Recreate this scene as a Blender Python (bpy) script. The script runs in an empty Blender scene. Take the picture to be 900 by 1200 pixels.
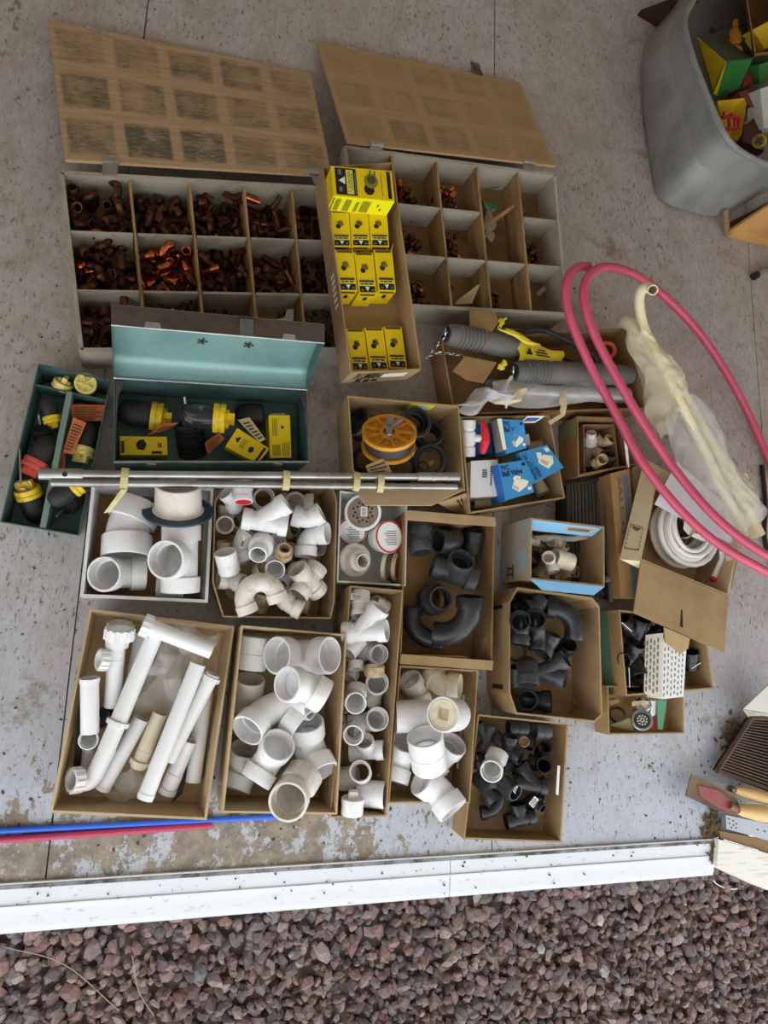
import bpy, bmesh, math, random
import numpy as np
from mathutils import Vector, Matrix
random.seed(7)
rnd = random.Random(11)
C = bpy.context.scene.collection
# ------------------------------------------------------------------ camera geometry (metres; floor z = 0)
F = 830.0; EYE = 2.05
_a = np.array([2500, 250, F]); _b = np.array([136, -4184, F])
_a = _a/np.linalg.norm(_a); _b = _b-_a*(_a@_b); _b /= np.linalg.norm(_b)
_n = np.cross(_a, _b)
if _n[2] < 0: _n = -_n
RW = np.array([_a, _b, -_n])            # world = RW @ camera (x right, y down, z forward)
EYEV = Vector((0, 0, EYE))
CR = Vector(RW[:, 0]); CU = -Vector(RW[:, 1]); CF = Vector(RW[:, 2])
def P(px, py, z=0.0):
    "point of the photograph at height z, in metres"
    w = RW @ np.array([px-450, py-600, F])
    t = (z-EYE)/w[2]
    return Vector((w[0]*t, w[1]*t, z))
def depth(p): return (p-EYEV).dot(CF)
def Ln(p, q): return (p-q).length
def vframe(p):
    t = (EYEV-p).normalized()
    r = (CR-t*CR.dot(t)).normalized()
    return r, t.cross(r), t
def vdir(p, d):
    r, u, t = vframe(p)
    return (r*d[0]+u*d[1]+t*d[2]).normalized()
# ------------------------------------------------------------------ materials
def _lin(c):
    if isinstance(c, str):
        c = c.lstrip('#'); c = [int(c[i:i+2], 16)/255 for i in (0, 2, 4)]
        c = [x/12.92 if x <= .04045 else ((x+.055)/1.055)**2.4 for x in c]
    return (c[0], c[1], c[2], 1)
MATS = {}
def mat(name, col, rough=.5, metal=0., col2=None, scale=8, lo=.45, hi=.65, detail=5, stretch=(1, 1, 1),
        bump=0, bscale=None, rand=0, trans=0, alpha=1, coat=0, ior=1.45, space='Object', rough2=None):
    m = bpy.data.materials.new(name); m.use_nodes = True
    nt = m.node_tree; N = nt.nodes; K = nt.links
    b = N['Principled BSDF']
    b.inputs['Roughness'].default_value = rough; b.inputs['Metallic'].default_value = metal
    b.inputs['Transmission Weight'].default_value = trans; b.inputs['Alpha'].default_value = alpha
    b.inputs['Coat Weight'].default_value = coat; b.inputs['IOR'].default_value = ior
    c1 = _lin(col); b.inputs['Base Color'].default_value = c1
    out = None
    if col2 is not None or bump:
        tc = N.new('ShaderNodeTexCoord'); mp = N.new('ShaderNodeMapping')
        K.new(tc.outputs[space], mp.inputs[0]); mp.inputs['Scale'].default_value = stretch
        if space == 'Object':
            oi = N.new('ShaderNodeObjectInfo'); mul = N.new('ShaderNodeMath'); mul.operation = 'MULTIPLY'; mul.inputs[1].default_value = 37
            K.new(oi.outputs['Random'], mul.inputs[0]); K.new(mul.outputs[0], mp.inputs['Location'])
    if col2 is not None:
        no = N.new('ShaderNodeTexNoise'); no.inputs['Scale'].default_value = scale; no.inputs['Detail'].default_value = detail
        no.inputs['Roughness'].default_value = .65
        rp = N.new('ShaderNodeValToRGB'); rp.color_ramp.elements[0].position = lo; rp.color_ramp.elements[1].position = hi
        rp.color_ramp.elements[0].color = c1; rp.color_ramp.elements[1].color = _lin(col2)
        K.new(mp.outputs[0], no.inputs['Vector']); K.new(no.outputs['Fac'], rp.inputs[0]); out = rp.outputs[0]
        if rough2 is not None:
            mr = N.new('ShaderNodeMapRange'); mr.inputs[1].default_value = lo; mr.inputs[2].default_value = hi
            mr.inputs[3].default_value = rough; mr.inputs[4].default_value = rough2
            K.new(no.outputs['Fac'], mr.inputs[0]); K.new(mr.outputs[0], b.inputs['Roughness'])
    if rand:
        oi2 = N.new('ShaderNodeObjectInfo'); hs = N.new('ShaderNodeHueSaturation')
        mr2 = N.new('ShaderNodeMapRange'); mr2.inputs[3].default_value = 1-rand; mr2.inputs[4].default_value = 1+rand
        K.new(oi2.outputs['Random'], mr2.inputs[0]); K.new(mr2.outputs[0], hs.inputs['Value'])
        if out: K.new(out, hs.inputs['Color'])
        else: hs.inputs['Color'].default_value = c1
        out = hs.outputs[0]
    if out: K.new(out, b.inputs['Base Color'])
    if bump:
        nb = N.new('ShaderNodeTexNoise'); nb.inputs['Scale'].default_value = bscale or scale; nb.inputs['Detail'].default_value = 4
        bm = N.new('ShaderNodeBump'); bm.inputs['Strength'].default_value = bump; bm.inputs['Distance'].default_value = .01
        K.new(mp.outputs[0], nb.inputs['Vector']); K.new(nb.outputs['Fac'], bm.inputs['Height']); K.new(bm.outputs[0], b.inputs['Normal'])
    MATS[name] = m
    return m
# ------------------------------------------------------------------ objects
WM = {}                                  # world matrix of every object made here
def _mesh(name, v, f, smooth=False, angle=35):
    me = bpy.data.meshes.new(name)
    me.from_pydata([tuple(x) for x in v], [], f); me.update()
    if smooth:
        me.polygons.foreach_set('use_smooth', [True]*len(me.polygons))
        me.set_sharp_from_angle(angle=math.radians(angle))
    return me
def _fix(me):
    bm = bmesh.new(); bm.from_mesh(me); bmesh.ops.remove_doubles(bm, verts=bm.verts, dist=1e-6)
    bmesh.ops.recalc_face_normals(bm, faces=bm.faces); bm.to_mesh(me); bm.free()
def link(o, parent=None, M=None):
    C.objects.link(o)
    WM[o.name] = M if M is not None else Matrix()
    if parent is not None:
        o.parent = parent
        o.matrix_basis = WM[parent.name].inverted() @ WM[o.name]
    else:
        o.matrix_basis = WM[o.name]
    return o
def tag(o, label=None, cat=None, group=None, kind=None):
    if label: o['label'] = label
    if cat: o['category'] = cat
    if group: o['group'] = group
    if kind: o['kind'] = kind
    return o
def thing(name, label, cat, loc, group=None):
    o = bpy.data.objects.new(name, None); o.empty_display_size = .05
    link(o, None, Matrix.Translation(loc)); return tag(o, label, cat, group)
def mk(name, v, f, m, parent=None, smooth=False, angle=35, fix=True):
    "a mesh given in world coordinates"
    v = [Vector(x) for x in v]
    if parent is None:
        n = len(v); M = Matrix.Translation((sum(x.x for x in v)/n, sum(x.y for x in v)/n, min(x.z for x in v)))
    else:
        M = WM[parent.name]
    I = M.inverted()
    me = _mesh(name, [I@x for x in v], f, False)
    if fix: _fix(me)
    if smooth:
        me.polygons.foreach_set('use_smooth', [True]*len(me.polygons)); me.set_sharp_from_angle(angle=math.radians(angle))
    me.materials.append(m)
    return link(bpy.data.objects.new(name, me), parent, M)
class G:
    "collects shapes (world coordinates) for one mesh"
    def __init__(s): s.v = []; s.f = []
    def add(s, v, f):
        b = len(s.v); s.v += [Vector(x) for x in v]; s.f += [tuple(b+i for i in q) for q in f]; return s
    def hexa(s, lo, hi):
        n = len(lo)
        f = [tuple(reversed(range(n))), tuple(range(n, 2*n))]+[(i, (i+1) % n, n+(i+1) % n, n+i) for i in range(n)]
        return s.add(list(lo)+list(hi), f)
    def box(s, p0, p1):
        x0, y0, z0 = p0; x1, y1, z1 = p1
        return s.hexa([(x0, y0, z0), (x1, y0, z0), (x1, y1, z0), (x0, y1, z0)], [(x0, y0, z1), (x1, y0, z1), (x1, y1, z1), (x0, y1, z1)])
    def slab(s, pts, t, side=0):
        "thickened polygon; side 0 centred, 1 grows along the normal, -1 against it"
        pts = [Vector(p) for p in pts]; n = Vector()
        for i in range(len(pts)):
            n += (pts[i]-pts[0]).cross(pts[(i+1) % len(pts)]-pts[0])
        n.normalize(); a = {0: -t/2, 1: 0, -1: -t}[side]
        return s.hexa([p+n*a for p in pts], [p+n*(a+t) for p in pts])
    def sweep(s, path, rad, seg=14, caps=True, inner=None, closed=False):
        v, f = sweep(path, rad, seg, caps, inner, closed); return s.add(v, f)
    def make(s, name, m, parent=None, smooth=False, angle=35): return mk(name, s.v, s.f, m, parent, smooth, angle)
def spline(pts, n=8):
    "Catmull-Rom through the points"
    p = [Vector(x) for x in pts]; p = [p[0]*2-p[1]]+p+[p[-1]*2-p[-2]]; out = []
    for i in range(1, len(p)-2):
        for k in range(n):
            t = k/n
            out.append(.5*((2*p[i])+(-p[i-1]+p[i+1])*t+(2*p[i-1]-5*p[i]+4*p[i+1]-p[i+2])*t*t+(-p[i-1]+3*p[i]-3*p[i+1]+p[i+2])*t**3))
    out.append(p[-2]); return out
def sweep(path, rad, seg=16, caps=True, inner=None, closed=False):
    p = [Vector(x) for x in path]; n = len(p)
    if not hasattr(rad, '__len__'): rad = [rad]*n
    tan = []
    for i in range(n):
        a = p[(i-1) % n] if (closed or i > 0) else p[i]; b = p[(i+1) % n] if (closed or i < n-1) else p[i]
        tan.append((b-a).normalized())
    u = tan[0].orthogonal().normalized(); rings = []
    for i in range(n):
        u = (u-tan[i]*u.dot(tan[i])).normalized(); w = tan[i].cross(u); rings.append((u.copy(), w))
    def ring(rr):
        v = []
        for i in range(n):
            for k in range(seg):
                a = 2*math.pi*k/seg; v.append(p[i]+(rings[i][0]*math.cos(a)+rings[i][1]*math.sin(a))*rr[i])
        return v
    v = ring(rad); f = []
    for i in range(n if closed else n-1):
        for k in range(seg):
            j = (i+1) % n
            f.append((i*seg+k, i*seg+(k+1) % seg, j*seg+(k+1) % seg, j*seg+k))
    if inner is not None:
        if not hasattr(inner, '__len__'): inner = [inner]*n
        b = len(v); v += ring(inner)
        for i in range(n-1):
            for k in range(seg):
                f.append((b+i*seg+k, b+(i+1)*seg+k, b+(i+1)*seg+(k+1) % seg, b+i*seg+(k+1) % seg))
        e = (n-1)*seg
        for k in range(seg):
            k2 = (k+1) % seg
            f.append((k, b+k, b+k2, k2)); f.append((e+k, e+k2, b+e+k2, b+e+k))
    elif caps and not closed:
        f.append(tuple(range(seg-1, -1, -1))); f.append(tuple((n-1)*seg+k for k in range(seg)))
    return v, f
def lathe(prof, seg=28, axis='X'):
    "closed profile of (along, radius) turned about the X axis; radius 0 points close the ends"
    v = []; f = []; idx = []
    for (x, r) in prof:
        if r < 1e-6: idx.append([len(v)]*seg); v.append(Vector((x, 0, 0)))
        else:
            idx.append(list(range(len(v), len(v)+seg)))
            for k in range(seg):
                a = 2*math.pi*k/seg; v.append(Vector((x, r*math.cos(a), r*math.sin(a))))
    for i in range(len(prof)-1):
        for k in range(seg):
            q = [idx[i][k], idx[i][(k+1) % seg], idx[i+1][(k+1) % seg], idx[i+1][k]]
            q = [x for j, x in enumerate(q) if x not in q[:j]]
            if len(q) > 2: f.append(tuple(q))
    return v, f
def smoothmesh(name, v, f, angle=35):
    me = _mesh(name, v, f); _fix(me)
    me.polygons.foreach_set('use_smooth', [True]*len(me.polygons)); me.set_sharp_from_angle(angle=math.radians(angle))
    return me
# ------------------------------------------------------------------ pipe fittings (hub radius 1)
def arc(c, r, a0, a1, n=10):
    return [Vector((c[0]+r*math.cos(math.radians(a0+(a1-a0)*i/n)), c[1]+r*math.sin(math.radians(a0+(a1-a0)*i/n)), 0)) for i in range(n+1)]
def solid(path, rad, seg=28): return sweep(path, rad, seg)
def carve(name, outers, inners, angle=32):
    objs = []
    def tmp(vf):
        me = _mesh('tmp', *vf); _fix(me); o = bpy.data.objects.new('tmp', me); C.objects.link(o); objs.append(o); return o
    base = tmp(outers[0])
    for k, lst in (('UNION', outers[1:]), ('DIFFERENCE', inners)):
        for vf in lst:
            o = tmp(vf); md = base.modifiers.new('b', 'BOOLEAN'); md.operation = k; md.object = o; md.solver = 'EXACT'
    dg = bpy.context.evaluated_depsgraph_get(); dg.update()
    me = bpy.data.meshes.new_from_object(base.evaluated_get(dg)); me.name = name
    for o in objs:
        m_ = o.data; bpy.data.objects.remove(o); bpy.data.meshes.remove(m_)
    me.polygons.foreach_set('use_smooth', [True]*len(me.polygons)); me.set_sharp_from_angle(angle=math.radians(angle))
    return me
RB, BH, BB = .86, .87, .74
def along(d, a, b): d = Vector(d); return [d*a, d*b]
def hubsolid(d, s0, s1, r=1.):           # hub from s0 to s1 along d, with a little chamfer at the mouth
    d = Vector(d); return solid([d*s0, d*(s1-.05), d*s1], [r, r, r*.97])
def fit_multi(name, dirs, hl=.8, body=None):
    """dirs: list of (direction, end distance)"""
    o, i = [], []
    for d, e in dirs:
        d = Vector(d).normalized()
        o.append(solid([d*0, d*(e-hl+.05)], RB)); o.append(hubsolid(d, e-hl, e))
    o.append(solid([Vector((-.02, 0, 0)), Vector((.02, 0, 0))], RB*.98))
    for d, e in dirs:
        d = Vector(d).normalized()
        i.append(solid([d*-.01, d*e], BB)); i.append(solid([d*(e-hl+.1), d*(e+.1)], BH))
    return carve(name, o, i)
def fit_elbow(name, ang, rb=1.15, hla=.85, hlb=.85, streetb=False, streeta=False):
    """mouth A looks along +X, mouth B is turned by ang degrees (90: along +Y); origin at the corner"""
    turn = math.radians(180-ang) if False else math.radians(ang)
    tl = rb*math.tan((math.pi-turn)/2) if False else rb*math.tan(turn/2)
    # directions of the mouths: A = +X, B = direction at angle (180-ang) from A
    bd = Vector((math.cos(math.pi-turn), math.sin(math.pi-turn), 0)); ad = Vector((1, 0, 0))
    pa = ad*tl
    arcp = []
    cen = Vector((tl, rb, 0))
    for k in range(11):
        t = -math.pi/2-turn*k/10
        arcp.append(cen+Vector((math.cos(t), math.sin(t), 0))*rb)
    ra = RB if streeta else 1.; rbb = RB if streetb else 1.
    path = [ad*(tl+hla), ad*(tl+hla-.05), ad*(tl+.06), ad*tl]+arcp[1:-1]+[bd*tl, bd*(tl+.06), bd*(tl+hlb-.05), bd*(tl+hlb)]
    rad = [ra*.97, ra, ra, RB]+[RB]*9+[RB, rbb, rbb, rbb*.97]
    inn = [BH if not streeta else BB, BH if not streeta else BB, BH if not streeta else BB, BB]+[BB]*9+[BB]+([BH]*3 if not streetb else [BB]*3)
    if not streeta: path.insert(3, ad*(tl+.03)); rad.insert(3, 1.); inn.insert(3, BB)
    if not streetb: path.insert(len(path)-3, bd*(tl+.03)); rad.insert(len(rad)-3, 1.); inn.insert(len(inn)-3, BB)
    me = smoothmesh(name, *sweep(path, rad, 28, False, inn), angle=40)
    me['A'] = tl+hla; me['B'] = tl+hlb; me['bd'] = list(bd)
    return me
def fit_tube(name, prof_o, prof_i):
    """straight piece from outer and inner profiles of (x, r)"""
    v, f = lathe(list(prof_o)+list(reversed(prof_i))+[prof_o[0]], 28)
    return smoothmesh(name, v, f, 30)
T = {}
def templates():
    T['elbow90'] = fit_elbow('elbow90', 90)
    T['elbow90s'] = fit_elbow('elbow90s', 90, streetb=True)
    T['sweep90'] = fit_elbow('sweep90', 90, rb=2.1)
    T['sweep90s'] = fit_elbow('sweep90s', 90, rb=2.0, streetb=True, hlb=.5)
    T['elbow45'] = fit_elbow('elbow45', 45, rb=1.3)
    T['elbow45s'] = fit_elbow('elbow45s', 45, rb=1.3, streetb=True, hlb=1.0)
    T['elbow60'] = fit_elbow('elbow60', 60, rb=1.3)
    T['elbow22'] = fit_elbow('elbow22', 22, rb=1.6, hla=.9, hlb=.9)
    T['tee'] = fit_multi('tee', [((1, 0, 0), 1.75), ((-1, 0, 0), 1.75), ((0, 1, 0), 1.75)])
    c = math.cos(math.pi/4)
    T['wye'] = fit_multi('wye', [((1, 0, 0), 2.5), ((-1, 0, 0), 1.5), ((c, c, 0), 2.9)])
    T['doublewye'] = fit_multi('doublewye', [((1, 0, 0), 2.4), ((-1, 0, 0), 1.5), ((c, c, 0), 2.7), ((c, -c, 0), 2.7)])
    T['coupling'] = fit_tube('coupling', [(-1.05, .97), (-1, 1), (-.06, 1), (-.05, .97), (.05, .97), (.06, 1), (1, 1), (1.05, .97)],
                             [(-1.05, .86), (-.1, .86), (-.08, .76), (.08, .76), (.1, .86), (1.05, .86)])
    T['longcoupling'] = fit_tube('longcoupling', [(-1.3, .97), (-1.25, 1), (0, 1), (.03, .93), (.8, .93), (.85, 1), (1.25, 1), (1.3, .97)],
                                 [(-1.3, .86), (-.1, .86), (-.08, .78), (1.3, .84)])
    T['ring'] = fit_tube('ring', [(-.5, .97), (-.46, 1), (.46, 1), (.5, .97)], [(-.5, .86), (.5, .86)])
    T['shortpipe'] = fit_tube('shortpipe', [(-1.1, 1), (1.1, 1)], [(-1.1, .9), (1.1, .9)])
    th = []
    for k in range(8): th += [(-1.0+k*.1, .86), (-.95+k*.1, .9)]
    T['maleadapter'] = fit_tube('maleadapter', th+[(-.2, .86), (-.2, 1.02), (.0, 1.02), (.02, 1), (.9, 1), (.95, .97)], [(-1.0, .74), (.1, .74), (.12, .84), (.95, .84)])
    T['bushing'] = fit_tube('bushing', [(-.55, .96), (-.5, 1), (.3, 1), (.34, .72), (.9, .72), (.94, .69)], [(-.55, .86), (-.3, .86), (.2, .56), (.94, .58)])
    T['reducer'] = fit_tube('reducer', [(-1, .98), (-.95, 1), (-.05, 1), (.25, .74), (1.0, .74), (1.05, .71)], [(-1, .87), (-.1, .87), (.2, .6), (1.05, .62)])
    T['bell'] = fit_tube('bell', [(-1.2, .86), (-.3, .86), (-.1, 1.0), (1.0, 1.0), (1.05, .97)], [(-1.2, .76), (-.2, .76), (0, .88), (1.05, .88)])
    # a shallow cap
    T['cap'] = smoothmesh('cap', *lathe([(-.6, 0), (-.6, .9), (-.5, 1), (.5, 1), (.55, .97), (.55, .87), (-.4, .87), (-.45, 0)]), angle=30)
    # U bend of a trap
    pth = [Vector((1.5, -.9, 0)), Vector((1.5, -.05, 0)), Vector((1.5, -.04, 0))]+arc((0, 0), 1.5, 0, 180, 18)+[Vector((-1.5, -.04, 0)), Vector((-1.5, -.05, 0)), Vector((-1.5, -.9, 0))]
    rr = [1, 1, .9]+[.9]*19+[.9, 1, 1]; ri = [.86, .86, .76]+[.76]*19+[.76, .86, .86]
    T['ubend'] = smoothmesh('ubend', *sweep(pth, rr, 28, False, ri), angle=40)
def place(tm, name, px, py, z, rpx, d, u=None, m=None, label=None, cat=None, group=None, anchor=(0, 0, 0), zmin=.012, parent=None):
    me = T[tm]
    if isinstance(anchor, str):
        e = me.get('A', 1.0)
        if anchor == 'A': anchor = Vector((1, 0, 0))*e
        elif anchor == 'B': anchor = Vector(me['bd'])*me['B']
        elif anchor == 'M': anchor = (Vector((1, 0, 0))*e+Vector(me['bd'])*me['B'])*.3
    anchor = Vector(anchor)
    for it in range(3):
        p = P(px, py, z); s = rpx*depth(p)/F
        X = vdir(p, d); U = vdir(p, u) if u is not None else vdir(p, (.13, .3, .94))
        Y = (U-X*U.dot(X))
        if Y.length < 1e-3: Y = X.orthogonal()
        Y.normalize(); Z = X.cross(Y)
        R = Matrix((X, Y, Z)).transposed()
        loc = p-R@(anchor*s)
        lo = min((R@(Vector(c)*s)).z for c in (v.co for v in me.vertices))+loc.z
        if lo < zmin: z += zmin-lo
        else: break
    M = Matrix.Translation(loc) @ R.to_4x4() @ Matrix.Diagonal((s, s, s, 1))
    mm = me
    if m is not None:
        key = me.name+'|'+m.name
        if key not in T:
            mm = me.copy(); mm.materials.clear(); mm.materials.append(m); T[key] = mm
        mm = T[key]
    o = bpy.data.objects.new(name, mm)
    link(o, parent, M)
    if parent is None: CUR.append(o)
    return tag(o, label, cat, group)
# ------------------------------------------------------------------ boxes, print, text
def quad_uv(q, u, v, off=0.):
    "point of a quad (bl, br, tr, tl) at u, v, lifted along its normal"
    bl, br, tr, tl = q
    n = (br-bl).cross(tl-bl).normalized()
    return bl*(1-u)*(1-v)+br*u*(1-v)+tr*u*v+tl*(1-u)*v+n*off
def ink(q, rects, m, parent, name='print', off=.0008, t=.0006):
    "flat printed patches: each a rect (u0, v0, u1, v1) or a list of (u, v) points"
    if len(rects) > 1 and (len(rects) < 4 or name in ('printed_band', 'hand_slot', 'drill_hole')):
        for r in rects: o = ink(q, [r], m, parent, name, off, t)
        return o
    g = G()
    for r in rects:
        pts = [(r[0], r[1]), (r[2], r[1]), (r[2], r[3]), (r[0], r[3])] if not hasattr(r[0], '__len__') else r
        lo = [quad_uv(q, a, b, off) for a, b in pts]; hi = [quad_uv(q, a, b, off+t) for a, b in pts]
        g.hexa(lo, hi)
    return g.make(name, m, parent)
def text_mesh(s, bold=0.):
    cu = bpy.data.curves.new('t', 'FONT'); cu.body = s; cu.size = 1; cu.resolution_u = 2; cu.offset = bold
    o = bpy.data.objects.new('t', cu); C.objects.link(o)
    dg = bpy.context.evaluated_depsgraph_get(); dg.update()
    me = bpy.data.meshes.new_from_object(o.evaluated_get(dg))
    v = [x.co.copy() for x in me.vertices]; f = [tuple(p.vertices) for p in me.polygons]
    bpy.data.objects.remove(o); bpy.data.curves.remove(cu); bpy.data.meshes.remove(me)
    return v, f
def text(q, s, rect, m, parent, name='lettering', off=.0012, rot=0, bold=.01):
    "lettering filling rect (u0, v0, u1, v1) of a quad; rot 90 turns it to read upwards, -90 downwards"
    v, f = text_mesh(s, bold)
    x0 = min(p.x for p in v); x1 = max(p.x for p in v); y0 = min(p.y for p in v); y1 = max(p.y for p in v)
    out = []
    for p in v:
        a = (p.x-x0)/(x1-x0); b = (p.y-y0)/(y1-y0)
        if rot == 90: a, b = 1-b, a
        elif rot == -90: a, b = b, 1-a
        elif rot == 180: a, b = 1-a, 1-b
        out.append(quad_uv(q, rect[0]+(rect[2]-rect[0])*a, rect[1]+(rect[3]-rect[1])*b, off))
    me = mk(name, out, f, m, parent, fix=False)
    return me
def carton_box(name, label, cat, rim, h, m, zb=0., t=.004, shrink=1., floor_m=None, group=None, hs=None, base=None):
    """open box from its rim in the photograph (any polygon, clockwise from top left); returns (object, rim pts, base pts)"""
    n = len(rim); hs = hs or [h]*n
    top = [P(x, y, zb+k) for (x, y), k in zip(rim, hs)]
    cx = sum(p.x for p in top)/n; cy = sum(p.y for p in top)/n
    bot = [Vector((cx+(p.x-cx)*shrink, cy+(p.y-cy)*shrink, zb)) for p in top] if base is None else [P(x, y, zb) for x, y in base]
    def inset(pts, d):
        out = []
        for i in range(n):
            a, b, c = pts[i-1], pts[i], pts[(i+1) % n]
            e1 = (b-a).to_2d().normalized(); e2 = (c-b).to_2d().normalized()
            n1 = Vector((e1.y, -e1.x)); n2 = Vector((e2.y, -e2.x)); k = n1+n2; k = k/max(.3, k.length_squared)*2*d if k.length > .1 else n1*d
            out.append(Vector((b.x+k.x, b.y+k.y, b.z)))
        return out
    it = inset(top, t); ib = [p+Vector((0, 0, t)) for p in inset(bot, t)]
    v = top+bot+it+ib; f = []
    for i in range(n):
        j = (i+1) % n
        f += [(i, j, n+j, n+i), (2*n+i, 3*n+i, 3*n+j, 2*n+j), (i, 2*n+i, 2*n+j, j)]
    f += [tuple(range(n, 2*n)), tuple(range(3*n, 4*n))]
    o = mk(name, v, f, m); tag(o, label, cat, group)
    return o, top, bot
def sheet(name, pts, t, m, parent=None, **k): return G().slab(pts, t).make(name, m, parent, **k)
def flap(o, a, b, length, ang, m, skew=(0, 0), name='flap', t=.004, outward=None):
    "flap hinged on the rim from a to b; ang 0 upright, 90 level and outward, 180 hanging down"
    e = (b-a).normalized(); up = Vector((0, 0, 1)); out = e.cross(up).normalized()
    if outward is not None and out.dot(outward) < 0: out = -out
    d = up*math.cos(math.radians(ang))+out*math.sin(math.radians(ang))
    return sheet(name, [a, b, b+d*length-e*skew[1], a+d*length+e*skew[0]], t, m, o)
# ------------------------------------------------------------------ resting things on each other
from mathutils.bvhtree import BVHTree
CUR = []
def _kids(o): return [o]+[k for c in o.children for k in _kids(c)]
def _geom(o):
    vs, fs = [], []
    for k in _kids(o):
        if k.type != 'MESH': continue
        if len(k.data.vertices) > 6000: continue
        M = k.matrix_basis.copy(); q = k.parent
        while q is not None: M = q.matrix_basis @ M; q = q.parent
        b = len(vs); vs += [M@v.co for v in k.data.vertices]; fs += [tuple(b+i for i in p.vertices) for p in k.data.polygons]
    return vs, fs
def _bb(vs): return [min(v[i] for v in vs) for i in range(3)]+[max(v[i] for v in vs) for i in range(3)]
def _hit(bb1, t1, lst):
    n = 0
    for bb2, t2 in lst:
        if all(bb1[i] < bb2[i+3] and bb2[i] < bb1[i+3] for i in range(3)): n += len(t1.overlap(t2))
    return n
def settle(box=None, steps=11, step=.0034, nudge=7):
    items = list(CUR); CUR.clear(); done = []; wall = None
    if box is not None:
        vs, fs = _geom(box); wall = [(_bb(vs), BVHTree.FromPolygons(vs, fs))]; c = sum(vs, Vector())/len(vs)
    data = []
    for o in items:
        vs, fs = _geom(o)
        if vs: data.append((sum(v.z for v in vs)/len(vs), o, vs, fs))
    data.sort(key=lambda t: t[0])
    for _, o, vs, fs in data:
        best = None
        for k in range(steps):
            f_ = 1-step*k; T1 = Matrix.Translation(EYEV) @ Matrix.Scale(f_, 4) @ Matrix.Translation(-EYEV)
            v1 = [T1@v for v in vs]; bb = _bb(v1); t = BVHTree.FromPolygons(v1, fs); h = _hit(bb, t, done)
            if best is None or h < best[0]*.75: best = (h, T1, v1, bb, t)
            if h <= 3: break
        h, T1, v1, bb, t = best
        if wall and _hit(bb, t, wall):
            bw = None; mid = sum(v1, Vector())/len(v1); d = Vector((c.x-mid.x, c.y-mid.y, 0)).normalized()
            for dd in (d, Vector((d.x, 0, 0)), Vector((0, d.y, 0))):
                for k in range(1, nudge+1):
                    T2 = Matrix.Translation(dd*(.0035*k)) @ T1; v2 = [T2@v for v in vs]; b2 = _bb(v2); t2 = BVHTree.FromPolygons(v2, fs); h2 = _hit(b2, t2, wall)+_hit(b2, t2, done)
                    if bw is None or h2 < bw[0]: bw = (h2, T2, b2, t2)
                    if h2 == 0: break
            if bw[0] < _hit(bb, t, wall)+h: _, T1, bb, t = bw
        o.matrix_basis = T1 @ o.matrix_basis; WM[o.name] = o.matrix_basis.copy(); done.append((bb, t))
    return done+(wall or [])
def strew(obst, poly, n, tms, r0, r1, ms, label, group, names, z0=.008, tries=60, cat='pipe fitting', zmax=.05, flat=.35):
    "extra pieces lying at the bottom, each where it touches nothing else"
    x0 = min(p.x for p in poly); x1 = max(p.x for p in poly); y0 = min(p.y for p in poly); y1 = max(p.y for p in poly); m_ = len(poly)
    def inside(x, y, mg):
        for i in range(m_):
            a, b = poly[i], poly[(i+1) % m_]; e = (b-a); e.z = 0
            if e.length < 1e-6: continue
            nn = Vector((e.y, -e.x, 0)).normalized()
            if (x-a.x)*nn.x+(y-a.y)*nn.y < mg: return False
        return True
    out = 0
    for k in range(n):
        for t_ in range(tries):
            i = rnd.randrange(len(tms)); s = rnd.uniform(r0, r1); x, y = rnd.uniform(x0, x1), rnd.uniform(y0, y1)
            if not inside(x, y, s*1.2): continue
            X = Vector((rnd.gauss(0, 1), rnd.gauss(0, 1), rnd.gauss(0, flat))).normalized(); Y = X.cross(Vector((rnd.gauss(0, 1), rnd.gauss(0, 1), rnd.gauss(0, 1)))).normalized()
            R = Matrix((X, Y, X.cross(Y))).transposed(); me = T[tms[i]]
            vs = [R@(v.co*s) for v in me.vertices]; lo = min(v.z for v in vs)
            z = z0-lo+.001+(0 if t_ < tries*.35 else rnd.uniform(0, zmax)); L_ = Vector((x, y, z)); vs = [v+L_ for v in vs]
            bb = _bb(vs); t = BVHTree.FromPolygons(vs, [tuple(p.vertices) for p in me.polygons])
            if _hit(bb, t, obst): continue
            m = ms[rnd.randrange(len(ms))] if not callable(ms) else ms(); key = me.name+'|'+m.name
            if key not in T:
                mm = me.copy(); mm.materials.clear(); mm.materials.append(m); T[key] = mm
            o = bpy.data.objects.new(names[i] if isinstance(names, (list, tuple)) else names[tms[i]], T[key]); link(o, None, Matrix.Translation(L_)@R.to_4x4()@Matrix.Diagonal((s, s, s, 1)))
            tag(o, label, cat, group); obst.append((bb, t)); out += 1; break
    return out
EXPO=-.18; SKY=3.0
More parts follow.
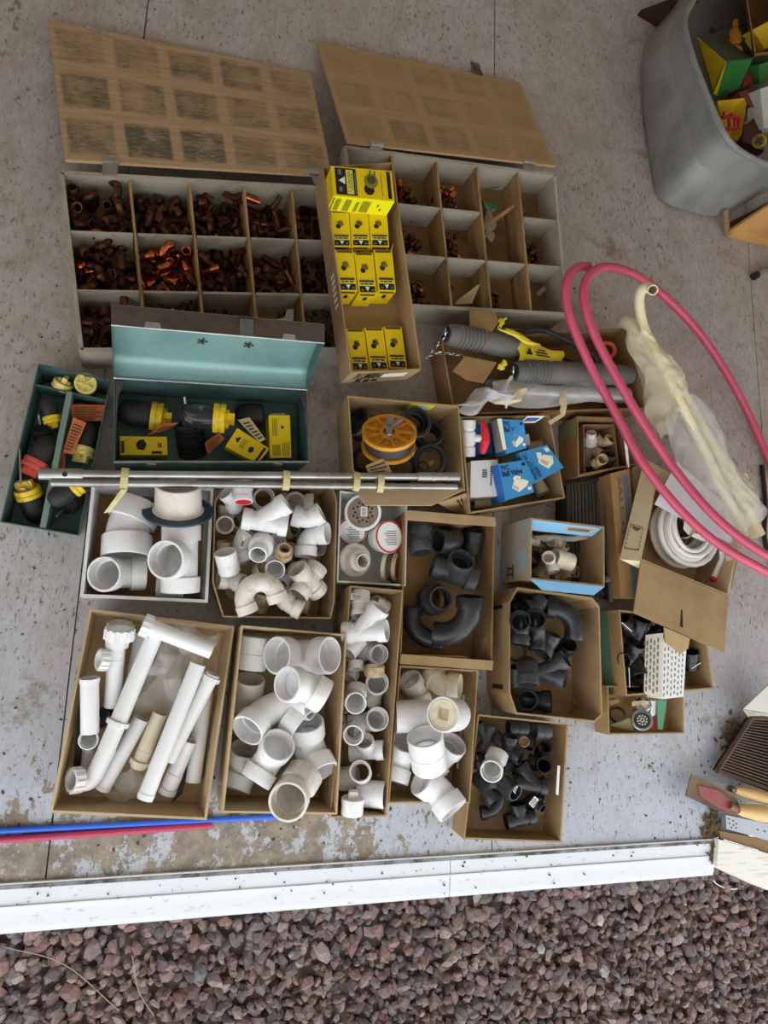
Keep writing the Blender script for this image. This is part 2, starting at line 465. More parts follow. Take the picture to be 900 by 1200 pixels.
# ------------------------------------------------------------------ camera, light, shell
cam = bpy.data.cameras.new('camera'); co = bpy.data.objects.new('camera', cam); C.objects.link(co)
cam.sensor_fit = 'VERTICAL'; cam.sensor_height = 36; cam.sensor_width = 27; cam.lens = 36*F/1200; cam.clip_start = .02
co.matrix_world = Matrix.Translation(EYEV) @ Matrix((CR, CU, -CF)).transposed().to_4x4()
sc = bpy.context.scene; sc.camera = co
sc.view_settings.view_transform = 'Standard'; sc.view_settings.look = 'None'; sc.view_settings.gamma = 1; sc.view_settings.use_curve_mapping = False
sc.view_settings.exposure = EXPO
w = bpy.data.worlds.new('sky'); sc.world = w; w.use_nodes = True
bg = w.node_tree.nodes['Background']; bg.inputs[0].default_value = (.92, .965, 1, 1); bg.inputs[1].default_value = SKY
def lamp(name, loc, size, power, col, target):
    l = bpy.data.lights.new(name, 'AREA'); l.shape = 'RECTANGLE'; l.size, l.size_y = size; l.energy = power; l.color = col
    o = bpy.data.objects.new(name, l); C.objects.link(o)
    o.location = loc; o.rotation_euler = (Vector(target)-Vector(loc)).to_track_quat('-Z', 'Y').to_euler(); return o
def struct(o): o['kind'] = 'structure'; return o

def floor_material():
    m = bpy.data.materials.new('worn painted plywood'); m.use_nodes = True; nt = m.node_tree; N = nt.nodes; K = nt.links; b = N['Principled BSDF']
    geo = N.new('ShaderNodeNewGeometry'); sep = N.new('ShaderNodeSeparateXYZ'); K.new(geo.outputs['Position'], sep.inputs[0])
    def mp(s, loc=(0, 0, 0)):
        n = N.new('ShaderNodeMapping'); n.inputs['Scale'].default_value = s; n.inputs['Location'].default_value = loc; K.new(geo.outputs['Position'], n.inputs[0]); return n
    def noise(s, sc_, det=6, rough=.65, loc=(0, 0, 0)):
        n = N.new('ShaderNodeTexNoise'); n.inputs['Scale'].default_value = sc_; n.inputs['Detail'].default_value = det; n.inputs['Roughness'].default_value = rough
        K.new(mp(s, loc).outputs[0], n.inputs['Vector']); return n.outputs['Fac']
    def rng(x, a, b_, c, d, cl=True):
        n = N.new('ShaderNodeMapRange'); n.clamp = cl
        for i, v in enumerate((a, b_, c, d)): n.inputs[i+1].default_value = v
        K.new(x, n.inputs[0]); return n.outputs[0]
    def math_(op, x, y):
        n = N.new('ShaderNodeMath'); n.operation = op
        for i, q in enumerate((x, y)):
            if isinstance(q, (int, float)): n.inputs[i].default_value = q
            else: K.new(q, n.inputs[i])
        return n.outputs[0]
    def mix(f, x, y):
        n = N.new('ShaderNodeMix'); n.data_type = 'RGBA'
        if isinstance(f, float): n.inputs[0].default_value = f
        else: K.new(f, n.inputs[0])
        for i, q in ((6, x), (7, y)):
            if isinstance(q, tuple): n.inputs[i].default_value = q
            else: K.new(q, n.inputs[i])
        return n.outputs[2]
    Y = sep.outputs['Y']; X = sep.outputs['X']
    doorwear = rng(Y, -.05, -.5, 0, 1)                          # most trodden by the door
    leftwear = rng(X, 1.05, .55, .15, 1)                         # and on its left half
    wear = math_('MULTIPLY', doorwear, leftwear)
    leftedge = rng(X, .1, -.5, 0, .5)
    wear = math_('MAXIMUM', wear, leftedge)
    paint = mix(rng(noise((1, 1, 1), 1.7, 3), .35, .7, 0, 1), _lin('#b0a6a0'), _lin('#bdb6b8'))
    paint = mix(rng(Y, .6, -.4, 0, 1), paint, _lin('#b3bac8'))
    paint = mix(rng(noise((1, 1, 1), 5, 5), .55, .75, 0, .45), paint, _lin('#97876f'))
    far = rng(Y, -.4, .8, .25, 1)
    paint = mix(math_('MULTIPLY', rng(noise((1, .7, 1), 11, 9, .72), .44, .68, 0, .6), far), paint, _lin('#948577'))
    paint = mix(math_('MULTIPLY', rng(noise((75, 26, 1), 1, 7, .72, (2, 8, 0)), .46, .68, 0, .6), rng(Y, -.5, .6, .4, 1)), paint, _lin('#8d8178'))
    bare = mix(rng(noise((14, 5, 1), 3, 5), .35, .7, 0, 1), _lin('#86745f'), _lin('#5f5143'))
    grey = mix(rng(noise((1, 1, 1), 22, 5), .4, .6, 0, 1), _lin('#7b736b'), _lin('#998f80'))
    bare = mix(wear, bare, grey)
    # fine flecks along the grain, then big flakes where it is trodden
    nf = noise((85, 34, 1), 1, 8, .72)
    big = noise((1, 1, 1), 3.2, 3)
    thr = math_('SUBTRACT', .635, math_('MULTIPLY', rng(big, .35, .7, 0, 1), .085))
    fleck = rng(math_('SUBTRACT', nf, thr), 0, .02, 0, 1)
    nb = noise((13, 10, 1), 1, 12, .78, (3, 1, 0))
    thr2 = math_('SUBTRACT', .70, math_('MULTIPLY', wear, .25))
    flake = rng(math_('SUBTRACT', nb, thr2), 0, .015, 0, 1)
    nl = noise((1, 1, 1), 2.3, 9, .7, (7, 2, 0))
    patch = rng(nl, .6, .66, 0, .7)
    chips = math_('MAXIMUM', math_('MAXIMUM', fleck, flake), patch)
    col = mix(chips, paint, bare)
    dark = rng(noise((120, 60, 1), 1, 4, .6, (5, 5, 0)), .63, .66, 0, .8)
    col = mix(dark, col, _lin('#5d4e40'))
    K.new(col, b.inputs['Base Color'])
    K.new(rng(chips, 0, 1, .42, .85), b.inputs['Roughness'])
    bp = N.new('ShaderNodeBump'); bp.inputs['Strength'].default_value = .35; bp.inputs['Distance'].default_value = .002
    K.new(math_('SUBTRACT', 1, chips), bp.inputs['Height']); K.new(bp.outputs[0], b.inputs['Normal'])
    return m
g = G()
xs = [-1.9, -.155, 1.071, 2.249, 3.7]
for x0, x1 in zip(xs, xs[1:]): g.box((x0+.0018, -.575, -.02), (x1-.0018, 4.1, 0))
g.box((-1.9, -.57, -.14), (3.7, 4.1, -.021))
fl = struct(g.make('floor', floor_material()))
white_wall = mat('wall boards', '#d8cfc0', .7, col2='#c6b9a4', scale=3)
gw = G().box((-2.0, -.57, -.14), (-1.9, 4.1, 2.75)); struct(gw.make('wall_left', white_wall))
gw = G().box((3.7, -.57, -.14), (3.8, 4.1, 2.75)); struct(gw.make('wall_right', white_wall))
gw = G().box((-2.0, 4.1, -.14), (3.8, 4.2, 2.75)); struct(gw.make('wall_back', white_wall))
gw = G().box((-2.0, -1.9, 2.75), (3.8, 4.2, 2.85)); struct(gw.make('ceiling_with_added_overhang', white_wall))  # unseen overhang past the door added to cut skylight near the threshold
# threshold of white painted wood and its metal edging
alu = mat('white threshold paint', '#dfe3ea', .45, col2='#a9a9a8', scale=30, lo=.6, hi=.72, detail=8, space='Object', stretch=(1, 2, 1))
g = G()
for x0, x1 in ((-1.5, .93), (.9325, 1.893)):
    for y0, y1, z0, z1 in ((-.690, -.679, -.15, .002), (-.679, -.632, -.15, .006), (-.632, -.627, -.15, .012), (-.627, -.584, -.15, .008), (-.584, -.5755, -.15, .011)):
        g.box((x0, y0, z0), (x1, y1, z1))
struct(g.make('trim_threshold', alu))
g = G().box((-1.5, -.5885, .0), (1.893, -.5795, .0125)); struct(g.make('trim_strip', mat('grimy metal strip', '#8b8d92', .45, .5, col2='#4f4a45', scale=14, lo=.45, hi=.6)))
dirt_m = mat('dirt bed', '#6b5a55', .95, col2='#85726b', scale=30)
g = G().box((-2.2, -2.4, -.25), (3.8, -.7, -.125)); struct(g.make('ground', dirt_m))
# gravel: a bed nobody could count
def gravel():
    ico_v = []; ph = (1+5**.5)/2
    for s1 in (-1, 1):
        for s2 in (-1, 1):
            ico_v += [(0, s1, s2*ph), (s1, s2*ph, 0), (s2*ph, 0, s1)]
    iv = np.array(ico_v, float); iv /= np.linalg.norm(iv[0])
    bm = bmesh.new()
    for p in iv: bm.verts.new(p)
    bmesh.ops.convex_hull(bm, input=bm.verts); bm.verts.ensure_lookup_table()
    vs = np.array([v.co[:] for v in bm.verts]); fs = np.array([[v.index for v in f.verts] for f in bm.faces]); bm.free()
    r = np.random.default_rng(5); V = []; Fc = []; base = 0; fi = []
    pts = []
    for lay in range(3):
        st = (.031, .033, .042)[lay]
        for y in np.arange(-1.5, -.70, st):
            for x in np.arange(-.75, 2.5, st):
                pts.append((x+r.uniform(-.015, .015), min(-.705, y+r.uniform(-.015, .015)), -.118+lay*.011+r.uniform(-.004, .006), lay))
    for x, y, z, lay in pts:
        s = r.choice([.012, .015, .019, .024], p=[.25, .4, .25, .1])*r.uniform(.85, 1.2)
        if y > -.725: y = -.69-s*1.3
        sc3 = s*np.array([r.uniform(.85, 1.35), r.uniform(.7, 1.05), r.uniform(.55, .85)])
        v = vs*(1+r.uniform(-.3, .3, (len(vs), 1)))*sc3
        q = r.normal(size=4); q /= np.linalg.norm(q); w_, a, b_, c = q
        Rm = np.array([[1-2*(b_*b_+c*c), 2*(a*b_-c*w_), 2*(a*c+b_*w_)], [2*(a*b_+c*w_), 1-2*(a*a+c*c), 2*(b_*c-a*w_)], [2*(a*c-b_*w_), 2*(b_*c+a*w_), 1-2*(a*a+b_*b_)]])
        V.append(v@Rm.T+[x, y, z]); Fc.append(fs+base); base += len(vs); fi += [r.uniform()]*len(fs)
    V = np.concatenate(V); Fc = np.concatenate(Fc)
    me = bpy.data.meshes.new('gravel'); me.from_pydata(V.tolist(), [], Fc.tolist())
    at = me.attributes.new('tone', 'FLOAT', 'FACE'); at.data.foreach_set('value', fi)
    m = bpy.data.materials.new('crushed red stone'); m.use_nodes = True; nt = m.node_tree; N = nt.nodes; K = nt.links
    a = N.new('ShaderNodeAttribute'); a.attribute_name = 'tone'; rp = N.new('ShaderNodeValToRGB')
    rp.color_ramp.interpolation = 'CONSTANT'
    cols = ['#7a6562', '#856d6a', '#6f5d5b', '#8c7570', '#76686b', '#7d6a67', '#978580', '#675b5b', '#846760', '#756d6f']
    el = rp.color_ramp.elements
    while len(el) < len(cols): el.new(.5)
    for i, cc in enumerate(cols): el[i].position = i/len(cols); el[i].color = _lin(cc)
    no = N.new('ShaderNodeTexNoise'); no.inputs['Scale'].default_value = 160; no.inputs['Detail'].default_value = 5
    geo = N.new('ShaderNodeNewGeometry'); K.new(geo.outputs['Position'], no.inputs['Vector'])
    mx = N.new('ShaderNodeMix'); mx.data_type = 'RGBA'; mx.blend_type = 'MULTIPLY'; mx.inputs[0].default_value = .8
    rr = N.new('ShaderNodeValToRGB'); rr.color_ramp.elements[0].position = .3; rr.color_ramp.elements[0].color = (.55, .55, .55, 1); rr.color_ramp.elements[1].position = .7; rr.color_ramp.elements[1].color = (1.2, 1.2, 1.2, 1)
    K.new(no.outputs['Fac'], rr.inputs[0])
    K.new(a.outputs['Fac'], rp.inputs[0]); K.new(rp.outputs[0], mx.inputs[6]); K.new(rr.outputs[0], mx.inputs[7]); K.new(mx.outputs[2], N['Principled BSDF'].inputs['Base Color'])
    N['Principled BSDF'].inputs['Roughness'].default_value = .85
    me.materials.append(m); o = bpy.data.objects.new('gravel', me); link(o)
    tag(o, 'bed of crushed reddish stone outside the white threshold', 'gravel', kind='stuff')
gravel()
# ------------------------------------------------------------------ shared materials
card = mat('cardboard', '#ac9069', .8, col2='#9b7e58', scale=6, stretch=(1, 1, 1), bump=.12, bscale=160, rand=.07)
card_l = mat('light cardboard', '#c2aa85', .8, col2='#b49a74', scale=6, bump=.12, bscale=160)
card_d = mat('aged cardboard', '#9a7850', .85, col2='#86653f', scale=5, bump=.12, bscale=160)
card_w = mat('white coated card', '#dfe0e2', .55, col2='#cfcdca', scale=5)
pvc = mat('white pvc', '#e6e6e8', .28, col2='#d3cdc2', scale=1.3, lo=.5, hi=.8, rand=.03)
pvc_o = mat('soiled white pvc', '#dfdad2', .38, col2='#bfa78a', scale=1.2, lo=.48, hi=.8, rand=.04)
cream = mat('yellowed pvc', '#e4dcc6', .36, col2='#cdbd9a', scale=1.2, lo=.45, hi=.75)
tan_p = mat('stained tan pvc', '#c7b393', .45, col2='#a88d68', scale=1.4)
black = mat('black abs', '#222327', .33, col2='#35363a', scale=2.5, lo=.45, hi=.7, rand=.25)
dgrey = mat('dark grey pvc', '#44474c', .4, col2='#34363b', scale=2, rand=.2)
rubber = mat('black rubber', '#1d1d1f', .6, col2='#2a2a2c', scale=3)
hose_g = mat('grey rubber', '#6b6965', .6, col2='#575551', scale=4)
copper = mat('tarnished copper', '#7d4a33', .38, .85, col2='#453022', scale=.9, lo=.36, hi=.58, rand=.35, rough2=.6)
copper_b = mat('bright copper', '#d0764a', .22, .95, col2='#a3552f', scale=1, rand=.15)
brass = mat('dull brass', '#a07c46', .4, .85, col2='#6f5430', scale=2, rand=.2)
steel = mat('galvanised steel', '#b4b4b2', .35, .85, col2='#8d8a84', scale=9, lo=.4, hi=.7)
chrome = mat('chrome', '#d8d8da', .14, 1)
dsteel = mat('dull dark steel', '#5d5d5b', .5, .7, col2='#47423c', scale=12)
ply = mat('grimy plywood', '#a5845a', .75, col2='#80623f', scale=3, stretch=(9, 1, 9), bump=.1, bscale=40)
ply_g = mat('greyed plywood', '#aca596', .75, col2='#93897a', scale=3, stretch=(2, 2, 2), bump=.1, bscale=40)
ply_b = mat('dirty plywood bottom', '#8a6b45', .8, col2='#6a4f31', scale=3, stretch=(2, 2, 2))
teal = mat('teal enamel', '#86aca8', .32, .25, col2='#6f9795', scale=7, lo=.45, hi=.75)
teal_d = mat('dark teal enamel', '#4e6d6b', .42, .25, col2='#3f5553', scale=9)
brown_e = mat('rust brown enamel', '#4c4037', .55, .2, col2='#3a2d24', scale=9)
yellow = mat('yellow carton', '#f0cf12', .42)
yellow_b = mat('fluorescent yellow carton', '#f2ee16', .42)
ycap = mat('yellow plastic', '#e6c526', .4, col2='#c9a71c', scale=2, rand=.1)
ylight = mat('faded yellow plastic', '#e0d182', .45, col2='#cbb658', scale=3)
redcap = mat('faded red plastic', '#c9524a', .5, col2='#b0433f', scale=3)
orange_t = mat('orange paper', '#c96a3c', .7, col2='#b35a31', scale=4)
ink_k = mat('black ink', '#1c1b19', .6)
ink_o = mat('olive ink', '#8d8420', .55)
ink_b = mat('brown ink', '#4d4526', .6)
ink_w = mat('white ink', '#efeede', .5)
ink_y = mat('pale yellow ink', '#e9e25a', .5)
ink_r = mat('red ink', '#c03a3c', .5)
ink_g = mat('grey ink', '#77746c', .6)
ink_blue = mat('blue ink', '#2a4f96', .5)
paper = mat('white paper', '#efeff0', .6)
paper_o = mat('yellowed paper', '#d9c9a3', .7, col2='#c7b489', scale=5)
white_m = mat('white plastic', '#ececee', .4)
redp = mat('red plastic', '#cf2530', .35)
bluebox = mat('blue carton', '#3f93cf', .4)
blue_d = mat('blue carton edge', '#2169c2', .4)
greycard = mat('grey carton liner', '#8b8b88', .7)
film = mat('clear plastic film', '#f4f4f4', .1, alpha=.3, col2='#ffffff', scale=6, bump=.7, bscale=45)
film_y = mat('yellowed plastic film', '#efe3bd', .2, alpha=.36, col2='#fdf4d8', scale=6, bump=.7, bscale=45)
def crop(s, ox, oy): return lambda x, y: (x/s+ox, y/s+oy)
# ------------------------------------------------------------------ wooden compartment trays
def stain_mat(k_=1., tone='#bfa283'):
    m = bpy.data.materials.new('stained lid plywood %.1f' % k_); m.use_nodes = True; nt = m.node_tree; N = nt.nodes; K = nt.links; b = N['Principled BSDF']
    uv = N.new('ShaderNodeUVMap'); uv.uv_map = 'UVMap'
    def vm(op, a, v):
        n = N.new('ShaderNodeVectorMath'); n.operation = op; K.new(a, n.inputs[0])
        if v is not None: n.inputs[1].default_value = v
        return n.outputs[0]
    def mm(op, a, c=None):
        n = N.new('ShaderNodeMath'); n.operation = op
        for i, q in enumerate((a, c)):
            if q is None: continue
            if isinstance(q, (int, float)): n.inputs[i].default_value = q
            else: K.new(q, n.inputs[i])
        return n.outputs[0]
    sc_ = vm('MULTIPLY', uv.outputs[0], (5, 3, 0)); fr = vm('FRACTION', sc_, None); fl_ = vm('FLOOR', sc_, None)
    s = N.new('ShaderNodeSeparateXYZ'); K.new(fr, s.inputs[0])
    def edge(x, w0, w1):
        r = N.new('ShaderNodeMapRange'); r.interpolation_type = 'SMOOTHSTEP'
        K.new(mm('ABSOLUTE', mm('SUBTRACT', x, .5)), r.inputs[0]); r.inputs[1].default_value = w1; r.inputs[2].default_value = w0; r.inputs[3].default_value = 0; r.inputs[4].default_value = 1
        return r.outputs[0]
    mask = mm('MULTIPLY', edge(s.outputs[0], .36, .44), edge(s.outputs[1], .3, .42))
    wn = N.new('ShaderNodeTexWhiteNoise'); wn.noise_dimensions = '2D'; K.new(vm('ADD', fl_, (3, 9, 0)), wn.inputs['Vector'])
    s2 = N.new('ShaderNodeSeparateXYZ'); K.new(uv.outputs[0], s2.inputs[0])
    side = N.new('ShaderNodeMapRange'); K.new(s2.outputs[0], side.inputs[0]); side.inputs[3].default_value = 1.15; side.inputs[4].default_value = .3
    no = N.new('ShaderNodeTexNoise'); no.inputs['Scale'].default_value = 1; no.inputs['Detail'].default_value = 6; no.inputs['Roughness'].default_value = .8
    K.new(vm('MULTIPLY', uv.outputs[0], (26, 90, 1)), no.inputs['Vector'])
    rp = N.new('ShaderNodeMapRange'); K.new(no.outputs['Fac'], rp.inputs[0]); rp.inputs[1].default_value = .34; rp.inputs[2].default_value = .56
    st = mm('MULTIPLY', mm('MULTIPLY', mask, rp.outputs[0]), mm('MULTIPLY', mm('ADD', mm('MULTIPLY', wn.outputs[0], 1.1*k_), .4*k_), side.outputs[0]))
    no2 = N.new('ShaderNodeTexNoise'); no2.inputs['Scale'].default_value = 1; no2.inputs['Detail'].default_value = 6
    K.new(vm('MULTIPLY', uv.outputs[0], (5, 34, 1)), no2.inputs['Vector'])
    r2 = N.new('ShaderNodeValToRGB'); r2.color_ramp.elements[0].position = .3; r2.color_ramp.elements[1].position = .72
    r2.color_ramp.elements[0].color = _lin(tone); r2.color_ramp.elements[1].color = _lin('#a3855f'); K.new(no2.outputs['Fac'], r2.inputs[0])
    mx = N.new('ShaderNodeMix'); mx.data_type = 'RGBA'; no3 = N.new('ShaderNodeTexNoise'); no3.inputs['Scale'].default_value = 1; no3.inputs['Detail'].default_value = 5; K.new(vm('MULTIPLY', uv.outputs[0], (9, 7, 1)), no3.inputs['Vector']); r3 = N.new('ShaderNodeMapRange'); K.new(no3.outputs['Fac'], r3.inputs[0]); r3.inputs[1].default_value = .32; r3.inputs[2].default_value = .6; r3.inputs[3].default_value = .3; r3.inputs[4].default_value = 1.25; mn = mm('MINIMUM', mm('MULTIPLY', st, r3.outputs[0]), .85); K.new(mn, mx.inputs[0]); K.new(r2.outputs[0], mx.inputs[6]); mx.inputs[7].default_value = _lin('#3f4636')
    K.new(mx.outputs[2], b.inputs['Base Color']); b.inputs['Roughness'].default_value = .8
    return m
lid_m = stain_mat(); lid_m2 = stain_mat(.42, '#b4916a')
HT = .12
def bil(q, u, v, z=None):
    tl, tr, br, bl = q
    p = tl*(1-u)*(1-v)+tr*u*(1-v)+br*u*v+bl*(1-u)*v
    if z is not None: p = Vector((p.x, p.y, z))
    return p
def strip(g, q, a, b, t, z0, z1):
    p = bil(q, *a, 0); r = bil(q, *b, 0); e = (r-p).normalized(); n = Vector((-e.y, e.x, 0))*t/2
    g.hexa([(x.x, x.y, z0) for x in (p-n, r-n, r+n, p+n)], [(x.x, x.y, z1) for x in (p-n, r-n, r+n, p+n)])
def tray(label, q, us, vs, skip, lidq, hinge_u, hasp=None, latch=None):
    ctr = bil(q, .5, .5, 0)
    t = thing('compartment_tray', label, 'parts tray', ctr)
    g = G(); e = .008
    for a, b in (((0, 0), (1, 0)), ((1, 0), (1, 1)), ((1, 1), (0, 1)), ((0, 1), (0, 0))): strip(g, q, a, b, .012, .0, HT)
    g.make('tray_frame', ply_g, t); a, b = .008, .992
    G().hexa([bil(q, a, a, .0), bil(q, b, a, .0), bil(q, b, b, .0), bil(q, a, b, .0)], [bil(q, a, a, .008), bil(q, b, a, .008), bil(q, b, b, .008), bil(q, a, b, .008)]).make('bottom_panel', ply_b, t)
    for i, u in enumerate(us[1:-1]):
        gg = G(); strip(gg, q, (u, .012), (u, .988), .007, .008, HT-.004); gg.make('divider', ply, t)
    for j, v in enumerate(vs[1:-1]):
        for i in range(len(us)-1):
            if (i, j) in skip: continue
            gg = G(); strip(gg, q, (us[i]+.008, v), (us[i+1]-.008, v), .007, .008, HT-.005); gg.make('divider', ply_g, t)
    # lid
    tl, tr, br, bl = lidq; n = (br-bl).cross(tl-bl).normalized()
    I = WM[t.name].inverted()
    N_ = 10; V = []; Fc = []; UV = []
    c = .035
    prof = [(0, 0), (c, -.0)]
    for k in (0, 1):
        for i in range(N_+1):
            for j in range(N_+1):
                V.append(I@(bil(lidq, i/N_, j/N_)+n*(-.009*k)))
    w_ = N_+1; off = w_*w_
    for i in range(N_):
        for j in range(N_):
            a = i*w_+j; Fc.append((a, a+1, a+w_+1, a+w_)); UV.append([(i/N_, 1-j/N_), (i/N_, 1-(j+1)/N_), ((i+1)/N_, 1-(j+1)/N_), ((i+1)/N_, 1-j/N_)])
            Fc.append((off+a, off+a+w_, off+a+w_+1, off+a+1)); UV.append([(0.5, .33)]*4)
    rim = [(0, j) for j in range(w_)]+[(i, N_) for i in range(1, w_)]+[(N_, j) for j in range(N_-1, -1, -1)]+[(i, 0) for i in range(N_-1, 0, -1)]
    for x, y in zip(rim, rim[1:]+rim[:1]):
        a = x[0]*w_+x[1]; b2 = y[0]*w_+y[1]; Fc.append((a, off+a, off+b2, b2)); UV.append([(0.5, .33)]*4)
    me = bpy.data.meshes.new('lid'); me.from_pydata(V, [], Fc); ul = me.uv_layers.new(name='UVMap')
    k = 0
    for f_ in UV:
        for uv in f_: ul.data[k].uv = uv; k += 1
    me.materials.append(lid_m if hasp is None else lid_m2)
    bm = bmesh.new(); bm.from_mesh(me); bmesh.ops.recalc_face_normals(bm, faces=bm.faces); bm.to_mesh(me); bm.free()
    lo = link(bpy.data.objects.new('lid', me), t, WM[t.name].copy())
    for u in hinge_u:                                   # butt hinges between lid and frame
        a = bil(lidq, u, 1); ex = (bil(lidq, u+.01, 1)-a).normalized()
        d = bil(q, u, 0); d.z = HT+.002
        g = G()
        back = (bil(lidq, u, .9)-a).normalized()
        g.slab([a-ex*.024+n*.001, a+ex*.024+n*.001, a+ex*.024+back*.014+n*.001, a-ex*.024+back*.014+n*.001], .0016)
        g.slab([a-ex*.02, a+ex*.02, d+ex*.02, d-ex*.02], .0016)
        g.sweep([a-ex*.022+n*.003, a+ex*.022+n*.003], .0042, 8)
        g.make('hinge', steel, lo)
    if hasp is not None:
        a = bil(lidq, hasp, 0)+n*.001; ex = (bil(lidq, hasp+.01, 0)-a).normalized(); up = (a-bil(lidq, hasp, .1)).normalized()
        g = G(); g.slab([a-ex*.018-up*.004, a+ex*.018-up*.004, a+ex*.018+up*.06, a-ex*.018+up*.06], .002)
        g.slab([a-ex*.006+up*.02+n*.002, a+ex*.006+up*.02+n*.002, a+ex*.006+up*.042+n*.002, a-ex*.006+up*.042+n*.002], .003)
        g.make('hasp', dsteel, lo)
    for u in (latch or []):
        a = bil(lidq, u, .02)+n*.003; ex = (bil(lidq, u+.01, .02)-a).normalized()
        g = G().sweep([a-ex*.016, a+ex*.012+n*.004, a+ex*.02-n*.002], .003, 8).sweep([a-ex*.016, a-ex*.024], .002, 6); g.make('catch', steel, lo)
    return t
def q4(pts, z): return [P(x, y, z) for x, y in pts]
LQ = [P(72, 202, HT), P(396, 221, HT), P(412, 409, HT), P(95, 410, HT)]
RQ = [P(404.5, 172, HT), P(650, 205, HT), P(665, 368, HT), P(426, 355, HT)]
LUS = (0, .222, .43, .63, .815, 1); RUS = (0, .205, .41, .605, .81, 1); VS = (0, .335, .668, 1)
tray('left wooden compartment tray of copper fittings with its stained lid thrown back', LQ, LUS, VS, set(),
     [P(56, 23, .03), P(364, 86, .012), P(389, 206, HT+.006), P(76, 187, HT+.006)], (.155, .935), latch=(.16, .82))
RT = tray('right wooden compartment tray beside the pink tubing, its browner lid thrown back', RQ, RUS, VS, {(3, 0)},
     [P(371, 49, .03), P(609, 97, .012), P(651, 194, HT+.006), P(407, 166, HT+.006)], (.13, .86), hasp=.78, latch=(.16,))
# loose plank leaning in the tall compartment
g = G().slab([bil(RQ, .625, .36, .012), bil(RQ, .792, .22, .095), bil(RQ, .797, .24, .095), bil(RQ, .63, .39, .012)], .006)
tag(g.make('broken_divider', ply), 'loose divider slat leaning in the tall compartment of the right wooden tray', 'wood slat')
# ------------------------------------------------------------------ copper
def place_w(tm, name, loc, s, m, label=None, cat=None, group=None, rot=None, zmin=.009):
    me = T[tm]; key = me.name+'|'+m.name
    if key not in T:
        mm = me.copy(); mm.materials.clear(); mm.materials.append(m); T[key] = mm
    if rot is None:
        X = Vector((rnd.gauss(0, 1), rnd.gauss(0, 1), rnd.gauss(0, .35))).normalized(); Y = X.cross(Vector((rnd.gauss(0, 1), rnd.gauss(0, 1), rnd.gauss(0, 1)))).normalized()
    else: X, Y = rot
    R = Matrix((X, Y, X.cross(Y))).transposed(); loc = Vector(loc)
    lo = min((R@(v.co*s)).z for v in me.vertices)+loc.z
    if lo < zmin: loc.z += zmin-lo
    o = bpy.data.objects.new(name, T[key]); link(o, None, Matrix.Translation(loc)@R.to_4x4()@Matrix.Diagonal((s, s, s, 1)))
    return tag(o, label, cat, group)
def thin_templates():
    for k, f in (('c_elbow', lambda: fit_elbow('c_elbow', 90, rb=1.9, hla=.9, hlb=.9)), ('c_elbow45', lambda: fit_elbow('c_elbow45', 45, rb=2.2, hla=1, hlb=1)),
                 ('c_street', lambda: fit_elbow('c_street', 90, rb=1.9, hla=.9, hlb=1.2, streetb=True))): T[k] = f()
    T['c_tube'] = fit_tube('c_tube', [(-2.6, .95), (2.6, .95)], [(-2.6, .82), (2.6, .82)])
rows = ('top', 'middle', 'bottom'); colw = ('first', 'second', 'third', 'fourth', 'fifth')
NMS = {'c_elbow': 'copper_elbow', 'c_street': 'copper_elbow', 'c_elbow45': 'copper_elbow', 'tee': 'copper_tee', 'coupling': 'copper_coupling', 'c_tube': 'copper_tube', 'reducer': 'copper_reducer', 'cap': 'copper_fitting', 'maleadapter': 'copper_adapter', 'ring': 'copper_fitting'}
def fill(q, us, vs, i, j, n, kinds, r0, r1, trayname, bright=.12, noun='copper fitting', m=None, box=(.0, 1, .0, 1)):
    lab = '%s in the %s row, %s compartment of the %s' % (noun, rows[j], colw[i], trayname)
    du = us[i+1]-us[i]; dv = vs[j+1]-vs[j]; e = .03
    u0, u1 = us[i]+du*max(box[0], e), us[i]+du*min(box[1], 1-e); v0, v1 = vs[j]+dv*max(box[2], e), vs[j]+dv*min(box[3], 1-e)
    poly = [bil(q, u0, v0, 0), bil(q, u1, v0, 0), bil(q, u1, v1, 0), bil(q, u0, v1, 0)]
    strew([], poly, int(n*3), kinds, r0, r1, (lambda: m) if m else (lambda: copper_b if rnd.random() < bright else copper), lab, 'fittings in the %s row, %s compartment, %s' % (rows[j], colw[i], trayname), NMS, z0=.009, tries=80, zmax=.06)
templates(); thin_templates()
LT = 'left wooden tray'; RTn = 'right wooden tray'
EL = ['c_elbow', 'c_street', 'c_elbow', 'c_elbow45']
for (i, j, n, k, a, b_, br) in [(0, 0, 8, EL, .0125, .0145, .15), (1, 0, 11, ['coupling', 'tee', 'c_elbow45', 'coupling', 'reducer'], .011, .013, .1), (2, 0, 12, EL+['coupling'], .0085, .011, .05),
        (3, 0, 11, ['c_tube', 'coupling', 'c_tube'], .008, .0095, .15), (4, 0, 6, ['coupling', 'cap'], .010, .012, .05),
        (0, 1, 13, EL+['coupling', 'maleadapter'], .011, .014, .18), (1, 1, 12, EL+['tee'], .0115, .014, .75), (2, 1, 13, ['coupling', 'tee', 'c_elbow45', 'c_tube'], .010, .012, .05),
        (3, 1, 6, ['c_tube', 'reducer', 'coupling'], .0095, .011, .05), (4, 1, 6, ['coupling', 'c_elbow', 'cap'], .011, .013, .05),
        (0, 2, 9, ['c_tube', 'coupling', 'c_elbow45'], .011, .013, .1), (1, 2, 8, ['tee', 'coupling', 'c_elbow'], .011, .0125, .6), (2, 2, 10, ['coupling', 'cap', 'reducer'], .007, .009, .2)]:
    fill(LQ, LUS, VS, i, j, n, k, a, b_, LT, br)
fill(LQ, LUS, VS, 3, 2, 6, ['coupling', 'cap'], .006, .008, LT, .1)
fill(LQ, LUS, VS, 4, 2, 5, ['coupling', 'tee'], .007, .009, LT, 0, 'small dark fitting', m=dsteel)
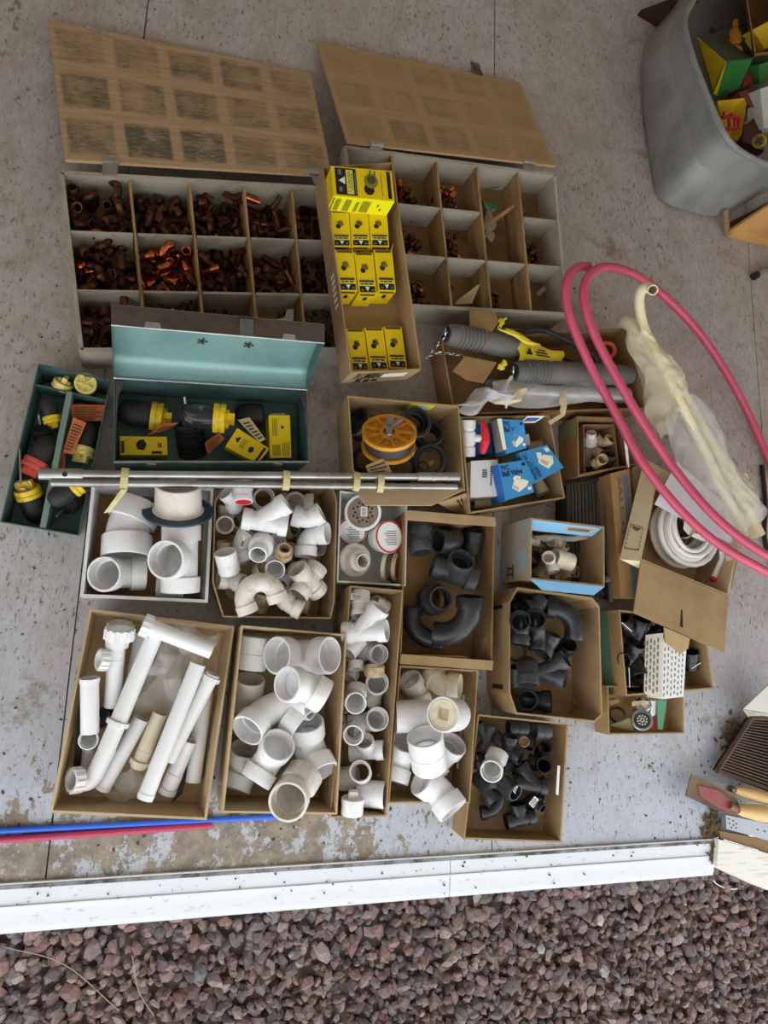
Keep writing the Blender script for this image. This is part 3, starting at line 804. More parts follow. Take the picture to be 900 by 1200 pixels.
for (i, j, n, k, a, b_, br) in [(1, 0, 5, ['ring', 'coupling', 'c_elbow45'], .011, .013, .3), (2, 0, 9, ['coupling', 'ring', 'c_elbow', 'tee'], .008, .011, .35), (1, 1, 5, ['coupling', 'c_elbow45', 'maleadapter'], .010, .013, .2),
        (2, 1, 8, ['coupling', 'reducer', 'maleadapter'], .009, .012, .1), (4, 1, 16, ['ring', 'coupling', 'cap'], .008, .0105, .1),
        (1, 2, 10, ['coupling', 'reducer', 'coupling'], .010, .012, .1), (3, 2, 7, ['ring', 'coupling', 'cap'], .007, .009, .35)]:
    fill(RQ, RUS, VS, i, j, n, k, a, b_, RTn, br, box=(.0, .62, .3, 1))
fill(RQ, RUS, VS, 4, 0, 4, ['coupling', 'maleadapter'], .007, .009, RTn, 0, 'small brass fitting', m=brass, box=(.08, .4, .6, .92))
fill(RQ, RUS, VS, 3, 1, 5, ['coupling', 'cap'], .006, .008, RTn, .4, 'small shiny fitting', box=(.05, .3, .1, .3))
fill(RQ, RUS, VS, 2, 2, 4, ['coupling', 'tee'], .008, .01, RTn, 0, 'dark fitting beside the card', m=dsteel, box=(.05, .3, .3, .5))
fill(RQ, RUS, VS, 4, 2, 3, ['coupling', 'ring'], .008, .01, RTn, 0, 'grey fitting', m=dsteel, box=(.05, .3, .4, .6))
# odds and ends lying in the compartments
def crumple(pts, t, m, name, label, cat, n=7, amp=.012, seed=1, parent=None):
    "a creased sheet stretched over a quad"
    r = random.Random(seed); n = max(14, n*2); V = []; Fc = []
    a, b, c, d = [Vector(p) for p in pts]; nn = (b-a).cross(d-a).normalized()
    if nn.z < 0: nn = -nn
    L1, L2 = (b-a).length, (d-a).length; ex = (b-a).normalized(); ey = (d-a).normalized()
    wv = []
    for k in range(7):
        ang = r.uniform(0, math.pi); fr = r.uniform(14, 60)*(1+k*.25); wv.append((math.cos(ang)*fr*L1, math.sin(ang)*fr*L2, r.uniform(0, 6.28), 1/(1+.5*k)))
    tot = sum(w[3] for w in wv); ew = [(r.uniform(5, 12), r.uniform(0, 6.28)) for _ in range(4)]
    for i in range(n+1):
        for j in range(n+1):
            u, v = i/n, j/n
            h = sum(w[3]*(1-abs(math.sin(w[0]*u+w[1]*v+w[2]+.8*math.sin(3*u+2*v))))**1.6 for w in wv)/tot
            p = a*(1-u)*(1-v)+b*u*(1-v)+c*u*v+d*(1-u)*v
            dome = 4*amp*.25*(1-(2*u-1)**2)*(1-(2*v-1)**2)
            p = p+nn*(amp*1.5*h+dome)
            p += ey*amp*.7*math.sin(ew[0][0]*u+ew[0][1])*(1-v)+ey*amp*.7*math.sin(ew[1][0]*u+ew[1][1])*v+ex*amp*.7*math.sin(ew[2][0]*v+ew[2][1])*(1-u)+ex*amp*.7*math.sin(ew[3][0]*v+ew[3][1])*u
            V.append(p)
    w_ = n+1; off = len(V)
    thin = m.name.endswith('film')
    for i in range(n):
        for j in range(n):
            k = i*w_+j; Fc.append((k, k+w_, k+w_+1, k+1))
            if not thin: Fc.append((off+k, off+k+1, off+k+w_+1, off+k+w_))
    if not thin:
        V += [p-nn*t for p in V]
        rim = [(0, j) for j in range(w_)]+[(i, n) for i in range(1, w_)]+[(n, j) for j in range(n-1, -1, -1)]+[(i, 0) for i in range(n-1, 0, -1)]
        for x, y in zip(rim, rim[1:]+rim[:1]):
            p_, q_ = x[0]*w_+x[1], y[0]*w_+y[1]; Fc.append((p_, q_, off+q_, off+p_))
    o = mk(name, V, Fc, m, parent, smooth=True, angle=75)
    return tag(o, label, cat) if label else o
film_w = mat('milky plastic film', '#eeeef2', .15, alpha=.5, col2='#ffffff', bump=.7, bscale=45)
crumple([P(317, 377, .05), P(341, 362, .055), P(346, 374, .04), P(322, 385, .04)], .003, film_w, 'plastic_bag', 'milky plastic bag in the bottom row of the left wooden tray', 'bag', 6, .014, 3)
crumple([P(566, 238, .03), P(578, 245, .03), P(580, 280, .02), P(568, 283, .02)], .003, film, 'plastic_bag', 'clear plastic bag in the tall compartment of the right wooden tray', 'bag', 6, .014, 5)
tag(sheet('green_sponge', [P(565, 236, .03), P(582, 242, .035), P(582, 246, .03), P(567, 244, .025)], .012, mat('green scouring pad', '#2f7a4a', .9)), 'green strip in the tall compartment of the right wooden tray', 'pad')
tag(sheet('paper_card', [P(538, 350, .03), P(563, 332, .06), P(553, 356, .05), P(532, 357, .02)], .0015, paper_o), 'yellowed card leaning in the bottom row of the right wooden tray', 'card')
tag(sheet('paper_scrap', [P(628, 343, .03), P(638, 335, .04), P(640, 340, .04), P(631, 348, .03)], .003, greycard), 'grey scrap in the bottom right compartment of the right wooden tray', 'scrap')
for pts, i in (((P(296, 336, .03), P(334, 315, .045)), 0), ((P(294, 318, .04), P(336, 316, .035)), 1)):
    tag(G().sweep([pts[0], (pts[0]+pts[1])/2+Vector((0, 0, .006)), pts[1]], .0016, 6).make('copper_wire', copper),
        ('thin copper wire slanting across the fourth compartment of the middle row', 'thin copper wire lying level in the fourth compartment of the middle row')[i], 'wire')
tag(G().sweep([P(565, 222, .05), P(585, 219, .06)], .002, 6).make('wire_nail', dsteel), 'thin dark rod in the tall compartment of the right wooden tray', 'rod')
# ------------------------------------------------------------------ long cardboard box of yellow cartons, across both trays
yrim = [(377.5, 195), (460, 190), (494, 433), (411, 437)]
yb, yt, ybot = carton_box('cardboard_box', 'long narrow cardboard box of yellow cartons lying across both wooden trays', 'box', yrim, .112, card, zb=HT+.004, shrink=.97)
q = [ybot[3], ybot[2], yt[2], yt[3]]
text(q, 'PLUMBING', (.12, .35, .55, .9), ink_k, yb, name='handwriting', bold=0.012)
ink(q, [(.5, .45, .85, .8)], ink_w, yb, name='label_strip')
ink(q, [(.18, .1, .26, .3), (.3, .08, .38, .3), (.42, .12, .5, .28)], ink_k, yb, name='handwriting', off=.0014)
q = [ybot[0], ybot[3], yt[3], yt[0]]
ink(q, [(.5+.03*k, .45, .515+.03*k, .75) for k in range(6)], ink_w, yb, name='faded_print')
def plug_art(q, u, v, s, ar, parent):
    "small picture of a plug: black bulb, olive body, prongs"
    def blob(cu, cv, ru, rv, n=12, rot=0):
        o = []
        for k in range(n):
            a = 2*math.pi*k/n; x = math.cos(a)*ru; y = math.sin(a)*rv
            o.append((cu+(x*math.cos(rot)-y*math.sin(rot))*s, cv+(x*math.sin(rot)+y*math.cos(rot))*s*ar))
        return o
    ink(q, [blob(u-.12*s, v-.16*s*ar, .16, .17)], ink_k, parent, 'picture', .0006)
    ink(q, [blob(u+.02*s, v+.06*s*ar, .22, .15, rot=-.6), blob(u+.0*s, v+.02*s*ar, .2, .12, rot=-.6)], ink_o, parent, 'picture', .0012)
    ink(q, [[(u-.03*s, v+.14*s*ar), (u+.0*s, v+.14*s*ar), (u+.02*s, v+.28*s*ar), (u-.01*s, v+.28*s*ar)], [(u+.09*s, v+.1*s*ar), (u+.12*s, v+.1*s*ar), (u+.14*s, v+.27*s*ar), (u+.11*s, v+.27*s*ar)]], ink_b, parent, 'picture', .0018)
def ycarton(top, z, h, label, m=yellow, group=None, art=True, shade=None):
    t = [P(x, y, z) for x, y in top]; b_ = [p-Vector((0, 0, h)) for p in t]
    o = G().hexa([b_[3], b_[2], b_[1], b_[0]], [t[3], t[2], t[1], t[0]]).make('plug_carton', m); tag(o, label, 'carton', group)
    q = [t[3], t[2], t[1], t[0]]
    if art:
        ink(q, [(.08, .935, .92, .985), (.1, .27, .9, .32)], ink_b, o, 'printed_band')
        plug_art(q, .47, .62, .9, .42, o)
        ink(q, [(.1, .185, .9, .265)], ink_y, o, 'printed_band')
        ink(q, [(.16, .21, .3, .245), (.34, .21, .56, .245), (.6, .21, .84, .245)], ink_b, o, 'small_print', .0014)
        ink(q, [(.08, .03, .92, .175)], ink_k, o, 'printed_band')
        ink(q, [[(.38, .155), (.5, .05), (.62, .155)]], ink_w, o, 'triangle_mark', .0014)
        ink(q, [(.16, .06, .28, .1), (.72, .06, .86, .1)], ink_g, o, 'small_print', .0014)
        q2 = [b_[3], b_[2], t[2], t[3]]
        ink(q2, [(.1, .86, .9, .97)], ink_b, o, 'printed_band')
        ink(q2, [[(.42, .5), (.58, .5), (.62, .66), (.5, .76), (.38, .66)]], ink_k, o, 'picture')
    return o
k4 = crop(4.2857, 360, 180)
ZB = HT+.01
ygrp = None
def rowc(xs, y0, y1, z, h, names, sk=(0, 0), dy=(0, 0, 0)):
    for i in range(3):
        x0, x1 = xs[i], xs[i+1]-4
        ycarton([k4(x0, y0+dy[i]), k4(x1, y0+dy[i]+2), k4(x1+sk[1], y1+dy[i]+2), k4(x0+sk[0], y1+dy[i])], z, h, names[i])
pos = ('left', 'middle', 'right')
rowc((118, 212, 308, 404), 285, 466, ZB+.09, .085, ['yellow plug carton half under the big carton, %s of the three' % p for p in pos], (13, 12))
rowc((140, 236, 334, 430), 484, 690, ZB+.09, .085, ['yellow plug carton in the three with bright lower ends, %s one' % p for p in pos], (24, 20), (0, 12, 0))
rowc((196, 288, 384, 478), 874, 1084, ZB+.05, .045, ['yellow plug carton at the near end of the long box, %s of three' % p for p in pos], (30, 28), (6, 0, -6))
# the big one on top
bt = [(388, 194.5), (459, 200.5), (462.5, 235.5), (391, 228.5)]
t = [P(x, y, ZB+.165) for x, y in bt]; b_ = [p-Vector((0, 0, .074)) for p in t]
o = G().hexa([b_[3], b_[2], b_[1], b_[0]], [t[3], t[2], t[1], t[0]]).make('plug_carton', yellow)
tag(o, 'large yellow plug carton lying sideways on top of the smaller ones', 'carton')
q = [t[3], t[2], t[1], t[0]]
ink(q, [(.05, .04, .39, .95), (.9, .05, .96, .95)], ink_k, o, 'printed_band')
ink(q, [(.225, .08, .335, .9)], ink_y, o, 'printed_band', .0014)
text(q, '3" CLEAN-SEAL', (.24, .14, .29, .86), ink_k, o, rot=90, off=.0022)
ink(q, [(.30, .2+.1*k, .32, .27+.1*k) for k in range(6)]+[(.355, .1+.08*k, .375, .16+.08*k) for k in range(9)], ink_g, o, 'small_print', .0022)
ink(q, [[(.1, .52), (.2, .66), (.2, .4)]], ink_w, o, 'triangle_mark', .0014)
ink(q, [(.1, .72, .15, .9), (.1, .14, .15, .3)], ink_g, o, 'small_print', .0014)
def ring_pts(cu, cv, ru, rv, n=14): return [(cu+ru*math.cos(2*math.pi*k/n), cv+rv*math.sin(2*math.pi*k/n)) for k in range(n)]
ink(q, [ring_pts(.59, .3, .085, .19)], ink_k, o, 'picture', .0008)
ink(q, [ring_pts(.63, .58, .115, .25)], ink_o, o, 'picture', .0014)
ink(q, [ring_pts(.635, .62, .07, .14)], ink_b, o, 'picture', .002)
ink(q, [[(.6, .75), (.62, .75), (.64, .95), (.62, .95)], [(.68, .72), (.7, .72), (.71, .92), (.69, .92)]], ink_b, o, 'picture', .0026)
ink(q, [(.8, .1+.07*k, .81, .15+.07*k) for k in range(11)], ink_b, o, 'small_print')
ff = G().hexa([b_[3]+Vector((0, -.0006, 0)), b_[2]+Vector((0, -.0006, 0)), b_[2]+Vector((0, -.002, 0)), b_[3]+Vector((0, -.002, 0))], [t[3]+Vector((0, -.0006, 0)), t[2]+Vector((0, -.0006, 0)), t[2]+Vector((0, -.002, 0)), t[3]+Vector((0, -.002, 0))]).make('end_panel', yellow_b, o)
q = [b_[3]+Vector((0, -.002, 0)), b_[2]+Vector((0, -.002, 0)), t[2]+Vector((0, -.002, 0)), t[3]+Vector((0, -.002, 0))]
ink(q, [(.02, .1, .035, .9)], ink_k, o, 'small_print')
ink(q, [(a+.012*k, .1, a+.005+.012*k, c) for a, c, n in ((.07, .85, 7), (.22, .85, 9), (.4, .75, 5), (.5, .85, 12)) for k in range(n)], ink_o, o, 'small_print')
ink(q, [(.76, .55, .78, .7), (.82, .3, .84, .45)], ink_k, o, 'small_print')
crumple([P(462, 262, ZB+.06), P(468, 268, ZB+.06), P(464, 292, ZB+.03), P(459, 294, ZB+.03)], .003, paper_o, 'leaflet', 'crumpled pale leaflet tucked down the right side of the long box', 'leaflet', 5, .006, 9)
# ------------------------------------------------------------------ test plugs
PT = {}
def plug_templates():
    PT['bulb'] = smoothmesh('bulb', *lathe([(-2.3, 0), (-2.28, .35), (-2.1, .66), (-1.8, .84), (-1.3, .93), (-.7, .92), (-.2, .84), (0, .78), (0, 0)]), angle=50)
    pr = [(-2.0, 0), (-2.0, .8)]
    for k in range(7): pr += [(-1.98+k*.27, .84), (-1.82+k*.27, .9), (-1.76+k*.27, .8)]
    PT['ribbed'] = smoothmesh('ribbed', *lathe(pr+[(0, .78), (0, 0)]), angle=25)
    PT['ring'] = smoothmesh('cap', *lathe([(-.12, .6), (-.12, .98), (-.06, 1), (.2, 1), (.22, .93), (.34, .93), (.36, .99), (.62, .99), (.66, .94), (.66, .78), (.5, .74), (.5, 0), (-.12, 0)]), angle=30)
    g = G(); g.box((.5, -.62, -.22), (1.25, .62, .22)); g.box((.5, -.2, -.6), (.9, .2, .6)); PT['wing'] = smoothmesh('wing', g.v, g.f, 20)
    PT['bolt'] = smoothmesh('bolt', *lathe([(.5, 0), (.5, .1), (1.7, .1), (1.7, 0)], 8), angle=30)
    g = G()
    for k in range(5):
        a = 2*math.pi*k/5; c, s_ = math.cos(a), math.sin(a)
        g.hexa([(.5, y*c-z*s_, y*s_+z*c) for y, z in ((.1, -.07), (.8, -.07), (.8, .07), (.1, .07))], [(.64, y*c-z*s_, y*s_+z*c) for y, z in ((.1, -.07), (.8, -.07), (.8, .07), (.1, .07))])
    PT['spokes'] = smoothmesh('spokes', g.v, g.f, 20)
def M_at(px, py, z, rpx, d, u=None, anchor=(0, 0, 0)):
    p = P(px, py, z); s = rpx*depth(p)/F; X = vdir(p, d); U = vdir(p, u or (.13, .3, .94)); Y = U-X*U.dot(X)
    if Y.length < 1e-3: Y = X.orthogonal()
    Y.normalize(); R = Matrix((X, Y, X.cross(Y))).transposed()
    return Matrix.Translation(p-R@(Vector(anchor)*s)) @ R.to_4x4() @ Matrix.Diagonal((s, s, s, 1))
def sub(name, me, m, parent):
    key = me.name+'|'+m.name
    if key not in T:
        mm = me.copy(); mm.materials.clear(); mm.materials.append(m); T[key] = mm
    o = bpy.data.objects.new(name, T[key]); return link(o, parent, WM[parent.name].copy())
def thingM(name, label, cat, M, group=None):
    o = bpy.data.objects.new(name, None); o.empty_display_size = .05; link(o, None, M); CUR.append(o); return tag(o, label, cat, group)
def plug(px, py, z, r, d, label, capm=None, body='bulb', bodym=None, wing=True, u=None, spokes=False):
    t = thingM('test_plug', label, 'test plug', M_at(px, py, z, r, d, u))
    if body: sub('rubber_body', PT[body], bodym or rubber, t)
    if capm:
        c = sub('plug_head', PT['ring'], capm, t)
        if wing: sub('wing_nut', PT['wing'], capm, c)
        if spokes: sub('spoke', PT['spokes'], capm, c)
    else: sub('bolt', PT['bolt'], steel, t)
    return t
plug_templates()
def tagcard(pts, z, m, label, parent=None, rows_=6, inkm=None, name='paper_tag', zs=None, inset=.1):
    p = [P(x, y, (zs[i] if zs else z)) for i, (x, y) in enumerate(pts)]
    o = sheet(name, p, .0015, m); tag(o, label, 'tag')
    q = [p[3], p[2], p[1], p[0]]
    ink(q, [(inset+rnd.uniform(0, .06), .1+.8*k/rows_, 1-inset-rnd.uniform(0, .25), .1+.8*k/rows_+.35/rows_) for k in range(rows_)], inkm or ink_b, o, 'small_print', off=.0016 if (q[1]-q[0]).cross(q[3]-q[0]).z > 0 else -.0022)
    return o
# ------------------------------------------------------------------ teal toolbox
k5 = crop(5.853, 120, 355); k6 = crop(5.853, 250, 355)
HTB = .12
bx, tp, bt_ = carton_box('steel_toolbox', 'open dark teal steel toolbox with its lid raised', 'toolbox', [(133, 443), (360, 457), (362, 541), (133, 541)], HTB, teal_d, t=.0035, shrink=.985)
e = (tp[1]-tp[0]).normalized(); bk = Vector((-e.y, e.x, 0))
prof = [(.0, HTB+.002), (.022, HTB+.001), (.042, HTB+.008), (.058, HTB+.024), (.066, HTB+.045), (.104, HTB+.222)]
def lp(end, b_, z): p = tp[0] if end == 0 else tp[1]; return Vector((p.x+bk.x*b_, p.y+bk.y*b_, z))
V = []; Fc = []
for end in (0, 1):
    for b_, z in prof: V.append(lp(end, b_, z))
    for b_, z in prof: V.append(lp(end, b_+.002, z-.0015))
n = len(prof)
for i in range(n-1):
    Fc += [(i, i+1, 2*n+i+1, 2*n+i), (n+i, 3*n+i, 3*n+i+1, n+i+1)]
Fc += [(n-1, 2*n-1, 4*n-1, 3*n-1), (0, 2*n, 3*n, n)]
lid = mk('lid', V, Fc, teal, bx, smooth=True, angle=40)
for end in (0, 1):                                       # end walls of the lid
    s_ = e*(.002 if end == 0 else -.002); lip = lp(end, .056, HTB+.212)
    pts = [lp(end, b_, z) for b_, z in prof]+[lip]
    G().hexa(pts, [p+s_ for p in pts]).make('lid_end', teal_d, lid)
a, b_ = lp(0, .104, HTB+.222), lp(1, .104, HTB+.222); c, d_ = lp(1, .056, HTB+.212), lp(0, .056, HTB+.212)
G().slab([a, b_, c, d_], .002).make('lid_lip', brown_e, lid)
G().sweep([d_, c], .0022, 6).make('lid_edge', steel, lid)
for u_, wd in ((.18, .02), (.82, .018)):
    p = d_.lerp(c, u_); G().slab([p-e*wd+Vector((0, 0, .002)), p+e*wd+Vector((0, 0, .002)), p+e*wd*.8+bk*.014+Vector((0, 0, .005)), p-e*wd*.8+bk*.014+Vector((0, 0, .005))], .002).make('latch', steel, lid)
p = d_.lerp(c, .61); g = G().slab([p-e*.017, p+e*.017, p+e*.017+bk*.04+Vector((0, 0, .016)), p-e*.017+bk*.04+Vector((0, 0, .016))], .003)
g.slab([p-e*.004+bk*.04+Vector((0, 0, .017)), p+e*.004+bk*.04+Vector((0, 0, .017)), p+e*.004+bk*.015+Vector((0, 0, .009)), p-e*.004+bk*.015+Vector((0, 0, .009))], .006); g.make('hasp', dsteel, lid)
pn = (lp(0, .104, HTB+.222)-lp(0, .066, HTB+.045)).normalized(); fn = e.cross(pn).normalized()
if fn.y > 0: fn = -fn
for u_ in (.42, .65):                                    # handle bolts seen inside the lid
    p = lp(0, .066+.038*.36, HTB+.045+.177*.36).lerp(lp(1, .066+.038*.36, HTB+.045+.177*.36), u_)+fn*.002
    g = G().sweep([p, p+fn*.004], .006, 12)
    for k in range(5):
        a_ = k*2*math.pi/5; q = p+(e*math.cos(a_)+pn*math.sin(a_))*.011; g.sweep([q, q+fn*.002], .003, 8)
    g.make('handle_bolt', dsteel, lid)
g = G()
for k in range(60):
    p = tp[0].lerp(tp[1], (k+.5)/60)+Vector((0, 0, .003)); g.sweep([p-e*.0036, p+e*.0036], .003, 6)
g.make('piano_hinge', steel, bx)
g = G().sweep([tp[3]+Vector((0, -.001, .001)), tp[2]+Vector((0, -.001, .001))], .0035, 8); g.make('rim_edge', steel, bx)
for u_ in (.18, .83):
    p = tp[3].lerp(tp[2], u_); G().box((p.x-.012, p.y-.009, HTB-.02), (p.x+.012, p.y-.0045, HTB+.004)).make('catch', steel, bx)
for end in (0, 1):                                       # corner gussets
    o_ = tp[end]; s_ = e*(1 if end == 0 else -1)
    G().slab([o_+s_*.006-bk*.006, o_+s_*.03-bk*.006, o_+s_*.012-bk*.05, o_+s_*.006-bk*.19], .002).make('gusset', dsteel, bx)
CUR.clear()
plug(*k5(345, 775), .045, 17, (.98, -.17, .05), 'yellow capped black test plug at the left end of the toolbox', ycap)
plug(*k5(775, 788), .048, 17.5, (.97, -.1, .05), 'yellow capped test plug wrapped in plastic in the middle of the toolbox', ycap, bodym=mat('rubber in film', '#2b2b2d', .15, col2='#6a6a6c', scale=2.5, lo=.55, hi=.7))
plug(*k5(590, 830), .045, 19, (-.1, .95, .22), 'ribbed black rubber plug standing at the front of the toolbox', None, 'ribbed')
plug(*k6(345, 765), .045, 14.5, (.97, .02, .1), 'plain black rubber plug beside the tan paper tag in the toolbox', None, 'bulb')
def tcarton(c4, z, h, label, prints, m=yellow):
    t = [P(x, y, z) for x, y in c4]; b2 = [p-Vector((0, 0, h)) for p in t]
    o = G().hexa([b2[3], b2[2], b2[1], b2[0]], [t[3], t[2], t[1], t[0]]).make('plug_carton', m); tag(o, label, 'carton')
    q = [t[3], t[2], t[1], t[0]]; prints(q, o); return o
def pr1(q, o):
    ink(q, [[(.36, .3), (.5, .25), (.56, .55), (.5, .85), (.4, .8), (.33, .6)]], ink_k, o, 'picture'); ink(q, [(.02, .1, .09, .75)], ink_b, o, 'printed_band')
    ink(q, [(.66, .05, .88, .2), (.8, .4, .83, .65), (.85, .4, .88, .65)], ink_k, o, 'small_print')
tcarton([k5(120, 915), k5(442, 918), k5(447, 1042), k5(122, 1042)], .05, .035, 'yellow carton lying flat at the left front of the toolbox', pr1)
def pr2(q, o):
    ink(q, [[(.1, .55), (.22, .75), (.22, .4)], ring_pts(.62, .45, .07, .16)], ink_k, o, 'picture'); ink(q, [(.87, .1, .94, .9)], ink_k, o, 'printed_band')
    ink(q, [(.3+.05*k, .3, .32+.05*k, .75) for k in range(3)], ink_o, o, 'small_print')
tcarton([k6(165, 858), k6(385, 1000), k6(305, 1105), k6(82, 985)], .085, .03, 'yellow carton lying askew in the front of the toolbox', pr2)
def pr3(q, o):
    ink(q, [[(.55, .77), (.72, .71), (.57, .66)]], ink_k, o, 'picture'); ink(q, [(.15+.09*k, .5, .19+.09*k, .92) for k in range(3)]+[(.12+.08*k, .05, .16+.08*k, .3) for k in range(5)]+[(.6+.09*k, .04, .63+.09*k, .35) for k in range(4)], ink_o, o, 'small_print')
tcarton([k6(380, 770), k6(525, 770), k6(535, 1062), k6(390, 1062)], .075, .06, 'yellow carton standing upright at the right end of the toolbox', pr3)
tagcard([k6(165, 803), k6(247, 785), k6(357, 935), k6(318, 957)], .095, paper_o, 'tan paper tag with printed lines in the toolbox', zs=(.09, .09, .11, .11))
tagcard([k5(312, 905), k5(420, 825), k5(520, 822), k5(450, 868)], .1, orange_t, 'orange paper tag hanging from the left plug in the toolbox', rows_=4, zs=(.075, .1, .1, .08))
tagcard([k5(700, 960), k5(800, 890), k5(840, 930), k5(725, 1040)], .07, orange_t, 'orange paper tag behind the askew carton in the toolbox', rows_=5, zs=(.06, .08, .08, .05))
settle(bx)
# ------------------------------------------------------------------ lift-out steel tray of test plugs
k7 = crop(5, 0, 420)
HS = .085
tq = [k7(225, 30), k7(652, 125), k7(462, 1040), k7(0, 960)]
tb, tt, tbot = carton_box('tote_tray', 'dark steel lift-out tray of test plugs left of the toolbox', 'tool tray', tq, HS, teal_d, t=.003, shrink=.93)
def tdiv(a, b2, m, name, t=.004, h=HS-.012):
    g = G(); p, r = P(*a, h), P(*b2, h); n_ = (r-p).normalized(); n_ = Vector((-n_.y, n_.x, 0))*t/2
    g.hexa([Vector((x.x, x.y, .003)) for x in (p-n_, r-n_, r+n_, p+n_)], [p-n_, r-n_, r+n_, p+n_]); g.make(name, m, tb)
tdiv(k7(205, 152), k7(622, 246), teal_d, 'divider')
tdiv(k7(408, 196), k7(250, 990), mat('grey green enamel', '#7f948c', .4, .3), 'handle_bar', .014, HS+.004)
gz = .02
plug(*k7(360, 118), .05, 11.5, (.45, .8, .35), 'yellow plug standing on edge in the far bay of the steel tray', ylight, None, spokes=True)
plug(*k7(510, 155), .06, 12.5, (-.05, .2, .97), 'round yellow plug lying face up in the far bay of the steel tray', ylight, None, wing=False, spokes=True)
plug(*k7(303, 345), .04, 10.5, (.2, -.95, .15), 'yellow winged plug at the far end of the left bay of the steel tray', ycap, u=(.3, .1, 1))
plug(*k7(240, 410), .05, 11, (-.1, .8, .55), 'ribbed black plug with a bare bolt in the left bay of the steel tray', None, 'ribbed')
plug(*k7(212, 625), .045, 14.5, (-.5, -.85, .12), 'faded red winged plug in the left bay of the steel tray', redcap, u=(1, -.5, .4))
plug(*k7(160, 825), .045, 15, (-.32, .9, .3), 'yellow plug with a wire loop at the near end of the steel tray', ycap, u=(1, .2, .5))
plug(*k7(495, 530), .04, 13.5, (-.25, -.94, .18), 'pale yellow plug beside the orange tags in the steel tray', ylight, u=(1, 0, .5))
plug(*k7(432, 785), .04, 13.5, (.78, .6, .12), 'yellow plug under the pipes in the right bay of the steel tray', ycap, u=(.3, -.3, .8))
plug(*k7(395, 920), .04, 13, (-.45, -.5, .7), 'ribbed black plug at the near end of the right bay of the steel tray', None, 'ribbed')
tagcard([k7(415, 270), k7(615, 272), k7(612, 365), k7(425, 368)], .05, orange_t, 'orange printed card flat in the right bay of the steel tray', zs=(.05, .05, .045, .045), inset=.06)
tagcard([k7(430, 345), k7(505, 378), k7(428, 562), k7(368, 552)], .08, orange_t, 'orange printed tag leaning on the divider of the steel tray', rows_=9, zs=(.085, .085, .075, .075))
tagcard([k7(365, 550), k7(383, 560), k7(380, 645), k7(338, 640)], .05, redcap, 'red paper strip below the leaning orange tag in the steel tray', rows_=5)
g = G(); cpt = P(*k7(128, 745), .09); r_, u_, t_ = vframe(cpt)
g.sweep([cpt+(r_*math.cos(a)*.016+u_*math.sin(a)*.013) for a in [2*math.pi*k/20 for k in range(20)]], .0013, 6, closed=True)
g.sweep([P(*k7(115, 530), .10), P(*k7(122, 738), .095)], .0024, 8); tag(g.make('wire_pull', steel), 'thin steel rod ending in a wire loop over the steel tray', 'wire')
settle(tb)
# ------------------------------------------------------------------ steel pipes lying across
ZP = .215
for (a, b2, r_, lab) in (((52, 555.5), (537, 559), .0108, 'upper of the two long steel pipes lying across the boxes'), ((60, 565.5), (535, 571), .0098, 'lower of the two long steel pipes lying across the boxes')):
    p, q = P(*a, ZP), P(*b2, ZP); t = thing('steel_pipe', lab, 'pipe', p.lerp(q, .5)); d = (q-p).normalized()
    G().sweep([p, q], r_, 16, inner=r_*.84).make('tube', steel, t)
    if r_ > .0103:
        g = G(); g.sweep([p-d*.012, p+d*.085], r_*1.32, 18, inner=r_*1.02); g.make('coupling', steel, t)
        c = p+d*.045; tw = (EYEV-c).normalized(); G().sweep([c+tw*r_*1.25, c+tw*r_*1.36], .0065, 12).make('screw_hole', ink_k, t)
        g = G().sweep([q-d*.13, q], r_*1.22, 18, inner=r_*1.01); g.sweep([q-d*.085, q-d*.078], r_*1.36, 18); g.sweep([q-d*.035, q-d*.03], r_*1.36, 18); g.make('end_sleeve', steel, t)
tape = mat('yellowed tape', '#d8cf9a', .5, col2='#b8ae7c', scale=20)
for (x, y, lab) in ((146, 561, 'loose tape tie around the pipes above the white box'), (335, 563, 'tape tie around the pipes above the small fittings'), (417, 564, 'tape tie around the pipes at the corner of the reel box'), (445, 566, 'tape tie around the pipes near their right end')):
    c = P(x, y, ZP); g = G(); n_ = 16; ring = []
    for k in range(n_):
        a = 2*math.pi*k/n_; ring.append(Vector((c.x, c.y+math.cos(a)*.027, c.z+math.sin(a)*.015)))
    for k in range(n_):
        p, q = ring[k], ring[(k+1) % n_]; w_ = Vector((.009, 0, 0)); g.slab([p-w_, p+w_, q+w_, q-w_], .0015)
    if x == 146: g.slab([c+Vector((-.005, -.03, .01)), c+Vector((.01, -.03, .01)), c+Vector((-.025, -.085, -.01)), c+Vector((-.04, -.09, -.01))], .001)
    tag(g.make('tape_tie', tape), lab, 'tape')
tagcard([k for k in (crop(5.625, 390, 440)(215, 595), crop(5.625, 390, 440)(345, 540), crop(5.625, 390, 440)(390, 640), crop(5.625, 390, 440)(240, 655))], .2, card_l, 'torn cardboard tag resting on the pipes before the yellow reel', rows_=3, inkm=ink_b)
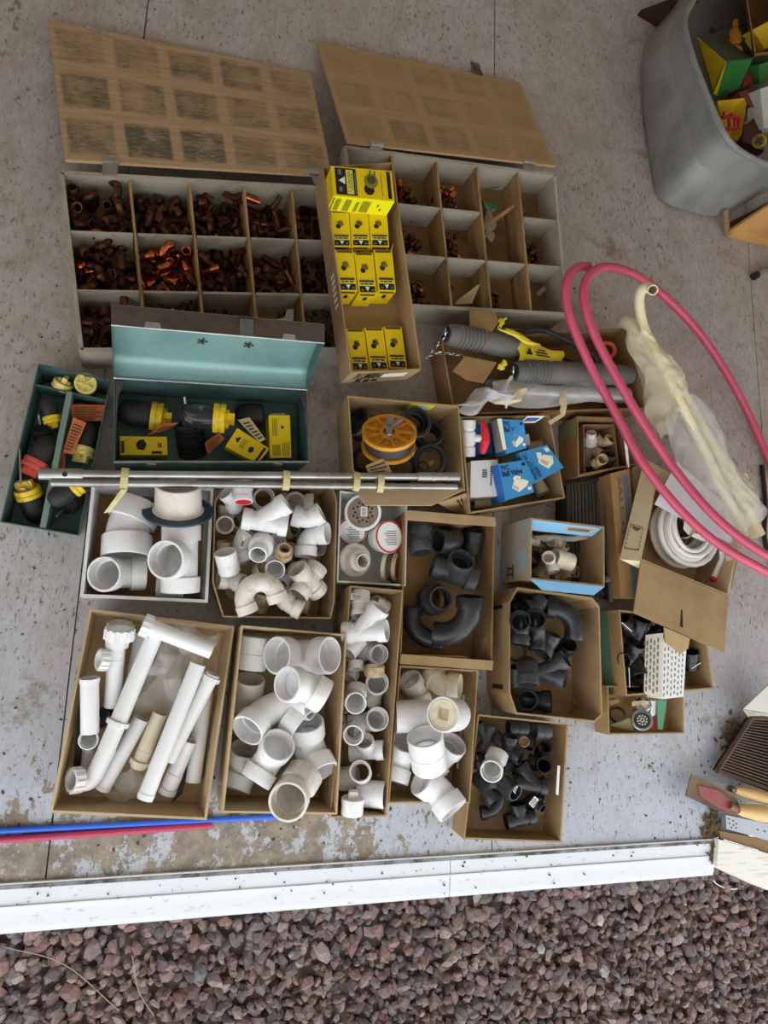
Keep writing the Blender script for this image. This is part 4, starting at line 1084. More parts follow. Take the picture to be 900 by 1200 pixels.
# ------------------------------------------------------------------ F: shallow white box of large fittings
kF = crop(5, 80, 550)
box_F, tF, bF = carton_box('cardboard_box', 'shallow white cardboard box of large white fittings beside the steel tray', 'box', [kF(140, 62), kF(852, 108), kF(818, 782), kF(68, 748)], .12, card_w, t=.008, shrink=.97)
sheet('box_liner', [P(*kF(145, 720), .0) for _ in (0,)]+[P(*kF(800, 745), 0), P(*kF(830, 130), 0), P(*kF(165, 100), 0)], .002, card, box_F) if False else None
g = G().hexa([p+Vector((0, 0, .0085)) for p in [bF[3], bF[2], bF[1], bF[0]]], [p+Vector((0, 0, .0095)) for p in [bF[3], bF[2], bF[1], bF[0]]])
cF = sum(bF, Vector())/4
g.v = [Vector((cF.x+(p.x-cF.x)*.94, cF.y+(p.y-cF.y)*.94, p.z)) for p in g.v]; g.make('box_floor', card_d, box_F)
WB = 'in the shallow white box'
t = thingM('closet_flange', 'white pipe flange with a dark blue bolt ring, top right of the shallow white box', 'pipe fitting', M_at(*kF(645, 236), .15, 41, (.0, .9, .43)))
T['cf_hub'] = fit_tube('cf_hub', [(-.15, .6), (0, .72), (.08, .66), (.74, .63), (.78, .61)], [(-.15, .54), (.74, .54), (.78, .55)])
T['cf_ring'] = fit_tube('cf_ring', [(-.09, .98), (-.07, 1), (-.03, 1), (-.01, .98)], [(-.09, .62), (-.01, .62)])
sub('hub', T['cf_hub'], pvc_o, t); FL_ = CUR.pop(); sub('bolt_ring', T['cf_ring'], mat('dark blue plastic', '#1f3a50', .4), t)
PE = 'pipe_elbow'; PTe = 'pipe_tee'; PC = 'pipe_coupling'; PW = 'pipe_wye'; PA = 'pipe_adapter'; PB = 'pipe_bushing'; CF_ = 'pipe fitting'
place('elbow22', PE, *kF(348, 350), .075, 28.5, (-.03, -.93, .28), (1, 0, .1), pvc, 'slightly bent white fitting lying at the upper left '+WB, CF_)
place('tee', PTe, *kF(660, 522), .055, 22.5, (0, 1, .05), (-.42, -.12, .9), pvc, 'large white tee whose mouth faces up in the middle '+WB, CF_)
place('elbow60', PE, *kF(178, 645), .11, 21, (-.42, -.03, .9), (.8, 0, .3), pvc, 'white elbow with its mouth up in the near left corner '+WB, CF_, anchor='A')
place('shortpipe', PC, *kF(600, 690), .04, 14, (1, -.03, .02), None, pvc, 'short white pipe lying at the near right '+WB, CF_)
settle(box_F)
# ------------------------------------------------------------------ G: small white fittings
kG = crop(5.294, 240, 550)
box_G, tG, bG = carton_box('cardboard_box', 'cardboard box heaped with small white fittings below the steel pipes', 'box',
    [kG(118, 95), kG(790, 88), kG(822, 200), kG(806, 820), kG(782, 928), kG(112, 918), kG(46, 700), kG(60, 195)], .13, card, shrink=.95)
SB = 'in the small white fittings box'
def g_(tm, name, x, y, z, r, d, u, m, lab, anchor=(0, 0, 0)): return place(tm, name, *kG(x, y), z, r/5.294, d, u, m, lab+' '+SB, CF_, None, anchor)
a_ = g_('longcoupling', PA, 238, 130, .125, 60, (0, -.93, .34), None, pvc, 'white adapter with a red inside at the far left')
sub('red_plug', smoothmesh('redplug', *lathe([(1.22, 0), (1.22, .83), (1.27, .83), (1.27, 0)]), angle=30), redp, a_)
g_('coupling', PC, 365, 133, .115, 66, (.12, .1, .98), None, pvc, 'white coupling standing mouth up beside the red one')
g_('tee', PTe, 585, 165, .075, 60, (1, -.06, .06), (-.12, .06, 1), pvc_o, 'white tee with its mouth up at the far right')
g_('elbow45', PE, 165, 175, .09, 56, (-.6, .62, .42), (-.5, -.2, -.8), pvc, 'white elbow reaching into the far left corner')
g_('elbow45', PE, 280, 232, .085, 50, (-.15, .3, .93), (.6, -.2, 0), tan_p, 'tan lined small elbow behind the big wye', 'A')
g_('wye', PW, 340, 322, .125, 70, (1, -.17, .02), (0, 1, .22), pvc, 'largest white wye lying on top near the far end')
g_('elbow45', PE, 640, 312, .115, 68, (.86, .46, .15), (-.4, .9, .1), pvc, 'upper white elbow pointing at the right wall')
g_('elbow90', PE, 630, 402, .105, 70, (.93, .04, .36), (-.25, -1, .1), pvc, 'lower white elbow aimed at the right wall')
a_ = g_('elbow60', PE, 215, 470, .1, 66, (.35, -.92, .1), (.75, .55, .25), pvc, 'bulging white elbow with a barcode sticker')
g_('reducer', PA, 345, 490, .13, 78, (-.18, -.5, .84), None, pvc, 'stepped white reducer facing the viewer in the middle')
g_('elbow90', PE, 125, 345, .115, 58, (.0, -.06, 1), (.1, 1, 0), pvc_o, 'white elbow with its mouth up by the left wall', 'A')
g_('ring', PC, 108, 470, .085, 48, (0, 1, .25), None, tan_p, 'short tan sleeve by the left wall')
g_('coupling', PC, 140, 575, .12, 68, (-.22, .88, .42), None, pvc, 'white coupling leaning on the left wall, mouth up')
g_('elbow45', PE, 150, 700, .095, 60, (-.95, .1, .3), (.1, -.2, .95), pvc_o, 'white elbow by the left wall, near the trap bend')
g_('elbow90', PE, 462, 435, .09, 52, (.5, .45, .72), (-.5, -.6, .3), pvc, 'white elbow half under the big wye', 'A')
g_('bushing', PB, 490, 515, .095, 58, (.1, .5, .86), None, tan_p, 'tan bushing facing up in the middle right')
g_('elbow45', PE, 435, 625, .12, 63, (0, -.25, .97), (.1, .9, -.2), pvc, 'white elbow with a wide open mouth in the middle', 'A')
g_('ring', PC, 345, 630, .07, 52, (.62, .5, .6), None, cream, 'dark mouthed short sleeve left of the open elbow')
T['cross'] = fit_multi('cross', [((1, 0, 0), 1.7), ((-1, 0, 0), 1.7), ((0, 1, 0), 1.7), ((0, -1, 0), 1.7)])
g_('cross', 'pipe_cross', 640, 690, .09, 68, (-.58, .62, .5), (-.62, -.6, .42), pvc_o, 'four mouthed white cross at the near right')
g_('ring', PC, 492, 705, .08, 56, (-.5, -.6, .55), None, pvc, 'short white sleeve between the open elbow and the cross')
g_('ubend', 'trap_bend', 345, 800, .115, 66, (.93, .36, 0), (-.36, .93, .12), pvc_o, 'soiled white U-shaped trap bend at the near end')
g_('elbow22', PE, 535, 848, .1, 60, (.9, -.4, .1), (.3, .9, 0), pvc_o, 'white elbow continuing the trap bend at the near right')
g_('ring', PC, 630, 862, .07, 60, (1, -.2, .15), None, tan_p, 'short tan sleeve at the near right corner')
g_('bell', PA, 345, 860, .05, 55, (.2, .9, .3), None, tan_p, 'tan fitting inside the curve of the trap bend')
p = P(*kG(232, 455), .165)
def sticker(pts, z, parent, m=paper, bars=7, vertical=False):
    p = [P(x, y, z) for x, y in pts]; o = sheet('sticker', p, .0008, m, parent); q = [p[3], p[2], p[1], p[0]]
    o2 = ink(q, [(.1+.8*k/bars, .3, .1+.8*k/bars+.45/bars, .85) for k in range(bars)]+[(.1, .08, .8, .18)], ink_g, o, 'barcode', off=.0008); return o
sticker([kG(215, 480), kG(240, 408), kG(262, 418), kG(236, 492)], .155, a_, bars=1)
ob = settle(box_G)
strew(ob, bG, 26, ['coupling', 'elbow45', 'bell', 'elbow90', 'ring'], .021, .026, [pvc_o, tan_p], 'half buried soiled fitting at the bottom of the heap in the small white fittings box', 'buried small white fittings', (PC, PE, PA, PE, PC))
# ------------------------------------------------------------------ H: little white box with strainers and flanges
kH = crop(9.474, 390, 570)
box_H, tH, bH = carton_box('cardboard_box', 'little white cardboard box of drain flanges beside the narrow box', 'box', [kH(80, 45), kH(830, 140), kH(810, 1105), kH(45, 1060)], .115, card_w, t=.004, shrink=.97)
G().slab([tH[3]+Vector((0, -.001, 0)), tH[2]+Vector((0, -.001, 0)), tH[2]+Vector((0, -.002, -.03)), tH[3]+Vector((0, -.002, -.03))], .001).make('green_stripe', mat('green print', '#7fb24c', .5), box_H)
HB = 'in the little white box'
T['disc'] = fit_tube('disc', [(-.5, .93), (-.48, .95), (.0, .95), (.02, 1), (.1, 1), (.12, .97)], [(-.5, .85), (.02, .85), (.12, .85)])
T['lidface'] = smoothmesh('lidface', *lathe([(.04, 0), (.04, .87), (.09, .87), (.09, 0)]), angle=30)
t = thingM('floor_drain', 'grey brown drain with a pierced round cover and white sticker '+HB, 'floor drain', M_at(*kH(335, 290), .115, 205/9.474, (-.08, .12, .98), (0, 1, 0)))
sub('drain_ring', T['disc'], white_m, t)
cv = sub('drain_cover', T['lidface'], mat('grey brown plastic', '#8d7d72', .45, col2='#7c6c62', scale=3), t)
holes = G()
for k in range(16):
    a = 2*math.pi*k/16; rr_ = .55 if k % 2 else .42
    c = Vector((.088, math.cos(a)*rr_, math.sin(a)*rr_)); holes.sweep([c, c+Vector((.006, 0, 0))], .062, 12)
sub('drain_hole', smoothmesh('holes', holes.v, holes.f, 30), ink_k, cv)
g = G(); g.box((.096, -.22, -.24), (.1, .3, .12)); st_ = sub('sticker', smoothmesh('stk', g.v, g.f, 30), paper, cv)
g = G()
for k in range(6): g.box((.1, -.16+.07*k, -.18), (.102, -.12+.07*k, .06))
sub('barcode', smoothmesh('bc', g.v, g.f, 30), ink_g, st_)
def can(px, py, z, r, d, label, print_=True):
    t = thingM('drain_drum', label, 'drain fitting', M_at(*kH(px, py), z, r/9.474, d, (0, 1, 0)))
    sub('drum', T['drumbody'], pvc, t); lf = sub('lid_label', T['lidface'], paper, t)
    sub('red_band', T['redband'], ink_r, t)
    g = G()
    for k in range(7): g.box((.091, -.5+.13*k, -.5), (.093, -.44+.13*k, .2+.25*((k*7) % 3)/3))
    sub('small_print', T.get('cprint') or T.setdefault('cprint', smoothmesh('cprint', g.v, g.f, 30)), ink_g, lf)
T['drumbody'] = fit_tube('drumbody', [(-1.0, .85), (-.3, .85), (-.28, 1), (.05, 1), (.06, .98)], [(-1.0, .78), (.06, .78)])
T['redband'] = fit_tube('redband', [(.03, .99), (.1, .98)], [(.03, .88), (.1, .88)])
can(215, 500, .06, 165, (-.15, -.35, .92), 'red rimmed white drum partly under the pierced drain '+HB)
can(640, 560, .1, 185, (.55, .08, .8), 'red rimmed white drum with a printed label '+HB)
T['rosette'] = fit_tube('rosette', [(-.25, .95), (-.2, 1), (-.05, 1), (0, .95), (.05, .7), (.6, .62), (.62, .42), (1.0, .42)], [(-.25, .35), (1.0, .35)])
place('rosette', 'toilet_flange', *kH(255, 820), .075, 190/9.474, (.42, -.06, .9), None, pvc_o, 'cream white flange with a round mouth at the near left '+HB, 'pipe fitting')
for i, (x, mm_, rr_) in enumerate(((600, cream, 160), (665, mat('brown rubber', '#54463b', .6), 165), (715, tan_p, 165))):
    place('ring', 'gasket_disc', *kH(x, 890), .055+.0*i, rr_/9.474, (.93, -.1, .3), None, mm_, ('cream disc standing on edge beside the flange ', 'brown disc standing on edge ', 'tan disc standing on edge by the right wall ')[i]+HB, 'disc')
for o in bpy.data.objects:
    if o.name.startswith('gasket_disc'): o.scale.x *= .28

settle(box_H)
# ------------------------------------------------------------------ L: box of white drain pipes
kL = crop(3.913, 50, 700)
box_L, tL, bL = carton_box('cardboard_box', 'cardboard box of long white drain pipes by the blue and pink tubes', 'box', [kL(215, 52), kL(880, 132), kL(752, 1022), kL(32, 988)], .13, card_l, t=.006, shrink=.955)
for a, b_, c in ((.1, .42, 0),):
    g = G()
    for k in range(14):
        p = P(*kL(85+k*11, 905+k*3), .0125); q = P(*kL(75+k*12, 935+k*2), .0125); g.sweep([p, q], .0016, 6)
    g.make('torn_flutes', card_d, box_L)
LB = 'in the drain pipe box'
def tubeto(name, lab, a, b_, za, zb_, rpx, m=pvc, ends=(), cat='pipe', seg=22, extra=None):
    """straight hollow pipe between two photographed points; ends: (where 0..1, width, radius factor) collars as parts"""
    p, q = P(*a, za), P(*b_, zb_); r_ = rpx*depth(p.lerp(q, .5))/F
    o = G().sweep([p, q], r_, seg, inner=r_*.9).make(name, m, smooth=True, angle=40); tag(o, lab, cat)
    d = (q-p).normalized(); L_ = (q-p).length
    for (t0, wd, k) in ends:
        c = p+d*(L_*t0)
        g = G().sweep([c-d*wd*r_/2, c+d*wd*r_/2], r_*k, seg, inner=r_*(1.005 if k > 1.05 else .9)); nb = 12
        if k > 1.2:
            u = d.orthogonal().normalized(); w_ = d.cross(u)
            for i in range(nb):
                a2 = 2*math.pi*i/nb; n_ = u*math.cos(a2)+w_*math.sin(a2); s_ = d.cross(n_)*r_*.1
                c2 = c+n_*r_*k; g.slab([c2-d*wd*r_/2.2-s_, c2+d*wd*r_/2.2-s_, c2+d*wd*r_/2.2+s_, c2-d*wd*r_/2.2+s_], r_*.14)
        g.make('slip_nut' if k > 1.2 else 'collar', m, o, smooth=True, angle=30)
    CUR.append(o); return o
# lower layer first
film_l = film
tubeto('drain_pipe', 'white pipe lying lowest along the right wall '+LB, kL(690, 845), kL(745, 430), .045, .06, 9)
tubeto('drain_pipe', 'white pipe under the clear bag, reaching the far wall '+LB, kL(400, 470), kL(455, 165), .04, .05, 8.5)
place('elbow90s', PE, *kL(560, 330), .045, 10, (.1, .9, .3), (-1, -.2, 0), pvc, 'white elbow inside the clear bag '+LB, CF_)
place('elbow45', PE, *kL(590, 430), .04, 10, (.6, -.6, .3), (0, 1, 0), pvc, 'white bent piece inside the clear bag, nearer the middle '+LB, CF_)
place('coupling', PC, *kL(650, 200), .04, 11, (-.5, .7, .4), None, pvc, 'white coupling inside the clear bag by the far right corner '+LB, CF_)
film2 = film
bag = crumple([P(*kL(520, 110), .075), P(*kL(790, 160), .07), P(*kL(700, 520), .06), P(*kL(440, 560), .06)], .0015, film, 'plastic_bag', 'clear plastic bag of fittings at the far right of the drain pipe box', 'bag', 12, .022, 21)
crumple([P(*kL(340, 770), .045), P(*kL(450, 800), .05), P(*kL(530, 950), .03), P(*kL(300, 915), .03)], .0015, film, 'plastic_bag', 'clear plastic bag between the pipes at the near end of the box', 'bag', 8, .016, 22)
blk = mat('black film', '#191919', .3)
tag(sheet('black_strip', [P(*kL(165, 500), .02), P(*kL(205, 500), .02), P(*kL(180, 780), .016), P(*kL(140, 780), .016)], .003, blk), 'black plastic strip along the left wall of the drain pipe box', 'strip')
tag(sheet('black_strip', [P(*kL(655, 790), .02), P(*kL(690, 700), .02), P(*kL(640, 900), .02), P(*kL(590, 945), .02)], .003, blk), 'black plastic strip under the pipes at the near right of the box', 'strip')
# left side group
tubeto('drain_pipe', 'short white tailpiece with a flared top by the left wall '+LB, kL(217, 620), kL(215, 372), .06, .085, 10.5, ends=((.97, .5, 1.08),))
place('elbow90s', PE, *kL(210, 655), .085, 11.5, (-.02, -.15, .98), (0, 1, 0), pvc, 'white elbow mouth up below the short tailpiece '+LB, CF_, anchor='A')
tubeto('drain_pipe', 'white tee-topped pipe with two slip nuts at the far left '+LB, kL(318, 500), kL(342, 205), .06, .1, 9.6, ends=((.97, .8, 1.3), (.72, .2, 1.05)))
t = thingM('slip_nut', 'ribbed white slip nut standing on edge at the far left '+LB, 'slip nut', M_at(*kL(275, 287), .095, 11.5, (-.9, .05, .35)))
nutm = G().sweep([Vector((-.45, 0, 0)), Vector((.45, 0, 0))], 1, 24, inner=.78)
for i in range(12):
    a = 2*math.pi*i/12; nutm.box((-.4, -.08, .97), (.4, .08, 1.12)) if False else nutm.add([Vector((x, y*math.cos(a)-z*math.sin(a), y*math.sin(a)+z*math.cos(a))) for x in (-.4, .4) for y, z in ((-.1, .95), (.1, .95), (.1, 1.12), (-.1, 1.12))], [(0, 1, 2, 3), (7, 6, 5, 4), (0, 4, 5, 1), (1, 5, 6, 2), (2, 6, 7, 3), (3, 7, 4, 0)])
T['nut'] = smoothmesh('nut', nutm.v, nutm.f, 25)
sub('nut_body', T['nut'], pvc, t)
for (x, y, z, r, d, l) in ((352, 168, .105, 15.5, (.05, .93, .3), 'ribbed white slip nut with its bore toward the far wall '), (362, 118, .09, 14, (.05, .8, .55), 'ribbed white slip nut touching the far wall ')):
    t = thingM('slip_nut', l+LB, 'slip nut', M_at(*kL(x, y), z, r, d)); sub('nut_body', T['nut'], pvc, t)
place('coupling', PC, *kL(285, 270), .06, 9, (-.6, .6, .4), None, cream, 'cream fitting behind the left slip nuts '+LB, CF_)
place('coupling', PC, *kL(290, 540), .03, 11, (.6, .5, .5), None, black, 'black coupling at the bottom beside the short tailpiece '+LB, CF_)
tubeto('drain_pipe', 'thin white pipe under the short elbow '+LB, kL(205, 790), kL(215, 690), .03, .04, 8)
# big tee pipe across the box
o = tubeto('drain_pipe', 'longest white pipe, running diagonally with a nut '+LB, kL(290, 705), kL(512, 178), .105, .13, 10, ends=((.24, .55, 1.28),))
o = tubeto('drain_pipe', 'white pipe lying level across the far end '+LB, kL(470, 128), kL(775, 245), .15, .145, 9.8, ends=((.02, 1.0, 1.3),))
pts = [P(*kL(300, 690), .1), P(*kL(265, 760), .095), P(*kL(235, 815), .09), P(*kL(205, 845), .09), P(*kL(160, 845), .09)]
r_ = 9.8*depth(pts[0])/F; o = G().sweep(spline(pts, 5), r_*1.05, 22, inner=r_*.92).make('drain_bend', pvc, smooth=True); tag(o, 'white bent end of the longest pipe at the near left '+LB, 'pipe')
t = thingM('slip_nut', 'ribbed white slip nut at the near left corner '+LB, 'slip nut', M_at(*kL(152, 838), .1, 13.5, (-.85, -.1, .5))); sub('nut_body', T['nut'], pvc, t)
# the fan of straight pipes
tubeto('drain_pipe', 'white pipe lying left of the cream collared one '+LB, kL(270, 880), kL(452, 555), .06, .085, 9.3, ends=((.03, .4, 1.08),))
tubeto('drain_pipe', 'cream pipe with a ribbed collar at its near end '+LB, kL(435, 780), kL(540, 530), .065, .095, 8.8, cream, ends=((.1, .6, 1.28), (.3, .15, 1.06)))
tubeto('drain_pipe', 'white pipe with a nut at its upper right end '+LB, kL(575, 745), kL(780, 350), .05, .1, 9, ends=((.95, .6, 1.25),))
tubeto('drain_pipe', 'long white pipe crossing on top at the right '+LB, kL(468, 925), kL(712, 305), .1, .135, 9.4, ends=((.03, .5, 1.06),))
tubeto('drain_pipe', 'short collared white pipe at the near right '+LB, kL(570, 895), kL(672, 655), .045, .08, 9, ends=((.04, .7, 1.15), (.25, 1.8, 1.08)))
settle(box_L)
# ------------------------------------------------------------------ K: box of big white elbows
kK = crop(3.75, 240, 720)
box_K, tK, bK = carton_box('cardboard_box', 'cardboard box of big white elbows beside the drain pipe box', 'box', [kK(160, 47), kK(625, 88), kK(582, 880), kK(75, 872)], .165, card_l, t=.005, shrink=.97)
KB = 'in the white elbow box'
def k_(tm, name, x, y, z, r, d, u, m, lab, anchor=(0, 0, 0)): return place(tm, name, *kK(x, y), z, r/3.75, d, u, m, lab+' '+KB, CF_, None, anchor)
k_('coupling', PC, 188, 168, .09, 68, (.12, 1, .1), None, pvc, 'white coupling on end in the far left corner')
k_('coupling', PC, 190, 345, .07, 66, (.1, .86, .5), None, pvc_o, 'white coupling with its mouth up by the left wall')
k_('elbow90', PE, 425, 180, .08, 80, (.76, .0, .65), (-.65, 0, .76), pvc, 'widest white elbow with two mouths up at the far end')
k_('elbow45', PE, 360, 306, .215, 80, (-.68, .04, .73), (.5, -.6, .55), pvc, 'white elbow below the widest one, mouth to the left', 'A')
k_('sweep90s', PE, 182, 508, .115, 80, (-.5, -.62, .6), (.9, .2, .1), pvc, 'long sweeping white elbow with its mouth at the left wall', 'A')
k_('ring', PC, 400, 462, .13, 78, (.78, -.6, .18), None, pvc, 'white collar standing on edge in the middle')
k_('elbow45', PE, 155, 622, .08, 72, (.1, .78, .62), (-.3, -.7, .4), pvc, 'white elbow with its mouth up at the near left', 'A')
k_('elbow60', PE, 325, 572, .14, 76, (.3, .42, .86), (-.4, -.7, .5), pvc, 'white elbow leaning in the middle, mouth up', 'A')
k_('elbow60', PE, 468, 505, .14, 82, (-.12, .82, .56), (.3, -.9, -.15), pvc, 'white elbow curving down along the right wall', 'A')
k_('elbow45', PE, 365, 825, .205, 88, (-.16, -.3, .94), (.5, .75, .5), pvc_o, 'white elbow with a wide mouth overhanging the near wall', 'A')
ob = settle(box_K)
strew(ob, bK, 9, ['coupling', 'elbow45', 'ring'], .042, .048, [pvc_o], 'half buried white fitting at the bottom of the white elbow box', 'buried big white fittings', (PC, PE, PC))
# ------------------------------------------------------------------ J: long narrow box of small white fittings
kJ = crop(10, 390, 680); kj = crop(6.667, 380, 790)
box_J, tJ, bJ = carton_box('cardboard_box', 'long narrow cardboard box of small white fittings', 'box', [kJ(205, 62), kJ(825, 118), (453, 957), (386.5, 958.5)], .145, card, t=.004, shrink=.975)
ink([bJ[0], bJ[3], tJ[3], tJ[0]], [(.1, .3, .17, .75)], card_l, box_J, name='pale_patch')
JB = 'in the long narrow box'
def j1(tm, name, x, y, z, r, d, u, m, lab, anchor=(0, 0, 0)): return place(tm, name, *kJ(x, y), z, r/10, d, u, m, lab+' '+JB, CF_, None, anchor)
def j2(tm, name, x, y, z, r, d, u, m, lab, anchor=(0, 0, 0)): return place(tm, name, *kj(x, y), z, r/6.667, d, u, m, lab+' '+JB, CF_, None, anchor)
a_ = j1('longcoupling', PA, 318, 285, .12, 118, (-.02, -.93, .36), None, pvc, 'white adapter with a barcode label at the far end')
sticker([kJ(215, 150), kJ(345, 165), kJ(342, 235), kJ(213, 225)], .16, a_, pvc, 8)
j1('wye', PW, 320, 605, .105, 132, (.96, .05, .28), (0, 1, .12), pvc, 'white wye with its mouth to the right')
j1('coupling', PC, 225, 770, .075, 110, (-.5, -.62, .35), None, pvc, 'white coupling below the wye by the left wall')
j1('elbow45', PE, 548, 870, .11, 118, (.42, -.1, .9), (-.9, .3, 0), pvc, 'white elbow holding a smaller bushing inside', 'A')
j1('ring', PC, 272, 1000, .1, 92, (.05, -.94, .3), None, pvc, 'short white sleeve by the left wall')
j1('ring', PC, 490, 1060, .08, 118, (0, .97, .22), None, tan_p, 'short tan sleeve by the right wall')
j2('elbow90', PE, 447, 102, .115, 92, (.05, .08, 1), (-.4, -1, 0), pvc, 'white elbow mouth up beside the tan sleeve', 'A')
j2('elbow45', PE, 245, 228, .12, 86, (0, -.2, .97), (.1, 1, -.2), pvc, 'white elbow with its round mouth up by the left wall', 'A')
j2('elbow90', PE, 442, 348, .12, 92, (.25, .1, .95), (-1, -.25, 0), pvc, 'white elbow with a plug showing inside by the right wall', 'A')
j2('coupling', PC, 235, 455, .125, 80, (-.1, -.28, .95), None, pvc, 'white coupling standing mouth up by the left wall')
j2('tee', PTe, 345, 600, .09, 76, (.98, .05, .15), (-.3, .55, .78), pvc, 'white tee lying across the box')
j2('coupling', PC, 285, 768, .11, 84, (-.06, .1, .99), None, pvc, 'white coupling with a stepped bore near the near end')
j2('coupling', PC, 168, 818, .06, 92, (.98, .1, .2), None, pvc, 'white coupling lying against the left wall near the near end')
T['cobody'] = fit_tube('cobody', [(-1.1, .95), (-1.05, 1), (-.1, 1), (-.05, 1.06), (.35, 1.06), (.4, 1)], [(-1.1, .84), (.3, .84), (.4, .84)])
T['coplug'] = smoothmesh('coplug', *lathe([(.2, 0), (.2, .9), (.42, .9), (.42, 0)]), angle=30)
g = G(); g.box((.4, -.42, -.42), (1.0, .42, .42)); T['cosq'] = smoothmesh('cosq', g.v, g.f, 20)
t = thingM('cleanout_adapter', 'white cleanout with a square topped plug at the near end '+JB, 'pipe fitting', M_at(*kj(222, 1010), .115, 86/6.667, (.05, .95, .32), (1, 0, 0)))
sub('body', T['cobody'], pvc, t); cp = sub('plug', T['coplug'], pvc_o, t); sub('square_head', T['cosq'], pvc_o, cp)
j2('coupling', PC, 372, 958, .085, 104, (1, -.08, .22), None, pvc, 'white coupling beside the square topped cleanout')
ob = settle(box_J)
strew(ob, bJ, 16, ['coupling', 'elbow45', 'bell', 'ring'], .021, .027, [pvc_o, tan_p, pvc], 'half buried soiled fitting at the bottom of the long narrow box', 'buried fittings in the narrow box', (PC, PE, PA, PC))
# ------------------------------------------------------------------ M: box of large white fittings with newsprint
kM = crop(3.75, 440, 760)
box_M, tM, bM = carton_box('cardboard_box', 'cardboard box of large white fittings padded with newsprint', 'box', [kM(107, 74), kM(452, 96), kM(415, 680), kM(55, 680)], .12, card, t=.004, shrink=.97)
MB_ = 'in the newsprint box'
np_ = crumple([P(*kM(385, 205), .05), P(*kM(432, 215), .06), P(*kM(412, 545), .05), P(*kM(355, 525), .04)], .001, mat('newsprint', '#b9babd', .8), 'newspaper', 'sheet of grey newsprint along the right wall of the white fittings box', 'newspaper', 4, .003, 4)
q = [P(*kM(360, 520), .056), P(*kM(408, 535), .066), P(*kM(428, 225), .076), P(*kM(385, 215), .066)]
ink(q, [(.08+.47*c, .03+.031*k, .45+.47*c, .042+.031*k) for c in range(2) for k in range(30)], ink_g, np_, 'newsprint_lines')
def m_(tm, name, x, y, z, r, d, u, m, lab, anchor=(0, 0, 0)): return place(tm, name, *kM(x, y), z, r/3.75, d, u, m, lab+' '+MB_, CF_, None, anchor)
m_('elbow45', PE, 146, 124, .075, 54, (-.4, .62, .68), (.3, -.9, 0), pvc_o, 'white elbow with its mouth toward the far left corner', 'A')
m_('elbow45', PE, 372, 166, .085, 60, (.95, -.1, .2), (-.6, .6, -.4), cream, 'cream elbow curving toward the right wall at the far end', 'A')
m_('shortpipe', PC, 138, 274, .06, 70, (-1, -.03, .08), None, pvc, 'wide white pipe length lying across the left side')
m_('elbow45', PE, 100, 408, .1, 72, (.3, .72, .62), (-.2, -.8, .3), pvc, 'white elbow with its mouth up by the left wall', 'A')
t = thingM('cleanout_plug', 'white fitting closed by a cream plug with a square recess '+MB_, 'pipe fitting', M_at(*kM(300, 290), .18, 78/3.75, (-.36, .0, .93), (.2, 1, 0)))
T['clbody'] = fit_tube('clbody', [(-1.9, .93), (-1.85, .96), (-.35, .96), (-.3, 1), (.12, 1), (.16, .97)], [(-1.9, .84), (.0, .84), (.16, .86)])
sub('hub', T['clbody'], pvc, t)
pl = lathe([(-.1, 0), (-.1, .83), (.1, .83), (.1, .74), (.06, .72), (.06, 0)]); T['clplug'] = smoothmesh('clplug', *pl, angle=30)
cp = sub('plug', T['clplug'], cream, t)
g = G(); s4 = .3
for a, b_ in (((-s4, -s4), (s4, -s4+.06)), ((-s4, s4-.06), (s4, s4)), ((-s4, -s4+.06), (-s4+.06, s4-.06)), ((s4-.06, -s4+.06), (s4, s4-.06))): g.box((.055, a[0], a[1]), (.085, b_[0], b_[1]))
g.box((.056, -s4+.06, -s4+.06), (.064, s4-.06, s4-.06)); sub('square_recess', smoothmesh('sqr', g.v, g.f, 20), tan_p, cp)
m_('elbow45', PE, 345, 418, .105, 62, (.5, .56, .66), (-.6, -.6, .2), pvc, 'white elbow with its mouth toward the newsprint', 'A')
m_('coupling', PC, 228, 452, .15, 80, (-.12, .78, .62), None, pvc, 'white coupling tilted on top, mouth toward the far end')
m_('elbow45', PE, 205, 603, .125, 74, (-.72, .48, .5), (.5, -.75, .3), pvc, 'white elbow overhanging the near wall', 'A')
settle(box_M)
# ------------------------------------------------------------------ N: box of small black fittings
kN = crop(6, 520, 830)
box_N, tN, bN = carton_box('cardboard_box', 'cardboard box of small black fittings nearest the threshold', 'box', [kN(240, 42), kN(875, 106), kN(826, 945), kN(138, 920)], .09, card, t=.005, shrink=.965, hs=[.09, .09, .09, .09])
NB = 'in the near black box'
tag(sheet('white_sticker', [P(*kN(800, 402), .088), P(*kN(818, 405), .089), P(*kN(806, 612), .087), P(*kN(788, 605), .086)], .0012, paper, box_N), 'white strip sticker')
def n_(tm, name, x, y, z, r, d, u, m, lab, anchor=(0, 0, 0)): return place(tm, name, *kN(x, y), z, r/6, d, u, m, lab+' '+NB, CF_, None, anchor)
n_('wye', PW, 290, 215, .06, 42, (.35, .9, .1), (-.9, .3, .2), dgrey, 'grey wye in the far left corner')
n_('longcoupling', PA, 515, 130, .065, 54, (-.93, .02, .38), None, black, 'black adapter lying at the far wall')
n_('coupling', PC, 690, 152, .065, 56, (-.86, 0, .5), None, dgrey, 'dark grey coupling in the far right corner')
n_('elbow45', PE, 715, 265, .06, 50, (.15, .15, .97), (-.5, -.8, 0), black, 'farther black elbow mouth by the right wall', 'A')
n_('elbow90', PE, 710, 398, .065, 58, (.1, .1, .98), (-.9, .3, 0), black, 'nearer black elbow mouth by the right wall', 'A')
n_('cap', 'end_plug', 566, 237, .06, 36, (0, .1, .98), None, tan_p, 'round tan plug between the black fittings')
n_('elbow90', PE, 440, 300, .065, 56, (.85, -.4, .3), (.0, 1, .2), black, 'black elbow behind the white one')
